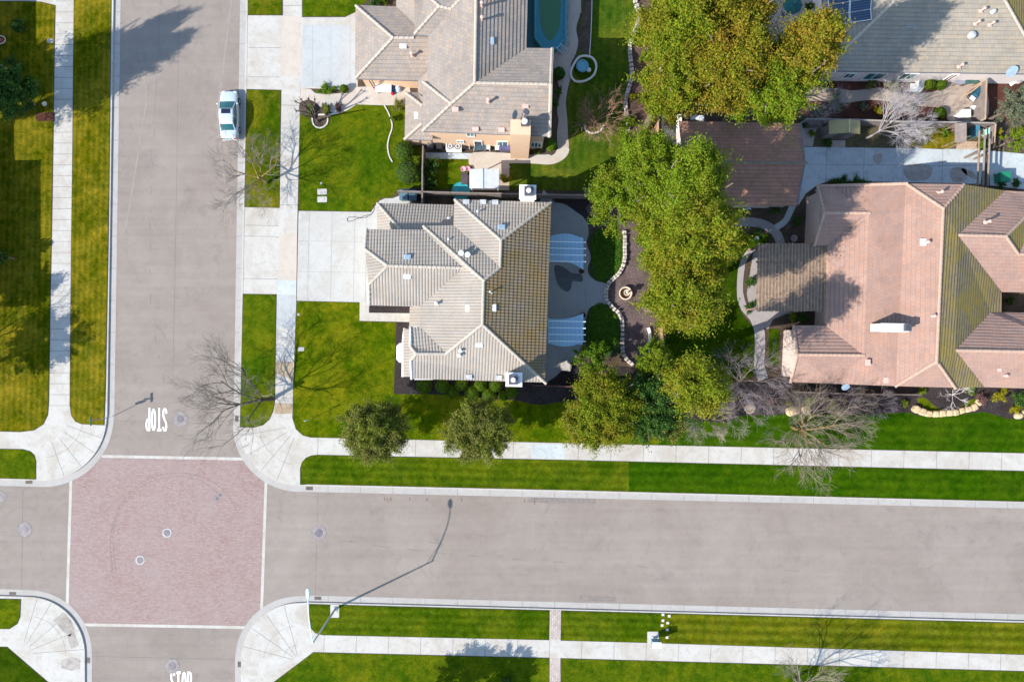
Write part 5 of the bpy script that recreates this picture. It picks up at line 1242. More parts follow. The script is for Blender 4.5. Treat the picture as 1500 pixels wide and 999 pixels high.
# stone edgings: one object each, many stones
M_stone = plain('wall_stone', (.45, .40, .35), .9, var=.3, scale=1.5); M_stone2 = plain('wall_stone_yellow', (.58, .44, .27), .9, var=.3, scale=2)
def stones(name, path, w, h, lab, mat=M_stone, step=4.6, rows=2, seed=0, cat='stone edging'):
    pts = smooth(path, 10, False); rnd = random.Random(seed); mb = MB(); acc = 0; k = 0
    for p, q in zip(pts[:-1], pts[1:]):
        acc += math.dist(p, q)
        if acc >= step:
            acc = 0; k += 1; dx, dy = q[0]-p[0], q[1]-p[1]; l = math.hypot(dx, dy) or 1; dx /= l; dy /= l
            for r in range(rows):
                o = (r-(rows-1)/2)*w/rows+rnd.uniform(-.3, .3); c = W(p[0]-dy*o, p[1]+dx*o, 0); hh = h*rnd.uniform(.75, 1.15)
                b0 = len(mb.v); n = 7; ang = math.atan2(-dy, dx)
                a_, b_ = step*.54/S*rnd.uniform(.85, 1.05), w/rows*.56/S*rnd.uniform(.85, 1.1)
                for (s, z) in ((.95, 0), (1.0, hh*.6), (.86, hh*.93), (.5, hh)):
                    for t in range(8):
                        u = 2*PI*t/8+.39; rr = 1.12*(1+rnd.uniform(-.06, .06))
                        X = math.copysign(abs(math.cos(u))**.6, math.cos(u))*a_*s*rr; Y = math.copysign(abs(math.sin(u))**.6, math.sin(u))*b_*s*rr
                        mb.v.append((c.x+X*math.cos(ang)-Y*math.sin(ang), c.y+X*math.sin(ang)+Y*math.cos(ang), z))
                for i in range(3):
                    for t in range(8): mb.f.append((b0+i*8+t, b0+i*8+(t+1) % 8, b0+i*8+8+(t+1) % 8, b0+i*8+8+t)); mb.mi.append(0)
                mb.f.append(tuple(b0+24+t for t in range(8))); mb.mi.append(0)
    o = mb.build(name, mat); tagit(o, lab, cat); return o
stones('stone_edging', [(928, -60), (930, 0), (935, 20), (933, 38), (926, 55), (922, 70), (924, 95), (925, 115), (919, 135), (916, 160), (920, 185), (917, 205)], 5.5, .35, 'long winding double row of stones beside the north neighbour\'s lawn', seed=1)
stones('stone_edging', [(914.5, 338), (915, 360), (913.5, 385), (905, 402), (893, 413), (888, 425), (888, 438), (896, 450), (907, 460), (911, 475), (911, 505), (914, 522), (924, 532), (929, 537)], 5.2, .40, 'S shaped low stone wall behind the fountain patio', seed=2)
edging('garden_edging', [(949, 480), (951, 488), (951.5, 500), (949, 515), (946, 528)], 4, .3, 'short white curved kerb by the narrow trees east of the fountain bed', M_whitet)
sheet('mulch_bed', smooth([(930, -60), (1000, -60), (965, 60), (962, 200), (925, 200), (920, 150), (928, 110), (925, 70), (936, 30)], 5), PZ-.022, mulch_mat('brown_bark', (.12, .075, .06)), .02)
sheet('mulch_bed', smooth([(862, 300), (965, 300), (965, 560), (925, 545), (905, 470), (880, 430), (905, 400), (912, 340), (880, 330)], 5), .030, mulch_mat('grey_brown_mulch', (.115, .085, .082)), .02)
sheet('mulch_bed', [(805, 290), (965, 290), (965, 330), (900, 335), (862, 330), (846, 312), (825, 300)], .026, M_mulch, .02)
sheet('patio', smooth([(790, 296), (812, 297), (826, 299), (836, 305), (846, 312), (855, 319), (861, 330), (862, 345), (859, 356), (864, 370), (865, 380), (861, 392), (863, 403), (874, 412), (889, 416), (886, 430), (888, 446), (875, 446), (863, 452), (858, 468), (854, 485), (853, 502), (845, 520), (825, 541), (790, 542)], 3), .05, M_patio, .04)
sheet('patio', smooth([(812, 390), (824, 391), (838, 400), (851, 402), (853, 413), (839, 412), (836, 424), (828, 427), (816, 415)], 3), .052, concrete_mat('wet_concrete', (.10, .11, .12), blot=.2), .003)
joints([((858, 418), (858, 446)), ((806, 410), (857, 411))], 'patio_joint', .0535, .4)
sheet('planting_bed', smooth([(863, 346), (885, 335), (905, 338), (912, 350), (912, 375), (907, 393), (892, 408), (880, 413), (866, 405), (862, 392), (867, 376)], 5), .045, plain('cover_soil', (.03, .05, .012), 1), .03)
sheet('planting_bed', smooth([(861, 456), (872, 446), (886, 445), (900, 456), (909, 472), (908, 505), (905, 520), (880, 522), (860, 505), (856, 480)], 5), .045, plain('cover_soil', (.03, .05, .012), 1), .03)
def cover(name, px, py, rx, ry, n, mat, lab_kind='stuff', h=.12, leaf=.09, seed=0):
    rng = np.random.default_rng(seed); a = rng.uniform(0, 2*PI, n); r = np.sqrt(rng.uniform(0, 1, n)); wob = 1+.08*np.sin(a*3+seed)
    c = W(px, py); P = np.stack([c.x+np.cos(a)*r*rx/S*wob, c.y+np.sin(a)*r*ry/S*wob, .06+rng.uniform(0, h, n)], 1)
    Nn = rng.normal(size=(n, 3))*.5; Nn[:, 2] += 1; Nn /= np.linalg.norm(Nn, axis=1)[:, None]
    o = leaves_obj(name, quads_mesh(P, Nn, leaf, rng=rng), mat, None, Vector((c.x, c.y, 0))); tagit(o, kind='stuff'); return o
cover('ground_cover', 888, 374, 24, 38, 9000, M_cover, seed=1); cover('ground_cover', 883, 484, 24, 38, 9000, M_cover, seed=2)
# red bark bed and pale path of the top right house
sheet('mulch_bed', [(1150, 112), (1500, 115), (1500, 178), (1150, 178)], .020, M_red, .02)
sheet('walkway', smooth([(1165, 135), (1190, 128), (1225, 130), (1248, 133), (1270, 131), (1290, 129), (1305, 134), (1325, 138), (1350, 137), (1370, 134), (1384, 126), (1395, 119), (1440, 118), (1444, 178), (1392, 178), (1386, 166), (1372, 158), (1345, 156), (1318, 152), (1300, 149), (1280, 147), (1255, 149), (1240, 151), (1190, 148), (1165, 150)], 4), .04, concrete_mat('rosy_concrete', (.42, .34, .28), (.7, .65, .6), .4, seed=31), .03)
sheet('yard_soil', [(1172, 178), (1445, 180), (1445, 219), (1172, 215)], .022, mulch_mat('weedy_soil', (.10, .085, .045)), .02)
lawn(smooth([(1345, 190), (1392, 190), (1396, 217), (1340, 216), (1330, 205)], 3), G4, .03)
sheet('brick_path', [(1402, 207), (1434, 208), (1434, 219), (1400, 219)], .04, paver_mat('patio_brick', (.45, .30, .20), (.52, .38, .28), (.48, .35, .26), (.25, .2, .15)), .03)
sheet('brick_path', [(1172, 188), (1196, 188), (1190, 215), (1172, 214)], .04, M_pink, .03); sheet('brick_path', [(1218, 206), (1238, 206), (1238, 216), (1217, 216)], .04, M_pink, .03)
# long driveway on the right
sheet('driveway', [(1172, 214), (1176, 215.6), (1442, 219.2), (1436, 270), (1300, 266.8), (1212, 266), (1196, 272), (1180, 284), (1170, 300), (1150, 300)], .03, M_old, .03)
sheet('driveway', [(1450, 221.5), (1472, 223), (1700, 246), (1700, 300), (1450, 272)], .03, M_old, .03)
j = [((1178, 241), (1438, 243.5))]
for x in (1211, 1266, 1323.5, 1381): j.append(((x, 216), (x-1.5, 268)))
joints(j, 'driveway_joint', .0335, .5)
for pts in ([(1326, 243), (1345, 240), (1365, 246), (1360, 262), (1338, 266), (1325, 258)], [(1392, 248), (1412, 246), (1416, 262), (1400, 268), (1392, 260)], [(1408, 247), (1424, 252), (1432, 262), (1424, 262), (1412, 254)], [(1280, 228), (1292, 226), (1290, 240), (1280, 238)]):
    sheet('oil_stain', smooth(pts, 4), .0335, M_stain, .003)
# lawn and path between garage, trellis and pink roofed house
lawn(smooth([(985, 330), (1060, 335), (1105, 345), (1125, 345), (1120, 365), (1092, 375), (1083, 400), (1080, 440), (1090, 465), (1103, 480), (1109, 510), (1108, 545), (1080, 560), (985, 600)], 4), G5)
lawn([(1126, 482), (1142, 482), (1141, 535), (1126, 535)], G5, .04)
M_pathg = concrete_mat('path_grey', (.34, .31, .30), (.7, .65, .6), .4, seed=33)
sheet('walkway', band(smooth([(1060, 326), (1090, 325), (1115, 328), (1133, 338), (1142, 352), (1143, 370)], 6, False), 13), .05, M_pathg, .04)
sheet('walkway', band(smooth([(1136, 334), (1150, 324), (1158, 308), (1164, 296)], 6, False), 9), .052, M_blue, .03)
sheet('walkway', band(smooth([(1100, 366), (1090, 380), (1085, 400), (1084, 430), (1090, 450), (1104, 466), (1112, 485), (1113, 510), (1112, 535), (1118, 556)], 6, False), [8, 8, 8, 8, 8, 8, 8, 8, 8, 8, 9, 9, 9, 9, 9, 9, 9, 9, 9, 10, 10, 10, 10, 10, 11, 11, 11, 11, 12, 12, 12, 13, 13, 14, 14, 14, 15, 15, 15, 15, 15, 15, 15, 15, 15, 15, 15, 15, 15, 15, 15, 15, 15, 15, 15][:55]), .051, M_pathg, .04)
sheet('patio', [(1104, 366), (1205, 368), (1203, 452), (1150, 460), (1132, 468), (1125, 482), (1112, 478), (1098, 452), (1094, 430)], .048, M_pathg, .04)
sheet('mulch_bed', [(985, 580), (1120, 556), (1160, 562), (2600, 580), (2600, 640), (1500, 615), (1475, 613), (1442, 603), (1395, 608), (1345, 609), (1330, 604), (1240, 607), (1150, 607), (1085, 609), (1060, 620), (1000, 612)], .037, M_mulch, .03)

# ------------------------------------------------------------------ fountain
fo = thing('fountain', 'round tiered stone fountain in the mulch bed behind the patio', 'fountain', W(915.5, 430))
c = W(915.5, 430); M_fst = plain('fountain_stone', (.62, .50, .38), .8, var=.12)
q = MB(); q.lathe((c.x, c.y, 0), [(.50, .0), (.56, .3), (.62, .42), (.66, .46), (.62, .5), (.52, .48), (.48, .30)], 32, cap=False); q.build('basin', M_fst, fo, True)
q = MB(); q.lathe((c.x, c.y, .28), [(.53, 0), (.53, .06)], 32); q.build('water', glassy('dark_water', (.05, .025, .012), .06), fo)
q = MB(); q.lathe((c.x, c.y, .2), [(.14, 0), (.1, .4), (.1, .75), (.14, .8), (.28, .88), (.31, .95), (.27, .94), (.2, .9)], 24, cap=False); q.build('upper_bowl', M_fst, fo, True)
q = MB(); q.lathe((c.x, c.y, 1.08), [(.07, 0), (.06, .2), (.12, .28), (.15, .33), (.10, .33), (.05, .38), (.02, .45)], 16); q.build('finial', M_fst, fo, True)
# pots
def pot(px, py, lab, plant=True):
    t = thing('flower_pot', lab, 'flower pot', W(px, py)); c = W(px, py)
    q = MB(); q.lathe((c.x, c.y, .05), [(.16, 0), (.26, .4), (.30, .45), (.26, .46), (.23, .40)], 16, cap=False); q.build('pot', plain('terracotta', (.32, .10, .05), .8), t, True)
    q = MB(); q.lathe((c.x, c.y, .38), [(.24, 0), (.22, .03)], 14); q.build('soil', M_mulch, t)
pot(851, 398, 'terracotta pot below the upper blue tinted pergola'); pot(853.5, 462, 'terracotta pot above the lower blue tinted pergola')
q = MB(); c = W(828, 536); q.prism([(c.x-.5, c.y-.4), (c.x+.45, c.y-.5), (c.x+.6, c.y+.1), (c.x+.1, c.y+.55), (c.x-.45, c.y+.45)], .04, .5); q.prism([(c.x-.4, c.y-.3), (c.x+.35, c.y-.4), (c.x+.5, c.y+.08), (c.x+.08, c.y+.45), (c.x-.35, c.y+.35)], .502, .56); tagit(q.build('patio_block', M_conc), 'pale block seat at the south end of the patio under the bright green tree', 'seat')
# white pergolas, the blue of the shade mixed into their colour
M_perg = plain('pergola_shade_blue', (.36, .62, .84), .6, var=.05); M_perg2 = plain('pergola_beam_shade_blue', (.62, .78, .88), .6, var=.05)
def pergola(y0, y1, lab, curve):
    z = 2.6; t = thing('pergola', lab, 'pergola', T(828, (y0+y1)/2))
    x0, x1 = 803.5, 855
    for i, (x, y) in enumerate(((852, y0+6), (852, y1-6))):
        q = MB(); c = W(x, y, z); q.box((c.x, c.y, z/2), (.14, .14, z)); q.build('post', M_perg, t)
    for k in range(4):
        y = y0+(y1-y0)*(.22+.19*k); q = MB(); a, b = W(x0, y, z+.15), W(x1+3, y+1, z+.15); q.tube([a, b], .06, 4); q.build('beam', M_perg2, t)
    q = MB(); n = 27
    for i in range(n):
        u = i/(n-1); x = x0+(x1-x0-1)*u
        top = y0+(3.5*(u*2-1)**2 if curve > 0 else (10 if curve < 0 else 0)*0)+(0 if curve > 0 else 0)
        s = math.sin(PI*min(1, u*1.0))
        if curve > 0: ya = y0+4-4.5*math.sin(PI*u)+(6*max(0, u-.6)); yb = y1-10+3*u+9*u**3-2*math.sin(PI*u)
        else: ya = y0+8-7*u**2.2+2*math.sin(PI*u)-.5; yb = y1-7+5*math.sin(PI*u)-1*u
        a, b = W(x, ya, z+.03), W(x-.5, yb, z+.03); m = (a+b)/2; d = b-a
        q.box(tuple(m), (.085, d.length, .06), math.radians(-1.3)*0)
    q.build('slats', M_perg, t)
    return t
pergola(343, 393, 'upper white slatted pergola tinted shade blue over the main patio', 1)
pergola(459, 510, 'lower white slatted pergola tinted shade blue over the main patio', -1)
# brown wooden trellis
M_wood = plain('weathered_wood', (.23, .155, .11), .9, var=.35, scale=2); M_wood_d = plain('dark_wood', (.13, .10, .08), .9, var=.3)
t = thing('wood_trellis', 'large weathered brown slatted patio trellis on the west side of the pink roofed house', 'trellis', T(1150, 410))
z = 2.9; x0, x1, y0, y1 = 1108, 1212, 357, 456
for x, y in ((1111, 362), (1108, 452), (1160, 362), (1158, 452), (1206, 362), (1205, 452)):
    q = MB(); c = W(x, y, z); q.box((c.x, c.y, z/2), (.16, .16, z)); q.build('post', M_wood, t)
for k in range(5):
    q = MB(); y = y0+(y1-y0)*(.04+.23*k); q.tube([W(x0, y, z-.12), W(x1, y+1.4, z-.12)], .11, 4); q.build('beam', M_wood_d, t)
q = MB(); n = 64
for i in range(n):
    u = (i+.5)/n; x = x0+1+(x1-x0-1)*u; rr = random.Random(i); a, b = W(x+1, y0+rr.uniform(-1, .6), z+.06), W(x-.6, y1+rr.uniform(-1, 1), z+.06)
    d = b-a; q.box(tuple((a+b)/2), (.075 if i % 9 else .11, d.length, .06), math.atan2(d.y, d.x)-PI/2, mi=i % 3 == 1)
q.build('slats', [M_wood, plain('weathered_wood_pale', (.36, .26, .17), .9, var=.3)], t)
# ------------------------------------------------------------------ pool
M_teal = plain('teal_paint', (.04, .22, .28), .5, var=.12)
t = thing('above_ground_pool', 'teal framed oblong above ground pool with green water behind the peach house', 'pool', T(800, 25))
def pc(x, y, z): return W(x, y, z)
z = 1.25
outer = [(784, -70), (784, 56), (795, 70), (815, 70), (828, 58), (829, -70)]; inner = [(789, -70), (790, 40), (795, 52), (802, 58), (809, 58), (816, 52), (821, 40), (822, -70)]
q = MB(); P = [pc(x, y, z) for x, y in outer]; I = [tuple(p) for p in inset([tuple(p[:2]) for p in P], .08)]
q.prism([tuple(p[:2]) for p in P], 0, z-.12); q.build('tub', M_teal, t)
q = MB()
for a, b in zip(P, P[1:]): q.tube([a+Vector((0, 0, -.03)), b+Vector((0, 0, -.03))], .12, 6)
q.build('top_rail', plain('teal_rail', (.03, .22, .30), .45, var=.1), t)
q = MB(); q.prism([tuple(pc(x, y, z)[:2]) for x, y in outer], z-.119, z-.10); q.build('liner', plain('teal_liner', (.02, .19, .25), .4, var=.1), t)
q = MB(); q.prism([tuple(pc(x, y, z)[:2]) for x, y in smooth([(791, -70), (791, 20), (794, 42), (800, 55), (806, 59), (812, 55), (819, 42), (821, 20), (821, -70)], 4)], z-.099, z-.085); q.build('water', glassy('green_water', (.015, .12, .03), .25), t)
q = MB()
for (x, y) in ((831, -10), (831, 4), (831, 18), (830, 32), (829, 46), (832, 60), (822, 70)):
    a = pc(x-1, y, z-.1); q.tube([a, a+Vector((.3, 0, -1.15))], .03, 5); q.tube([a+Vector((0, .25, 0)), a+Vector((.35, .25, -1.1))], .03, 5)
q.build('braces', plain('blue_brace', (.22, .45, .55), .4), t)
sheet('pool_deck', [(768, -200), (787, -200), (787, 75), (768, 76)], .075, plain('teal_deck', (.03, .16, .22), .7, var=.2), .02)
t = thing('pool_ladder', 'pale blue ladder at the south corner of the pool', 'ladder', T(818, 74))
q = MB(); a = pc(814, 70, 1.5); b = pc(824, 79, .05)
for o in (Vector((0, 0, 0)), Vector((.45, .4, 0))): q.tube([a+o, b+o], .035, 6)
q.build('rails', M_perg, t); q = MB()
for k in range(4): p = a.lerp(b, .15+.22*k); q.tube([p, p+Vector((.45, .4, 0))], .03, 5)
q.build('rungs', M_perg, t)
# ------------------------------------------------------------------ fences
def fence(path, h, lab, mat, capm=None, t_=.05, board=.14, name='wood_fence', z0=0, style='board'):
    P = [T(x, y) for x, y in path]; t = thing(name, lab, 'fence', P[0])
    q = MB(); rl = MB(); cp = MB(); rnd = random.Random(len(path)*7+int(path[0][0]))
    for a, b in zip(P[:-1], P[1:]):
        d = b-a; L_ = d.length; ang = math.atan2(d.y, d.x); n = max(1, int(L_/board))
        for i in range(n):
            p = a+d*((i+.5)/n); hh = h+rnd.uniform(-.02, .02); q.box((p.x, p.y, hh/2), (L_/n*.92, .022, hh), ang)
        for z in (.4, h-.3): m = (a+b)/2; nrm = Vector((-d.y, d.x, 0)).normalized()*.035; rl.box((m.x+nrm.x, m.y+nrm.y, z), (L_, .04, .09), ang)
        cp.box(((a+b)/2).to_tuple()[:2]+(h+.05,), (L_+.02, .13, .04), ang)
    q.build('boards', mat, t); rl.build('rail', mat, t); cp.build('cap', capm or mat, t)
    acc = 0
    for a, b in zip(P[:-1], P[1:]):
        n = max(1, int((b-a).length/2.4))
        for i in range(n+(b == P[-1])):
            p = a+(b-a)*(i/n); k = MB(); k.box((p.x, p.y, (h+.08)/2), (.1, .1, h+.08)); k.build('post', capm or mat, t)
    return t
M_fw = plain('fence_wood_grey', (.20, .165, .15), .9, var=.25, scale=2); M_fo = plain('fence_wood_orange', (.42, .22, .10), .85, var=.2, scale=2); M_fc = plain('fence_cap_tan', (.42, .30, .20), .9, var=.2)
fence([(587, 286), (622, 287), (700, 289), (800, 291), (880, 292), (962, 294)], 1.75, 'grey board fence between the tiled house and the peach house', M_fw, M_fw)
fence([(623, 222), (622, 260), (622, 287)], 1.75, 'dark board fence closing off the small lawn west of the patio cover', M_fw, M_fw)
fence([(622, 288), (621.5, 303)], 1.7, 'short gate of boards between bins and house wall', M_fw, M_fw, name='wood_gate')
fence([(961, 60), (960, 110), (959, 150), (958, 200), (957, 240)], 1.8, 'orange brown fence along the bed beside the top grove', M_fo, M_fc)
fence([(964, 294), (964, 450), (965, 640)], 1.8, 'long fence hidden under the back row of trees', M_fo, M_fc)
fence([(1170, 183), (1240, 184), (1310, 187), (1395, 188), (1440, 189)], 1.7, 'grey fence between the red bark bed and the shed plot', M_fw, plain('fence_cap_grey', (.33, .30, .27), .9))
fence([(1425, 128), (1423, 184)], 1.9, 'upright fence beside the patio of the white walled house', M_fw, M_fc)
fence([(1425, 130), (1410, 142)], 1.2, 'short angled fence panel by the white house patio', M_fw, M_fc)
fence([(1440, 189), (1438, 216)], 1.7, 'short fence east of the lean to', M_fw, M_fc)
fence([(781, 563), (840, 565), (965, 568)], 1.6, 'dark fence from the tiled house corner to the corner trees', plain('fence_dark_red', (.08, .035, .035), .9), None)
fence([(1160, 573), (1250, 576), (1337, 577)], 1.2, 'low dark lattice fence below the pink roof eave', M_wood_d, M_wood_d)
# drive gate of beams
t = thing('drive_gate', 'open timber beam gateway across the blue grey driveway', 'gateway', T(1440, 245))
for k, x in enumerate((1432, 1440, 1447)):
    q = MB(); q.tube([W(x+3, 192+6*k, 2.3), W(x, 272, 2.3)], .11, 4); q.build('beam', [M_wood, M_fw, M_fw][k], t)
for x, y in ((1436, 222), (1432, 270), (1450, 224), (1446, 272)):
    q = MB(); c = W(x, y, 2.3); q.box((c.x, c.y, 1.15), (.15, .15, 2.3)); q.build('post', M_wood, t)
# ------------------------------------------------------------------ sheds
def gable_shed(x0, x1, y0, y1, zr, ze, lab, mat, wall, ridge_x=None):
    t = thing('garden_shed', lab, 'shed', T((x0+x1)/2, (y0+y1)/2)); xr = ridge_x or (x0+x1)/2
    q = MB()
    a, b, c, d = W(x0, y0, ze), W(xr, y0-2, zr), W(xr, y1-2, zr), W(x0, y1, ze); e, f = W(x1, y0, ze), W(x1, y1, ze)
    q.prism([d, c, b, a], .07); q.prism([c, f, e, b], .07); r = q.build('roof', mat, t)
    q = MB(); q.tube([b+Vector((0, 0, .03)), c+Vector((0, 0, .03))], .06, 6); q.build('ridge_cap', plain('ridge_pale', (.55, .48, .30), .8), r)
    q = MB(); P = inset([tuple(p[:2]) for p in (a, e, f, d)], .15); q.prism(P, 0, ze-.05); q.prism([(xx, yy, 0) for xx, yy in P][0:0] or P, ze-.05, ze-.02); q.build('wall', wall, t)
    q = MB(); m = (P[0][0]+P[1][0])/2; q.box(((d.x+f.x)/2, min(p[1] for p in P)-.02, ze*.45), (.8, .04, ze*.85)); q.build('door', M_wood_d, t)
    return t
gable_shed(1214.5, 1260, 177, 196.5, 2.9, 2.2, 'little shed with pale yellowish gable roof beside the brown garage', tile_mat('shed_shingle', (.36, .30, .15), .15), M_fw, 1244)
t = thing('lean_to', 'grey plank lean to roof beside the gate plot', 'lean to', T(1410, 196)); q = MB()
a, b, c, d = W(1399, 181, 2.1), W(1416, 180, 2.5), W(1416, 207, 2.5), W(1399, 209, 2.1); q.prism([d, c, b, a], .06); q.build('roof', M_fw, t)
for (x, y, zz) in ((1400, 183, 2.05), (1415, 182, 2.4), (1415, 206, 2.4), (1400, 207, 2.05)): q = MB(); p = W(x, y, zz); q.box((p.x, p.y, zz/2), (.1, .1, zz)); q.build('post', M_wood, t)
t = thing('patio_cover', 'white corrugated patio cover beside the north fence', 'patio cover', T(709, 262)); q = MB()
for i in range(26):
    x = 688+43.5*i/26; z0_ = 2.45+.1*(1-abs(i-12)/12); a, b = W(x, 248, z0_), W(x+1.67, 248, z0_); c, d = W(x+1.67, 276.5, z0_), W(x, 276, z0_)
    m1, m2 = (a+b)/2+Vector((0, 0, .09)), (c+d)/2+Vector((0, 0, .09))
    q.face([a, m1, m2, d]); q.face([m1, b, c, m2])
    q.face([a-Vector((0, 0, .02)), d-Vector((0, 0, .02)), c-Vector((0, 0, .02)), b-Vector((0, 0, .02))])
q.build('roof', plain('white_metal_roof', (.72, .75, .78), .45, var=.06), t)
q = MB(); q.tube([W(707.5, 247, 2.6), W(707.5, 277, 2.6)], .11, 4); q.build('ridge_cap', M_ventb, t)
for (x, y) in ((690, 250), (729, 250), (690, 274), (729, 274)): q = MB(); p = W(x, y, 2.4); q.box((p.x, p.y, 1.2), (.09, .09, 2.4)); q.build('post', M_whitet, t)
# ------------------------------------------------------------------ small furniture
def bin_(px, py, lab, col, name='wheelie_bin', rot=0, w=.6, d=.7, h=1.05):
    t = thing(name, lab, 'bin', W(px, py), rot); mt = plain('bin_'+lab[:6], col, .5, var=.08)
    q = MB(); q.box((0, 0, h*.46), (w*.8, d*.8, h*.9), taper=1.18); q.build('body', mt, t, org=(0, 0, 0))
    q = MB(); q.box((0, .02, h*.94), (w, d, .07), taper=.94); q.box((0, .02, h*.99), (w*.7, d*.6, .04)); q.build('lid', mt, t, org=(0, 0, 0))
    q = MB(); q.tube([(-w*.35, d*.52, h*.88), (w*.35, d*.52, h*.88)], .025, 6); q.build('handle', mt, t, org=(0, 0, 0))
    for s in (-1, 1): q = MB(); q.tube([(s*w*.42-.03, d*.42, .1), (s*w*.42+.03, d*.42, .1)], .1, 12); q.build('wheel', M_flue, t, org=(0, 0, 0))
def ac_unit(px, py, lab):
    t = thing('ac_unit', lab, 'air conditioner', W(px, py)); q = MB(); q.box((0, 0, .4), (.78, .78, .76)); 
    for k in range(6): 
        for s in (-1, 1): q.box((0, s*.395, .12+k*.11), (.7, .02, .04))
    q.build('case', M_whitet, t, org=(0, 0, 0)); q = MB(); q.lathe((0, 0, .78), [(.3, 0), (.32, .03), (.28, .05), (.24, .02)], 20, cap=False)
    for k in range(4): q.box((0, 0, .80), (.55, .03, .015), k*PI/4)
    q.build('fan_grille', M_flue, t, org=(0, 0, 0))
ac_unit(660, 217.5, 'left one of two white air conditioning units below the peach wall'); ac_unit(671, 218, 'right one of two white air conditioning units below the peach wall')
bin_(632, 216, 'dark bin with pale lid in the corner behind the board fence', (.10, .11, .12)); bin_(645, 217, 'black bin between the corner bin and the air conditioners', (.02, .02, .025)); bin_(1462, 263, 'green bin on the driveway beyond the timber gateway', (.01, .20, .11), w=1.0, d=1.0, h=1.1)
bin_(594.5, 289, 'blue grey bin standing left in the pair at the driveway head', (.09, .17, .22), w=.95, d=1.0, h=1.15); bin_(606, 289.5, 'darker blue bin standing right in the pair at the driveway head', (.04, .10, .14), w=.9, d=1.0, h=1.15)
def table(px, py, w, d, h, lab, top, legm=None, cat='table', name='patio_table', rot=0):
    t = thing(name, lab, cat, W(px, py), rot); q = MB(); q.box((0, 0, h), (w, d, .05)); q.build('tabletop', top, t, org=(0, 0, 0))
    for sx in (-1, 1):
        for sy in (-1, 1): q = MB(); q.box((sx*w*.42, sy*d*.4, h/2-.02), (.06, .06, h-.04)); q.build('leg', legm or M_flue, t, org=(0, 0, 0))
    return t
def chair(px, py, rot, lab, mat, grp=None):
    t = thing('patio_chair', lab, 'chair', W(px, py), rot, grp); q = MB(); q.box((0, 0, .43), (.5, .5, .05)); q.build('seat', mat, t, org=(0, 0, 0))
    q = MB(); q.box((0, .25, .7), (.5, .05, .5)); q.build('backrest', mat, t, org=(0, 0, 0))
    for sx in (-1, 1):
        for sy in (-1, 1): q = MB(); q.tube([(sx*.21, sy*.21, .42), (sx*.24, sy*.24, .05)], .02, 5); q.build('leg', mat, t, org=(0, 0, 0))
table(704, 218.5, 1.0, .75, .9, 'dark topped table against the peach wall between clutter and a white rack', plain('slate_top', (.05, .09, .12), .4))
table(714.5, 218, .5, .6, .8, 'small white slatted rack beside the dark topped table', M_whitet, M_whitet, 'rack', 'plant_rack')
M_blk = plain('black_metal', (.02, .02, .02), .5)
for x, y, r, lab in ((721, 217, .3, 'thin black chair facing the peach wall, nearest the white rack'), (727, 219, -.6, 'thin dark chair between rack and covered grill'), (850-16, 0, 1.57, 'small chair by the pool edge')):
    if y: chair(x, y, r, lab, M_blk)
def bicycle(px, py, rot, lab):
    t = thing('bicycle', lab, 'bicycle', W(px, py)+Vector((0, 0, .06)), rot)
    for s in (-1, 1):
        q = MB(); n = 20; pts = [(s*.5+.33*math.cos(2*PI*i/n), .0, .34+.33*math.sin(2*PI*i/n)) for i in range(n+1)]; q.tube(pts, .022, 5); 
        for k in range(6): a = k*PI/6; q.tube([(s*.5+.3*math.cos(a), 0, .34+.3*math.sin(a)), (s*.5-.3*math.cos(a), 0, .34-.3*math.sin(a))], .004, 3)
        q.build('wheel', M_blk, t, org=(0, 0, 0))
    q = MB()
    for a, b in (((-.5, .34), (-.15, .85)), ((-.5, .34), (0, .32)), ((0, .32), (-.15, .85)), ((0, .32), (.38, .82)), ((-.15, .8), (.38, .85)), ((.38, .9), (.5, .34))): q.tube([(a[0], 0, a[1]), (b[0], 0, b[1])], .02, 6)
    q.build('frame', M_flue, t, org=(0, 0, 0)); q = MB(); q.tube([(.36, -.28, .98), (.36, .28, .98)], .018, 6); q.build('handlebar', M_whitet, t, org=(0, 0, 0)); q = MB(); q.box((-.17, 0, .92), (.26, .12, .05)); q.build('saddle', M_blk, t, org=(0, 0, 0))
bicycle(683, 220, .1, 'bicycle leaning nearest the right air conditioning unit'); bicycle(690, 221.5, -.15, 'bicycle leaning between another bicycle and the dark topped table')
def grill(px, py, rot, lab, cov):
    t = thing('covered_grill', lab, 'grill', W(px, py), rot); q = MB(); q.box((0, 0, .4), (1.2, .6, .78), taper=1.0); q.build('cabinet', M_flue, t, org=(0, 0, 0))
    q = MB(); q.v = []; n = 8
    for i in range(n+1):
        a = PI*i/n; 
        for s in (-1, 1): q.v.append((s*.6*(1-.05*math.sin(a)), -math.cos(a)*.36, .8+.38*math.sin(a)))
    for i in range(n): q.f.append((2*i, 2*i+1, 2*i+3, 2*i+2)); q.mi.append(0)
    q.f.append(tuple(2*i for i in range(n+1))); q.mi.append(0); q.f.append(tuple(2*i+1 for i in range(n+1))[::-1]); q.mi.append(0)
    q.build('hood', cov, t, org=(0, 0, 0)); q = MB()
    for s in (-1, 1): q.box((s*.85, 0, .85), (.4, .5, .04))
    q.build('side_shelf', M_ventw, t, org=(0, 0, 0))
grill(741, 219, .05, 'grill with dark purple blue cover beside the chimney breast', plain('violet_cover', (.08, .08, .18), .5))
grill(1424, 139, .9, 'dark blue covered lounge shaped grill on the white house patio', plain('navy_cover', (.015, .08, .13), .4))
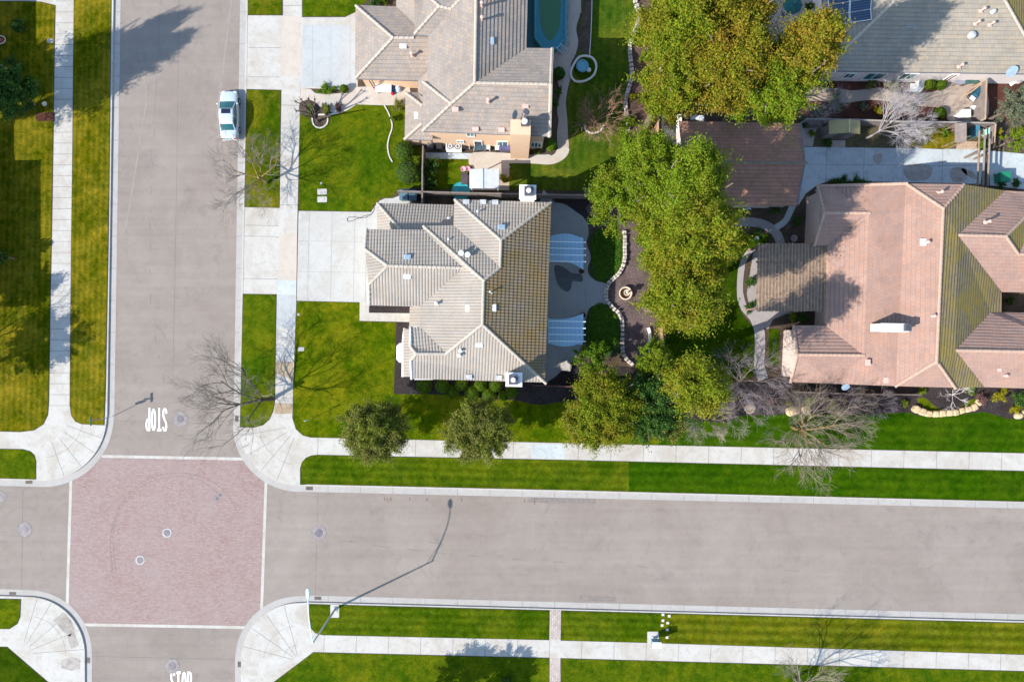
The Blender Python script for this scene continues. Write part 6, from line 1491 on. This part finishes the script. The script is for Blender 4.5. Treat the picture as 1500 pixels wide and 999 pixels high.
def umbrella(px, py, z, r, lab, mat, n=8, opened=True):
    t = thing('parasol', lab, 'parasol', W(px, py, z).xy.to_3d()); q = MB()
    q.lathe((0, 0, z-.45), [(r, 0), (r*.55, .28), (.05, .48)], n, cap=False); q.build('canopy', mat, t, org=(0, 0, 0)); q = MB(); q.tube([(0, 0, 0), (0, 0, z)], .03, 8); q.build('pole', M_whitet, t, org=(0, 0, 0)); q = MB(); q.lathe((0, 0, 0), [(.28, 0), (.28, .08), (.1, .12)], 14); q.build('base', M_flue, t, org=(0, 0, 0))
umbrella(1164, 4, 2.5, .95, 'dark green parasol at the top edge beyond the grove', plain('green_canvas', (.01, .10, .09), .8)); umbrella(1101, 15, 2.5, 1.0, 'teal parasol half hidden by the grove at the top edge', plain('teal_canvas', (.01, .14, .17), .8))
sheet('patio', [(1095, -60), (1200, -60), (1205, 60), (1140, 75), (1100, 60)], .04, M_pink, .03)
# stuff near the patio cover
for i, (x, y, m, lab) in enumerate(((679, 249, (.65, .35, .42), 'pale pink round pot beside another at the corner of the white patio cover'), (685.5, 248.5, (.60, .22, .30), 'deeper pink pot touching the corner of the white patio cover'))):
    q = MB(); c = W(x, y); q.lathe((c.x, c.y, .03), [(.15, 0), (.24, .3), (.26, .34), (.2, .33), (.05, .2)], 16); tagit(q.build('flower_pot', plain('pink_glaze', m, .4, var=.1)), lab, 'flower pot')
q = MB(); c = W(675.5, 281.5, 0); q.lathe((c.x, c.y, 0), [(.9, 0), (.9, .4), (.85, .46), (.75, .44)], 24); tagit(q.build('paddling_pool', plain('kids_pool_teal', (.03, .30, .32), .4)), 'low round teal tub at the foot of the fence behind the white patio cover', 'tub')
q = MB(); c = W(681, 265)
q.box((c.x, c.y, .45), (.62, .9, .5)); q.box((c.x-.02, c.y+.48, .8), (.62, .1, .5)); tagit(q.build('patio_sofa', plain('dark_wicker', (.07, .055, .075), .8)), 'dark wicker seat just west of the white patio cover', 'sofa')
# folding table with bags on the front walk
ft = table(563.5, 133.5, 1.55, .75, .74, 'white folding table on the front walk by the garage wall', M_whitet, M_ventw, name='folding_table')
q = MB(); c = W(586, 133); 
rnd = random.Random(3); q.lathe((c.x-.75, c.y+.05, .05), [(.3, 0), (.38, .25), (.3, .5), (.1, .6)], 9); tagit(q.build('laundry_heap', plain('navy_cloth', (.02, .07, .20), .8, var=.3)), 'dark blue heap of cloth right of the white folding table', 'cloth heap')
q = MB(); q.lathe((c.x-.15, c.y+.1, .05), [(.3, 0), (.36, .2), (.22, .42), (.05, .5)], 9); tagit(q.build('laundry_heap', plain('pale_cloth', (.45, .55, .72), .8, var=.3)), 'pale blue heap of cloth nearest the house step', 'cloth heap')
q = MB(); q.lathe((c.x-.72, c.y-.36, .05), [(.15, 0), (.17, .2), (.1, .34), (.03, .36)], 9); tagit(q.build('bag', plain('red_cloth', (.55, .02, .02), .7)), 'small red bag below the dark blue heap', 'bag')
q = MB(); c = W(550.5, 131.5); q.lathe((c.x, c.y, .05), [(.14, 0), (.16, .25), (.08, .34)], 9); q.lathe((c.x+.12, c.y-.15, .05), [(.1, 0), (.12, .2), (.06, .26)], 9); tagit(q.build('bag', plain('rose_cloth', (.45, .12, .11), .7)), 'small rose red bag left of the white folding table', 'bag')
# the top right patio
t = thing('garden_bowl', 'white cracked bowl shaped planter on a white slab under the white wall', 'planter', W(1343.5, 127)); c = W(1343.5, 127)
q = MB(); q.prism([(c.x-.75, c.y-.6), (c.x+.2, c.y-.6), (c.x+.7, c.y-.1), (c.x+.65, c.y+.45), (c.x-.1, c.y+.5), (c.x-.35, c.y+.2), (c.x-.7, c.y+.25)], .0, .22); q.build('slab', M_whitet, t)
q = MB(); q.lathe((c.x+.2, c.y+.1, .22), [(.2, 0), (.34, .25), (.36, .3), (.3, .28), (.22, .1)], 18); q.build('bowl', plain('grey_bowl', (.35, .40, .43), .5), t)
t = thing('storage_box', 'white pointed storage box at the foot of the grey fence', 'box', W(1405.5, 170)); c = W(1405.5, 170); q = MB(); q.prism([(c.x-.6, c.y), (c.x-.3, c.y-.35), (c.x+.55, c.y-.35), (c.x+.55, c.y+.35), (c.x-.3, c.y+.35)], 0, .75); q.build('body', M_whitet, t); q = MB(); q.prism([(c.x-.62, c.y), (c.x-.3, c.y-.38), (c.x+.58, c.y-.38), (c.x+.58, c.y+.38), (c.x-.3, c.y+.38)], .752, .8); q.build('lid', M_whitet, t)
q = MB(); c = W(1421, 160); q.prism([(c.x-.25, c.y-.2), (c.x+.1, c.y-.2), (c.x+.28, c.y+.15), (c.x-.05, c.y+.2)], 0, .5); q.prism([(c.x-.2, c.y-.15), (c.x+.08, c.y-.15), (c.x+.22, c.y+.1), (c.x-.05, c.y+.15)], .502, .6); tagit(q.build('storage_box', M_whitet), 'small white box against the upright fence', 'box')
t = table(1400, 123, .9, .6, .7, 'oval grey table below the white wall next to the brown door', plain('grey_top', (.25, .27, .33), .5)); 
table(1416, 124, 1.2, .5, .8, 'dark green bench by the wall right of the oval grey table', plain('green_slate', (.04, .10, .09), .6), cat='bench', name='garden_bench')
q = MB(); c = W(1441, 196)
q.box((c.x, c.y, .5), (.5, .55, .9), .2, taper=.9); q.box((c.x, c.y, .98), (.56, .6, .08), .2); tagit(q.build('water_tank', plain('pale_teal', (.35, .62, .60), .5)), 'pale teal tank beside the lean to', 'tank')
q = MB(); c = W(1422, 194); q.box((c.x, c.y, .5), (.3, 1.2, 1.0)); q.box((c.x, c.y, 1.03), (.36, 1.3, .06)); tagit(q.build('water_heater', plain('blue_box', (.05, .20, .28), .5)), 'tall narrow blue box right under the lean to edge', 'cabinet')
q = MB(); c = W(1433, 196); q.lathe((c.x, c.y, 0), [(.35, 0), (.35, .5), (.32, .55), (.28, .5)], 16); tagit(q.build('planter_tub', plain('olive_tub', (.25, .26, .20), .8)), 'olive grey tub left of the pale teal tank', 'tub')
q = MB(); c = W(1488, 118, 0); q.box((c.x, c.y, .25), (1.6, .55, .3), .5, taper=.8); q.box((c.x, c.y, .42), (1.2, .35, .06), .5); tagit(q.build('overturned_canoe', M_whitet), 'long white upturned boat by the right edge below the dish', 'boat')
q = MB()
for i in range(5): c = W(1000+i*6+3, 174.5); q.box((c.x, c.y, .2), (.36, .4, .35), taper=.95)
c = W(1013, 174.5); q.box((c.x, c.y, .41), (2.2, .4, .05)); tagit(q.build('storage_rack', M_ventw), 'row of white crates stacked north of the brown garage', 'rack')
# concrete yard strip with leaves west of the brown garage
sheet('patio', [(969, 168), (993, 168), (992, 218), (969, 218)], .05, M_blue, .04)
q = MB(); 
for x in (992,): q.box(tuple(T(991, 194))[:2]+(.9,), (.14, 3.6, 1.8)); 
tagit(q.build('garden_wall', M_whitet), 'thin white wall on the west side of the brown garage', 'wall')
rng = np.random.default_rng(5); P = np.stack([rng.normal(0, .38, 900)+W(984, 180).x, rng.normal(0, .35, 900)+W(984, 180).y, np.full(900, .06)], 1); Nn = np.tile([0, 0, 1.0], (900, 1))+rng.normal(size=(900, 3))*.2
o = leaves_obj('fallen_leaves', quads_mesh(P, Nn, .11, rng=rng), LF_redd, None, Vector((15, 20, 0))); tagit(o, kind='stuff')
# boulders
M_bold = plain('boulder_gold', (.50, .38, .22), .9, var=.35, scale=2.5)
def boulder(px, py, rx, ry, h, lab, mat=M_bold, grp=None, seed=0):
    bm = bmesh.new(); bmesh.ops.create_icosphere(bm, subdivisions=3, radius=1); rnd = random.Random(seed+int(px)); ds = [(Vector((rnd.gauss(0, 1), rnd.gauss(0, 1), rnd.gauss(0, .6))).normalized(), rnd.uniform(.6, .95)) for _ in range(9)]
    for v in bm.verts:
        for d, k in ds:
            t = v.co.dot(d)
            if t > k: v.co -= d*(t-k)*.85
        v.co = Vector((v.co.x*rx/S, v.co.y*ry/S, max(-.1, v.co.z)*h))
    me = bpy.data.meshes.new('boulder'); bm.to_mesh(me); bm.free(); o = add('boulder', me, None, [mat]); o.location = W(px, py); tagit(o, lab, 'boulder', grp)
boulder(1098, 598, 9, 8, .55, 'single golden boulder on the dark mulch near the purple shrub'); boulder(1161, 602, 11, 9, .5, 'left and larger boulder of the pair by the large pale tree', M_bold, seed=2); boulder(1180, 600, 8, 8, .45, 'right and smaller boulder of the pair by the large pale tree', seed=3)
boulder(1490, 608, 8, 6, .5, 'golden boulder at the right edge where mulch meets lawn', seed=4); boulder(1500, 603, 7, 5, .45, 'boulder cut by the right edge beside the golden one', seed=5); boulder(66, 153, 3.5, 4, .4, 'pale rock in the shaded lawn beside the sidewalk', M_edge, seed=6)
stones('boulder_border', [(1333, 594), (1342, 600), (1352, 604), (1366, 606), (1380, 605), (1395, 604), (1410, 600), (1422, 597), (1430, 591), (1433, 586)], 8, .5, 'curved border of golden boulders round a planting mound at lower right', M_bold, 9, 1, 5, 'boulder border')
lawn(smooth([(1343, 585), (1355, 583), (1372, 597), (1395, 600), (1412, 592), (1424, 584), (1428, 588), (1415, 597), (1395, 602), (1370, 602), (1352, 596)], 3), G1, .06)
sheet('mulch_bed', [(52, 166), (80, 165), (80, 178), (54, 178)], .05, M_red, .03)
# ring at the left edge
t = thing('ring_planter', 'thin white ring with reddish flowers at the left edge', 'planter', W(3, 61)); q = MB(); c = W(3, 61); n = 28
q.tube([(c.x+.58*math.cos(2*PI*i/n), c.y+.40*math.sin(2*PI*i/n), .35) for i in range(n+1)], .035, 6); q.build('ring', M_whitet, t)
q = MB(); q.lathe((c.x-.1, c.y, .05), [(.3, 0), (.26, .22), (.1, .3)], 12); q.build('flowers', plain('flower_red', (.35, .10, .07), .9, var=.4), t)
edging('garden_hoop', [(0, 97), (6, 97), (11, 101), (14, 107)], .7, .25, 'white curved hoop pipe at the left edge below the ring', M_whitet, cat='hoop')
# garden hose on the driveway
pts = smooth([(547, 300), (548, 306), (545, 313), (530, 318), (515, 324), (509.5, 324), (510, 319), (520, 318.5), (533, 319.5), (543, 315), (546, 311)], 8, False); q = MB(); q.tube([W(x, y)+Vector((0, 0, .03)) for x, y in pts], .022, 6); tagit(q.build('garden_hose', M_blk), 'thin dark hose looped on the driveway before the house corner', 'hose')
q = MB(); q.tube([W(1086, 304, .1), W(1092, 307, .1), W(1097, 305, .1), W(1100, 307, .1)], .06, 6); tagit(q.build('pipe', M_ventw), 'short pale pipe on the bed south of the brown garage', 'pipe')
t = thing('garden_light', 'pale round garden light in the dark lawn west of the trellis', 'light', W(1105, 351)); q = MB(); q.tube([tuple(W(1105, 351)), tuple(W(1105, 351)+Vector((0, 0, .5)))], .04, 6); q.build('post', M_ventw, t); q = MB(); c = W(1105, 351); q.lathe((c.x, c.y, .5), [(.1, 0), (.22, .1), (.22, .16), (.04, .24)], 14); q.build('lamp_head', M_ventw, t)
q = MB(); c = W(1161, 350); q.lathe((c.x, c.y, .05), [(.2, 0), (.32, .25), (.34, .3), (.28, .28), (.1, .12)], 18); tagit(q.build('bird_bath', plain('rose_bowl', (.35, .24, .25), .7)), 'rosy round bowl at the upper edge of the trellis', 'bowl')
# ------------------------------------------------------------------ street lamp
M_galv = plain('galvanised_steel', (.42, .50, .54), .4, .5, var=.08); M_galv2 = plain('lamp_white', (.62, .78, .84), .4, var=.05)
b = W(491.5, 891); t = thing('street_lamp', 'tall galvanised street lamp reaching over the main road at the lower left corner lawn', 'street lamp', b)
q = MB(); q.lathe(tuple(b), [(.19, 0), (.19, .12), (.13, .2), (.11, .25)], 14); q.box((b.x, b.y, .05), (.42, .42, .06)); q.build('base_plate', M_galv, t)
q = MB(); q.tube([b, b+Vector((0, 0, 7.6))], [.11, .065], 12); q.build('pole', M_galv, t, True)
q = MB(); tp = b+Vector((0, 0, 7.5)); q.tube([tp+Vector((-.02, 4.4*u, 1.45*math.sin(u*PI/2))) for u in [i/12 for i in range(13)]], [.055-.02*i/12 for i in range(13)], 10)
q.tube([tp+Vector((0, 0, -.5)), tp+Vector((-.01, 1.5, .78))], .022, 6); q.build('arm', M_galv2, t, True)
q = MB(); c = tp+Vector((-.02, 4.75, 1.45)); 
for i in range(8):
    pass
q.v = []; 
secs = [(-.45, .06, .05), (-.35, .13, .08), (-.1, .17, .11), (.2, .18, .11), (.38, .14, .08), (.46, .05, .04)]; n = 12
for (y, w, h) in secs:
    for k in range(n): a = 2*PI*k/n; q.v.append((c.x+w*math.cos(a), c.y+y, c.z+h*math.sin(a)))
for i in range(len(secs)-1):
    for k in range(n): q.f.append((i*n+k, i*n+(k+1) % n, (i+1)*n+(k+1) % n, (i+1)*n+k)); q.mi.append(0)
q.f.append(tuple(range(n))); q.f.append(tuple((len(secs)-1)*n+k for k in range(n))); q.mi += [0, 0]
lh = q.build('lamp_head', M_galv2, t, True); q = MB(); q.lathe((c.x, c.y+.05, c.z-.17), [(.06, 0), (.13, .05), (.14, .09)], 14); q.build('lens', glassy('lens_glass', (.5, .5, .45)), lh)
# stop sign with street name blades
def text_mesh(txt, size, mat, par, M, name='lettering'):
    cu = bpy.data.curves.new(name, 'FONT'); cu.body = txt; cu.size = size; cu.align_x = 'CENTER'; cu.align_y = 'CENTER'; cu.extrude = .002
    o = bpy.data.objects.new(name, cu); me = bpy.data.meshes.new_from_object(o); bpy.data.objects.remove(o)
    me.transform(M); o = add(name, me, par, [mat]); return o
M_red_ = plain('sign_red', (.55, .02, .02), .4, var=.03); M_grn = plain('sign_green', (.01, .18, .07), .4, var=.03)
b = T(161.5, 611); b.z = .0; t = thing('stop_sign', 'stop sign with crossed street name blades on the kerb left of the painted lettering', 'sign', b)
q = MB(); q.tube([(0, 0, 0), (0, 0, 3.1)], .032, 8); q.build('post', M_galv, t, org=(0, 0, 0))
q = MB(); r = .38
oct_ = [(r*math.cos(PI/8+k*PI/4), r*math.sin(PI/8+k*PI/4)) for k in range(8)]
q.v = [(x, .045, 2.2+z) for x, z in oct_]+[(x, .060, 2.2+z) for x, z in oct_]; q.f = [tuple(range(8)), tuple(range(8, 16))[::-1]]+[(k, (k+1) % 8, 8+(k+1) % 8, 8+k) for k in range(8)]; q.mi = [0]*10
sp = q.build('sign_face', M_red_, t, org=(0, 0, 0))
text_mesh('STOP', .27, M_whitet, sp, Matrix.Translation((0, .064, 2.2)) @ Matrix.Rotation(PI, 4, 'Z') @ Matrix.Rotation(PI/2, 4, 'X'))
q = MB(); q.box((0, 0, 2.85), (.9, .02, .2)); q.build('name_blade', M_grn, t, org=(0, 0, 0)); q = MB(); q.box((0, 0, 3.08), (.02, .9, .2)); q.build('name_blade', M_grn, t, org=(0, 0, 0))
b = W(457, 613); t = thing('parking_sign', 'small sign on a thin post in the corner lawn below the bare tree shadow', 'sign', b)
q = MB(); q.tube([(0, 0, 0), (0, 0, 2.3)], .03, 8); q.build('post', M_galv, t, org=(0, 0, 0)); q = MB(); q.box((0, .03, 2.05), (.3, .02, .45)); q.build('sign_face', M_galv2, t, org=(0, 0, 0))
# cluster mailbox
b = W(957.5, 934); t = thing('mailbox_cluster', 'pedestal mailbox with slate blue back on the pad by the lower sidewalk', 'mailbox', b, math.radians(-1.3))
q = MB(); q.box((0, 0, .36), (.22, .22, .64)); q.box((0, 0, .06), (.5, .4, .05)); q.build('pedestal', M_galv, t, org=(0, 0, 0))
q = MB(); q.box((0, 0, 1.1), (.78, .46, .86)); q.build('cabinet', plain('slate_blue', (.14, .26, .34), .5, var=.06), t, org=(0, 0, 0)); q = MB(); q.box((0, -.02, 1.56), (.84, .56, .05)); q.build('roof', M_whitet, t, org=(0, 0, 0))
for i in range(3):
    for k in range(4): q = MB(); q.box((-.25+.25*i, -.24, .78+.2*k), (.22, .02, .17)); q.build('mail_door', M_galv2, t, org=(0, 0, 0))
# ------------------------------------------------------------------ car
M_car = None
m, nt, bb = newmat('car_paint_silver_blue'); bb.inputs['Base Color'].default_value = (.60, .67, .73, 1); bb.inputs['Metallic'].default_value = .25; bb.inputs['Roughness'].default_value = .28; bb.inputs['Coat Weight'].default_value = .6; bb.inputs['Coat Roughness'].default_value = .05; M_car = m
M_cgl = glassy('car_glass', (.012, .09, .10), .04); M_tyre_ = plain('tyre_rubber', (.02, .02, .02), .9); M_rim = plain('rim_alloy', (.5, .5, .52), .3, .8); M_lamp = glassy('headlamp', (.75, .8, .85), .1); M_tail = glassy('tail_lamp', (.4, .01, .01), .15)
b = T(338.8, 171.5); b.z = ZR; car = thing('parked_car', 'pale silver blue sedan with sunroof parked at the kerb of the side street', 'car', b, math.radians(1.0))
def loft(secs, closed_ends=True):
    q = MB(); n = len(secs[0])
    for s in secs: q.v += s
    for i in range(len(secs)-1):
        for k in range(n): k2 = (k+1) % n; q.f.append((i*n+k, i*n+k2, (i+1)*n+k2, (i+1)*n+k)); q.mi.append(0)
    if closed_ends: q.f.append(tuple(range(n))[::-1]); q.f.append(tuple((len(secs)-1)*n+k for k in range(n))); q.mi += [0, 0]
    return q
def body_sec(y, w, zb, zt, cr=.04, tuck=.9):
    pts = [(w*tuck, zb), (w, zb+.18), (w*1.0, (zb+zt)/2+.05), (w*.97, zt-.10), (w*.86, zt-.015), (w*.5, zt+cr*.8), (0, zt+cr)]
    full = [(x, y, z) for x, z in pts]+[(-x, y, z) for x, z in pts[-2::-1]]
    return full
st = [(-2.36, .60, .42, .62), (-2.32, .74, .28, .80), (-2.15, .82, .20, .92), (-1.7, .87, .2, .95), (-1.2, .89, .2, .95), (-.4, .90, .2, .93), (.4, .90, .2, .92), (.95, .89, .2, .93), (1.5, .87, .2, .87), (2.0, .82, .2, .78), (2.25, .74, .25, .70), (2.34, .60, .34, .58)]
q = loft([body_sec(*s) for s in st]); body = q.build('body', M_car, car, True, org=(0, 0, 0))
md = body.modifiers.new('s', 'SUBSURF'); md.levels = 2; md.render_levels = 2
# greenhouse: glass hull with roof skin on top
def gh(y, w, z): return [(w, y, .88), (w*.985, y, .9), (w*.80, y, z), (w*.72, y, z+.02), (0, y, z+.045), (-w*.72, y, z+.02), (-w*.80, y, z), (-w*.985, y, .9), (-w, y, .88)]
G_ = [gh(-1.62, .70, .90), gh(-1.10, .80, 1.30), gh(-.85, .83, 1.38), gh(.2, .84, 1.39), gh(.45, .83, 1.33), gh(1.22, .78, .92)]
q = loft(G_, False); q.build('glasshouse', M_cgl, car, True, org=(0, 0, 0))
q = MB()
def rs(y, w, z): return [(w*.80*1.01, y, z+.003), (w*.72, y, z+.028), (w*.36, y, z+.046), (0, y, z+.055), (-w*.36, y, z+.046), (-w*.72, y, z+.028), (-w*.80*1.01, y, z+.003)]
R_ = [rs(-1.08, .80, 1.305), rs(-.85, .83, 1.385), rs(-.3, .84, 1.39), rs(.2, .84, 1.393), rs(.44, .83, 1.335)]
for s in R_: q.v += s
for i in range(4):
    for k in range(6): q.f.append((i*7+k, i*7+k+1, i*7+7+k+1, i*7+7+k)); q.mi.append(0)
roofp = q.build('roof_panel', M_car, car, True, org=(0, 0, 0)); sm = roofp.modifiers.new('t', 'SOLIDIFY'); sm.thickness = .02
q = MB()
for s in (-1, 1):      # pillars
    q.tube([(s*.655, .46, 1.345), (s*.785, 1.24, .93)], .032, 6); q.tube([(s*.64, -1.08, 1.31), (s*.71, -1.64, .92)], .045, 6); q.tube([(s*.68, -.3, 1.39), (s*.845, -.33, .93)], .025, 6); q.tube([(s*.66, .44, 1.345), (s*.68, -.3, 1.40), (s*.645, -1.1, 1.31)], .028, 6)
q.build('pillars', M_car, car, org=(0, 0, 0))
q = MB(); q.box((0, .12, 1.475), (.86, .46, .02)); q.build('sunroof', glassy('sunroof_glass', (.01, .012, .03), .05), car, org=(0, 0, 0))
q = MB(); q.box((0, -.95, 1.36), (1.0, .05, .02)); q.box((0, -2.3, .72), (1.3, .06, .05)); q.build('trim', M_blk, car, org=(0, 0, 0))
for s in (-1, 1):
    q = MB(); q.lathe((s*.96, .98, .98), [(.04, -.06), (.10, 0), (.08, .07), (.02, .09)], 10); q.tube([(s*.86, .95, .95), (s*.96, .98, .98)], .03, 5); q.build('wing_mirror', M_car, car, True, org=(0, 0, 0))
    q = MB(); q.box((s*.60, 2.16, .66), (.28, .14, .10), -s*.35); q.build('headlight', M_lamp, car, org=(0, 0, 0)); q = MB(); q.box((s*.62, -2.31, .74), (.32, .08, .13), s*.2); q.build('tail_light', M_tail, car, org=(0, 0, 0))
    for y in (1.42, -1.38):
        q = MB(); q.tube([(s*.70, y, .33), (s*.895, y, .33)], .33, 22); w = q.build('wheel', M_tyre_, car, org=(0, 0, 0)); q = MB(); q.tube([(s*.88, y, .33), (s*.905, y, .33)], .2, 16); q.build('rim', M_rim, w, org=(0, 0, 0))
q = MB(); q.box((0, -2.36, .5), (1.5, .10, .2), taper=.95); q.box((0, 2.33, .42), (1.45, .12, .2), taper=.95); q.build('bumper', M_car, car, org=(0, 0, 0))
q = MB(); q.box((0, 2.33, .60), (.7, .04, .1)); q.build('grille', M_blk, car, org=(0, 0, 0))

# ------------------------------------------------------------------ grass blades and edges as loose tufts round lawns (uncountable)
# ------------------------------------------------------------------ camera, light, world
cam = bpy.data.cameras.new('camera'); co = bpy.data.objects.new('camera', cam); COL.objects.link(co); co.location = (0, 0, H); co.rotation_euler = (0, 0, 0)
cam.sensor_width = 36; cam.lens = 36*H/100.0; cam.clip_end = 2000; cam.clip_start = .5; scene.camera = co
az = math.radians(25.9); el = math.radians(36.1)
to_sun = Vector((-math.cos(az)*math.cos(el), -math.sin(az)*math.cos(el), math.sin(el)))
sun = bpy.data.lights.new('sun', 'SUN'); sun.energy = 4.5; sun.angle = math.radians(.5); sun.color = (1, .94, .845); so_ = bpy.data.objects.new('sun', sun); COL.objects.link(so_)
so_.rotation_euler = to_sun.to_track_quat('Z', 'Y').to_euler(); so_.location = (-40, -20, 60)
world = bpy.data.worlds.new('World'); scene.world = world; world.use_nodes = True; nt = world.node_tree; bg = nt.nodes['Background']
sky = nt.nodes.new('ShaderNodeTexSky'); sky.sky_type = 'NISHITA'; sky.sun_disc = False; sky.sun_elevation = el
sky.sun_rotation = math.atan2(to_sun.x, to_sun.y); sky.air_density = 1.3; sky.dust_density = .3; sky.ozone_density = 2.0
nt.links.new(sky.outputs[0], bg.inputs[0]); bg.inputs[1].default_value = .15
scene.view_settings.view_transform = 'Standard'; scene.view_settings.look = 'None'; scene.view_settings.exposure = .8; scene.view_settings.gamma = 1
scene.render.engine = 'CYCLES'; scene.cycles.use_denoising = True
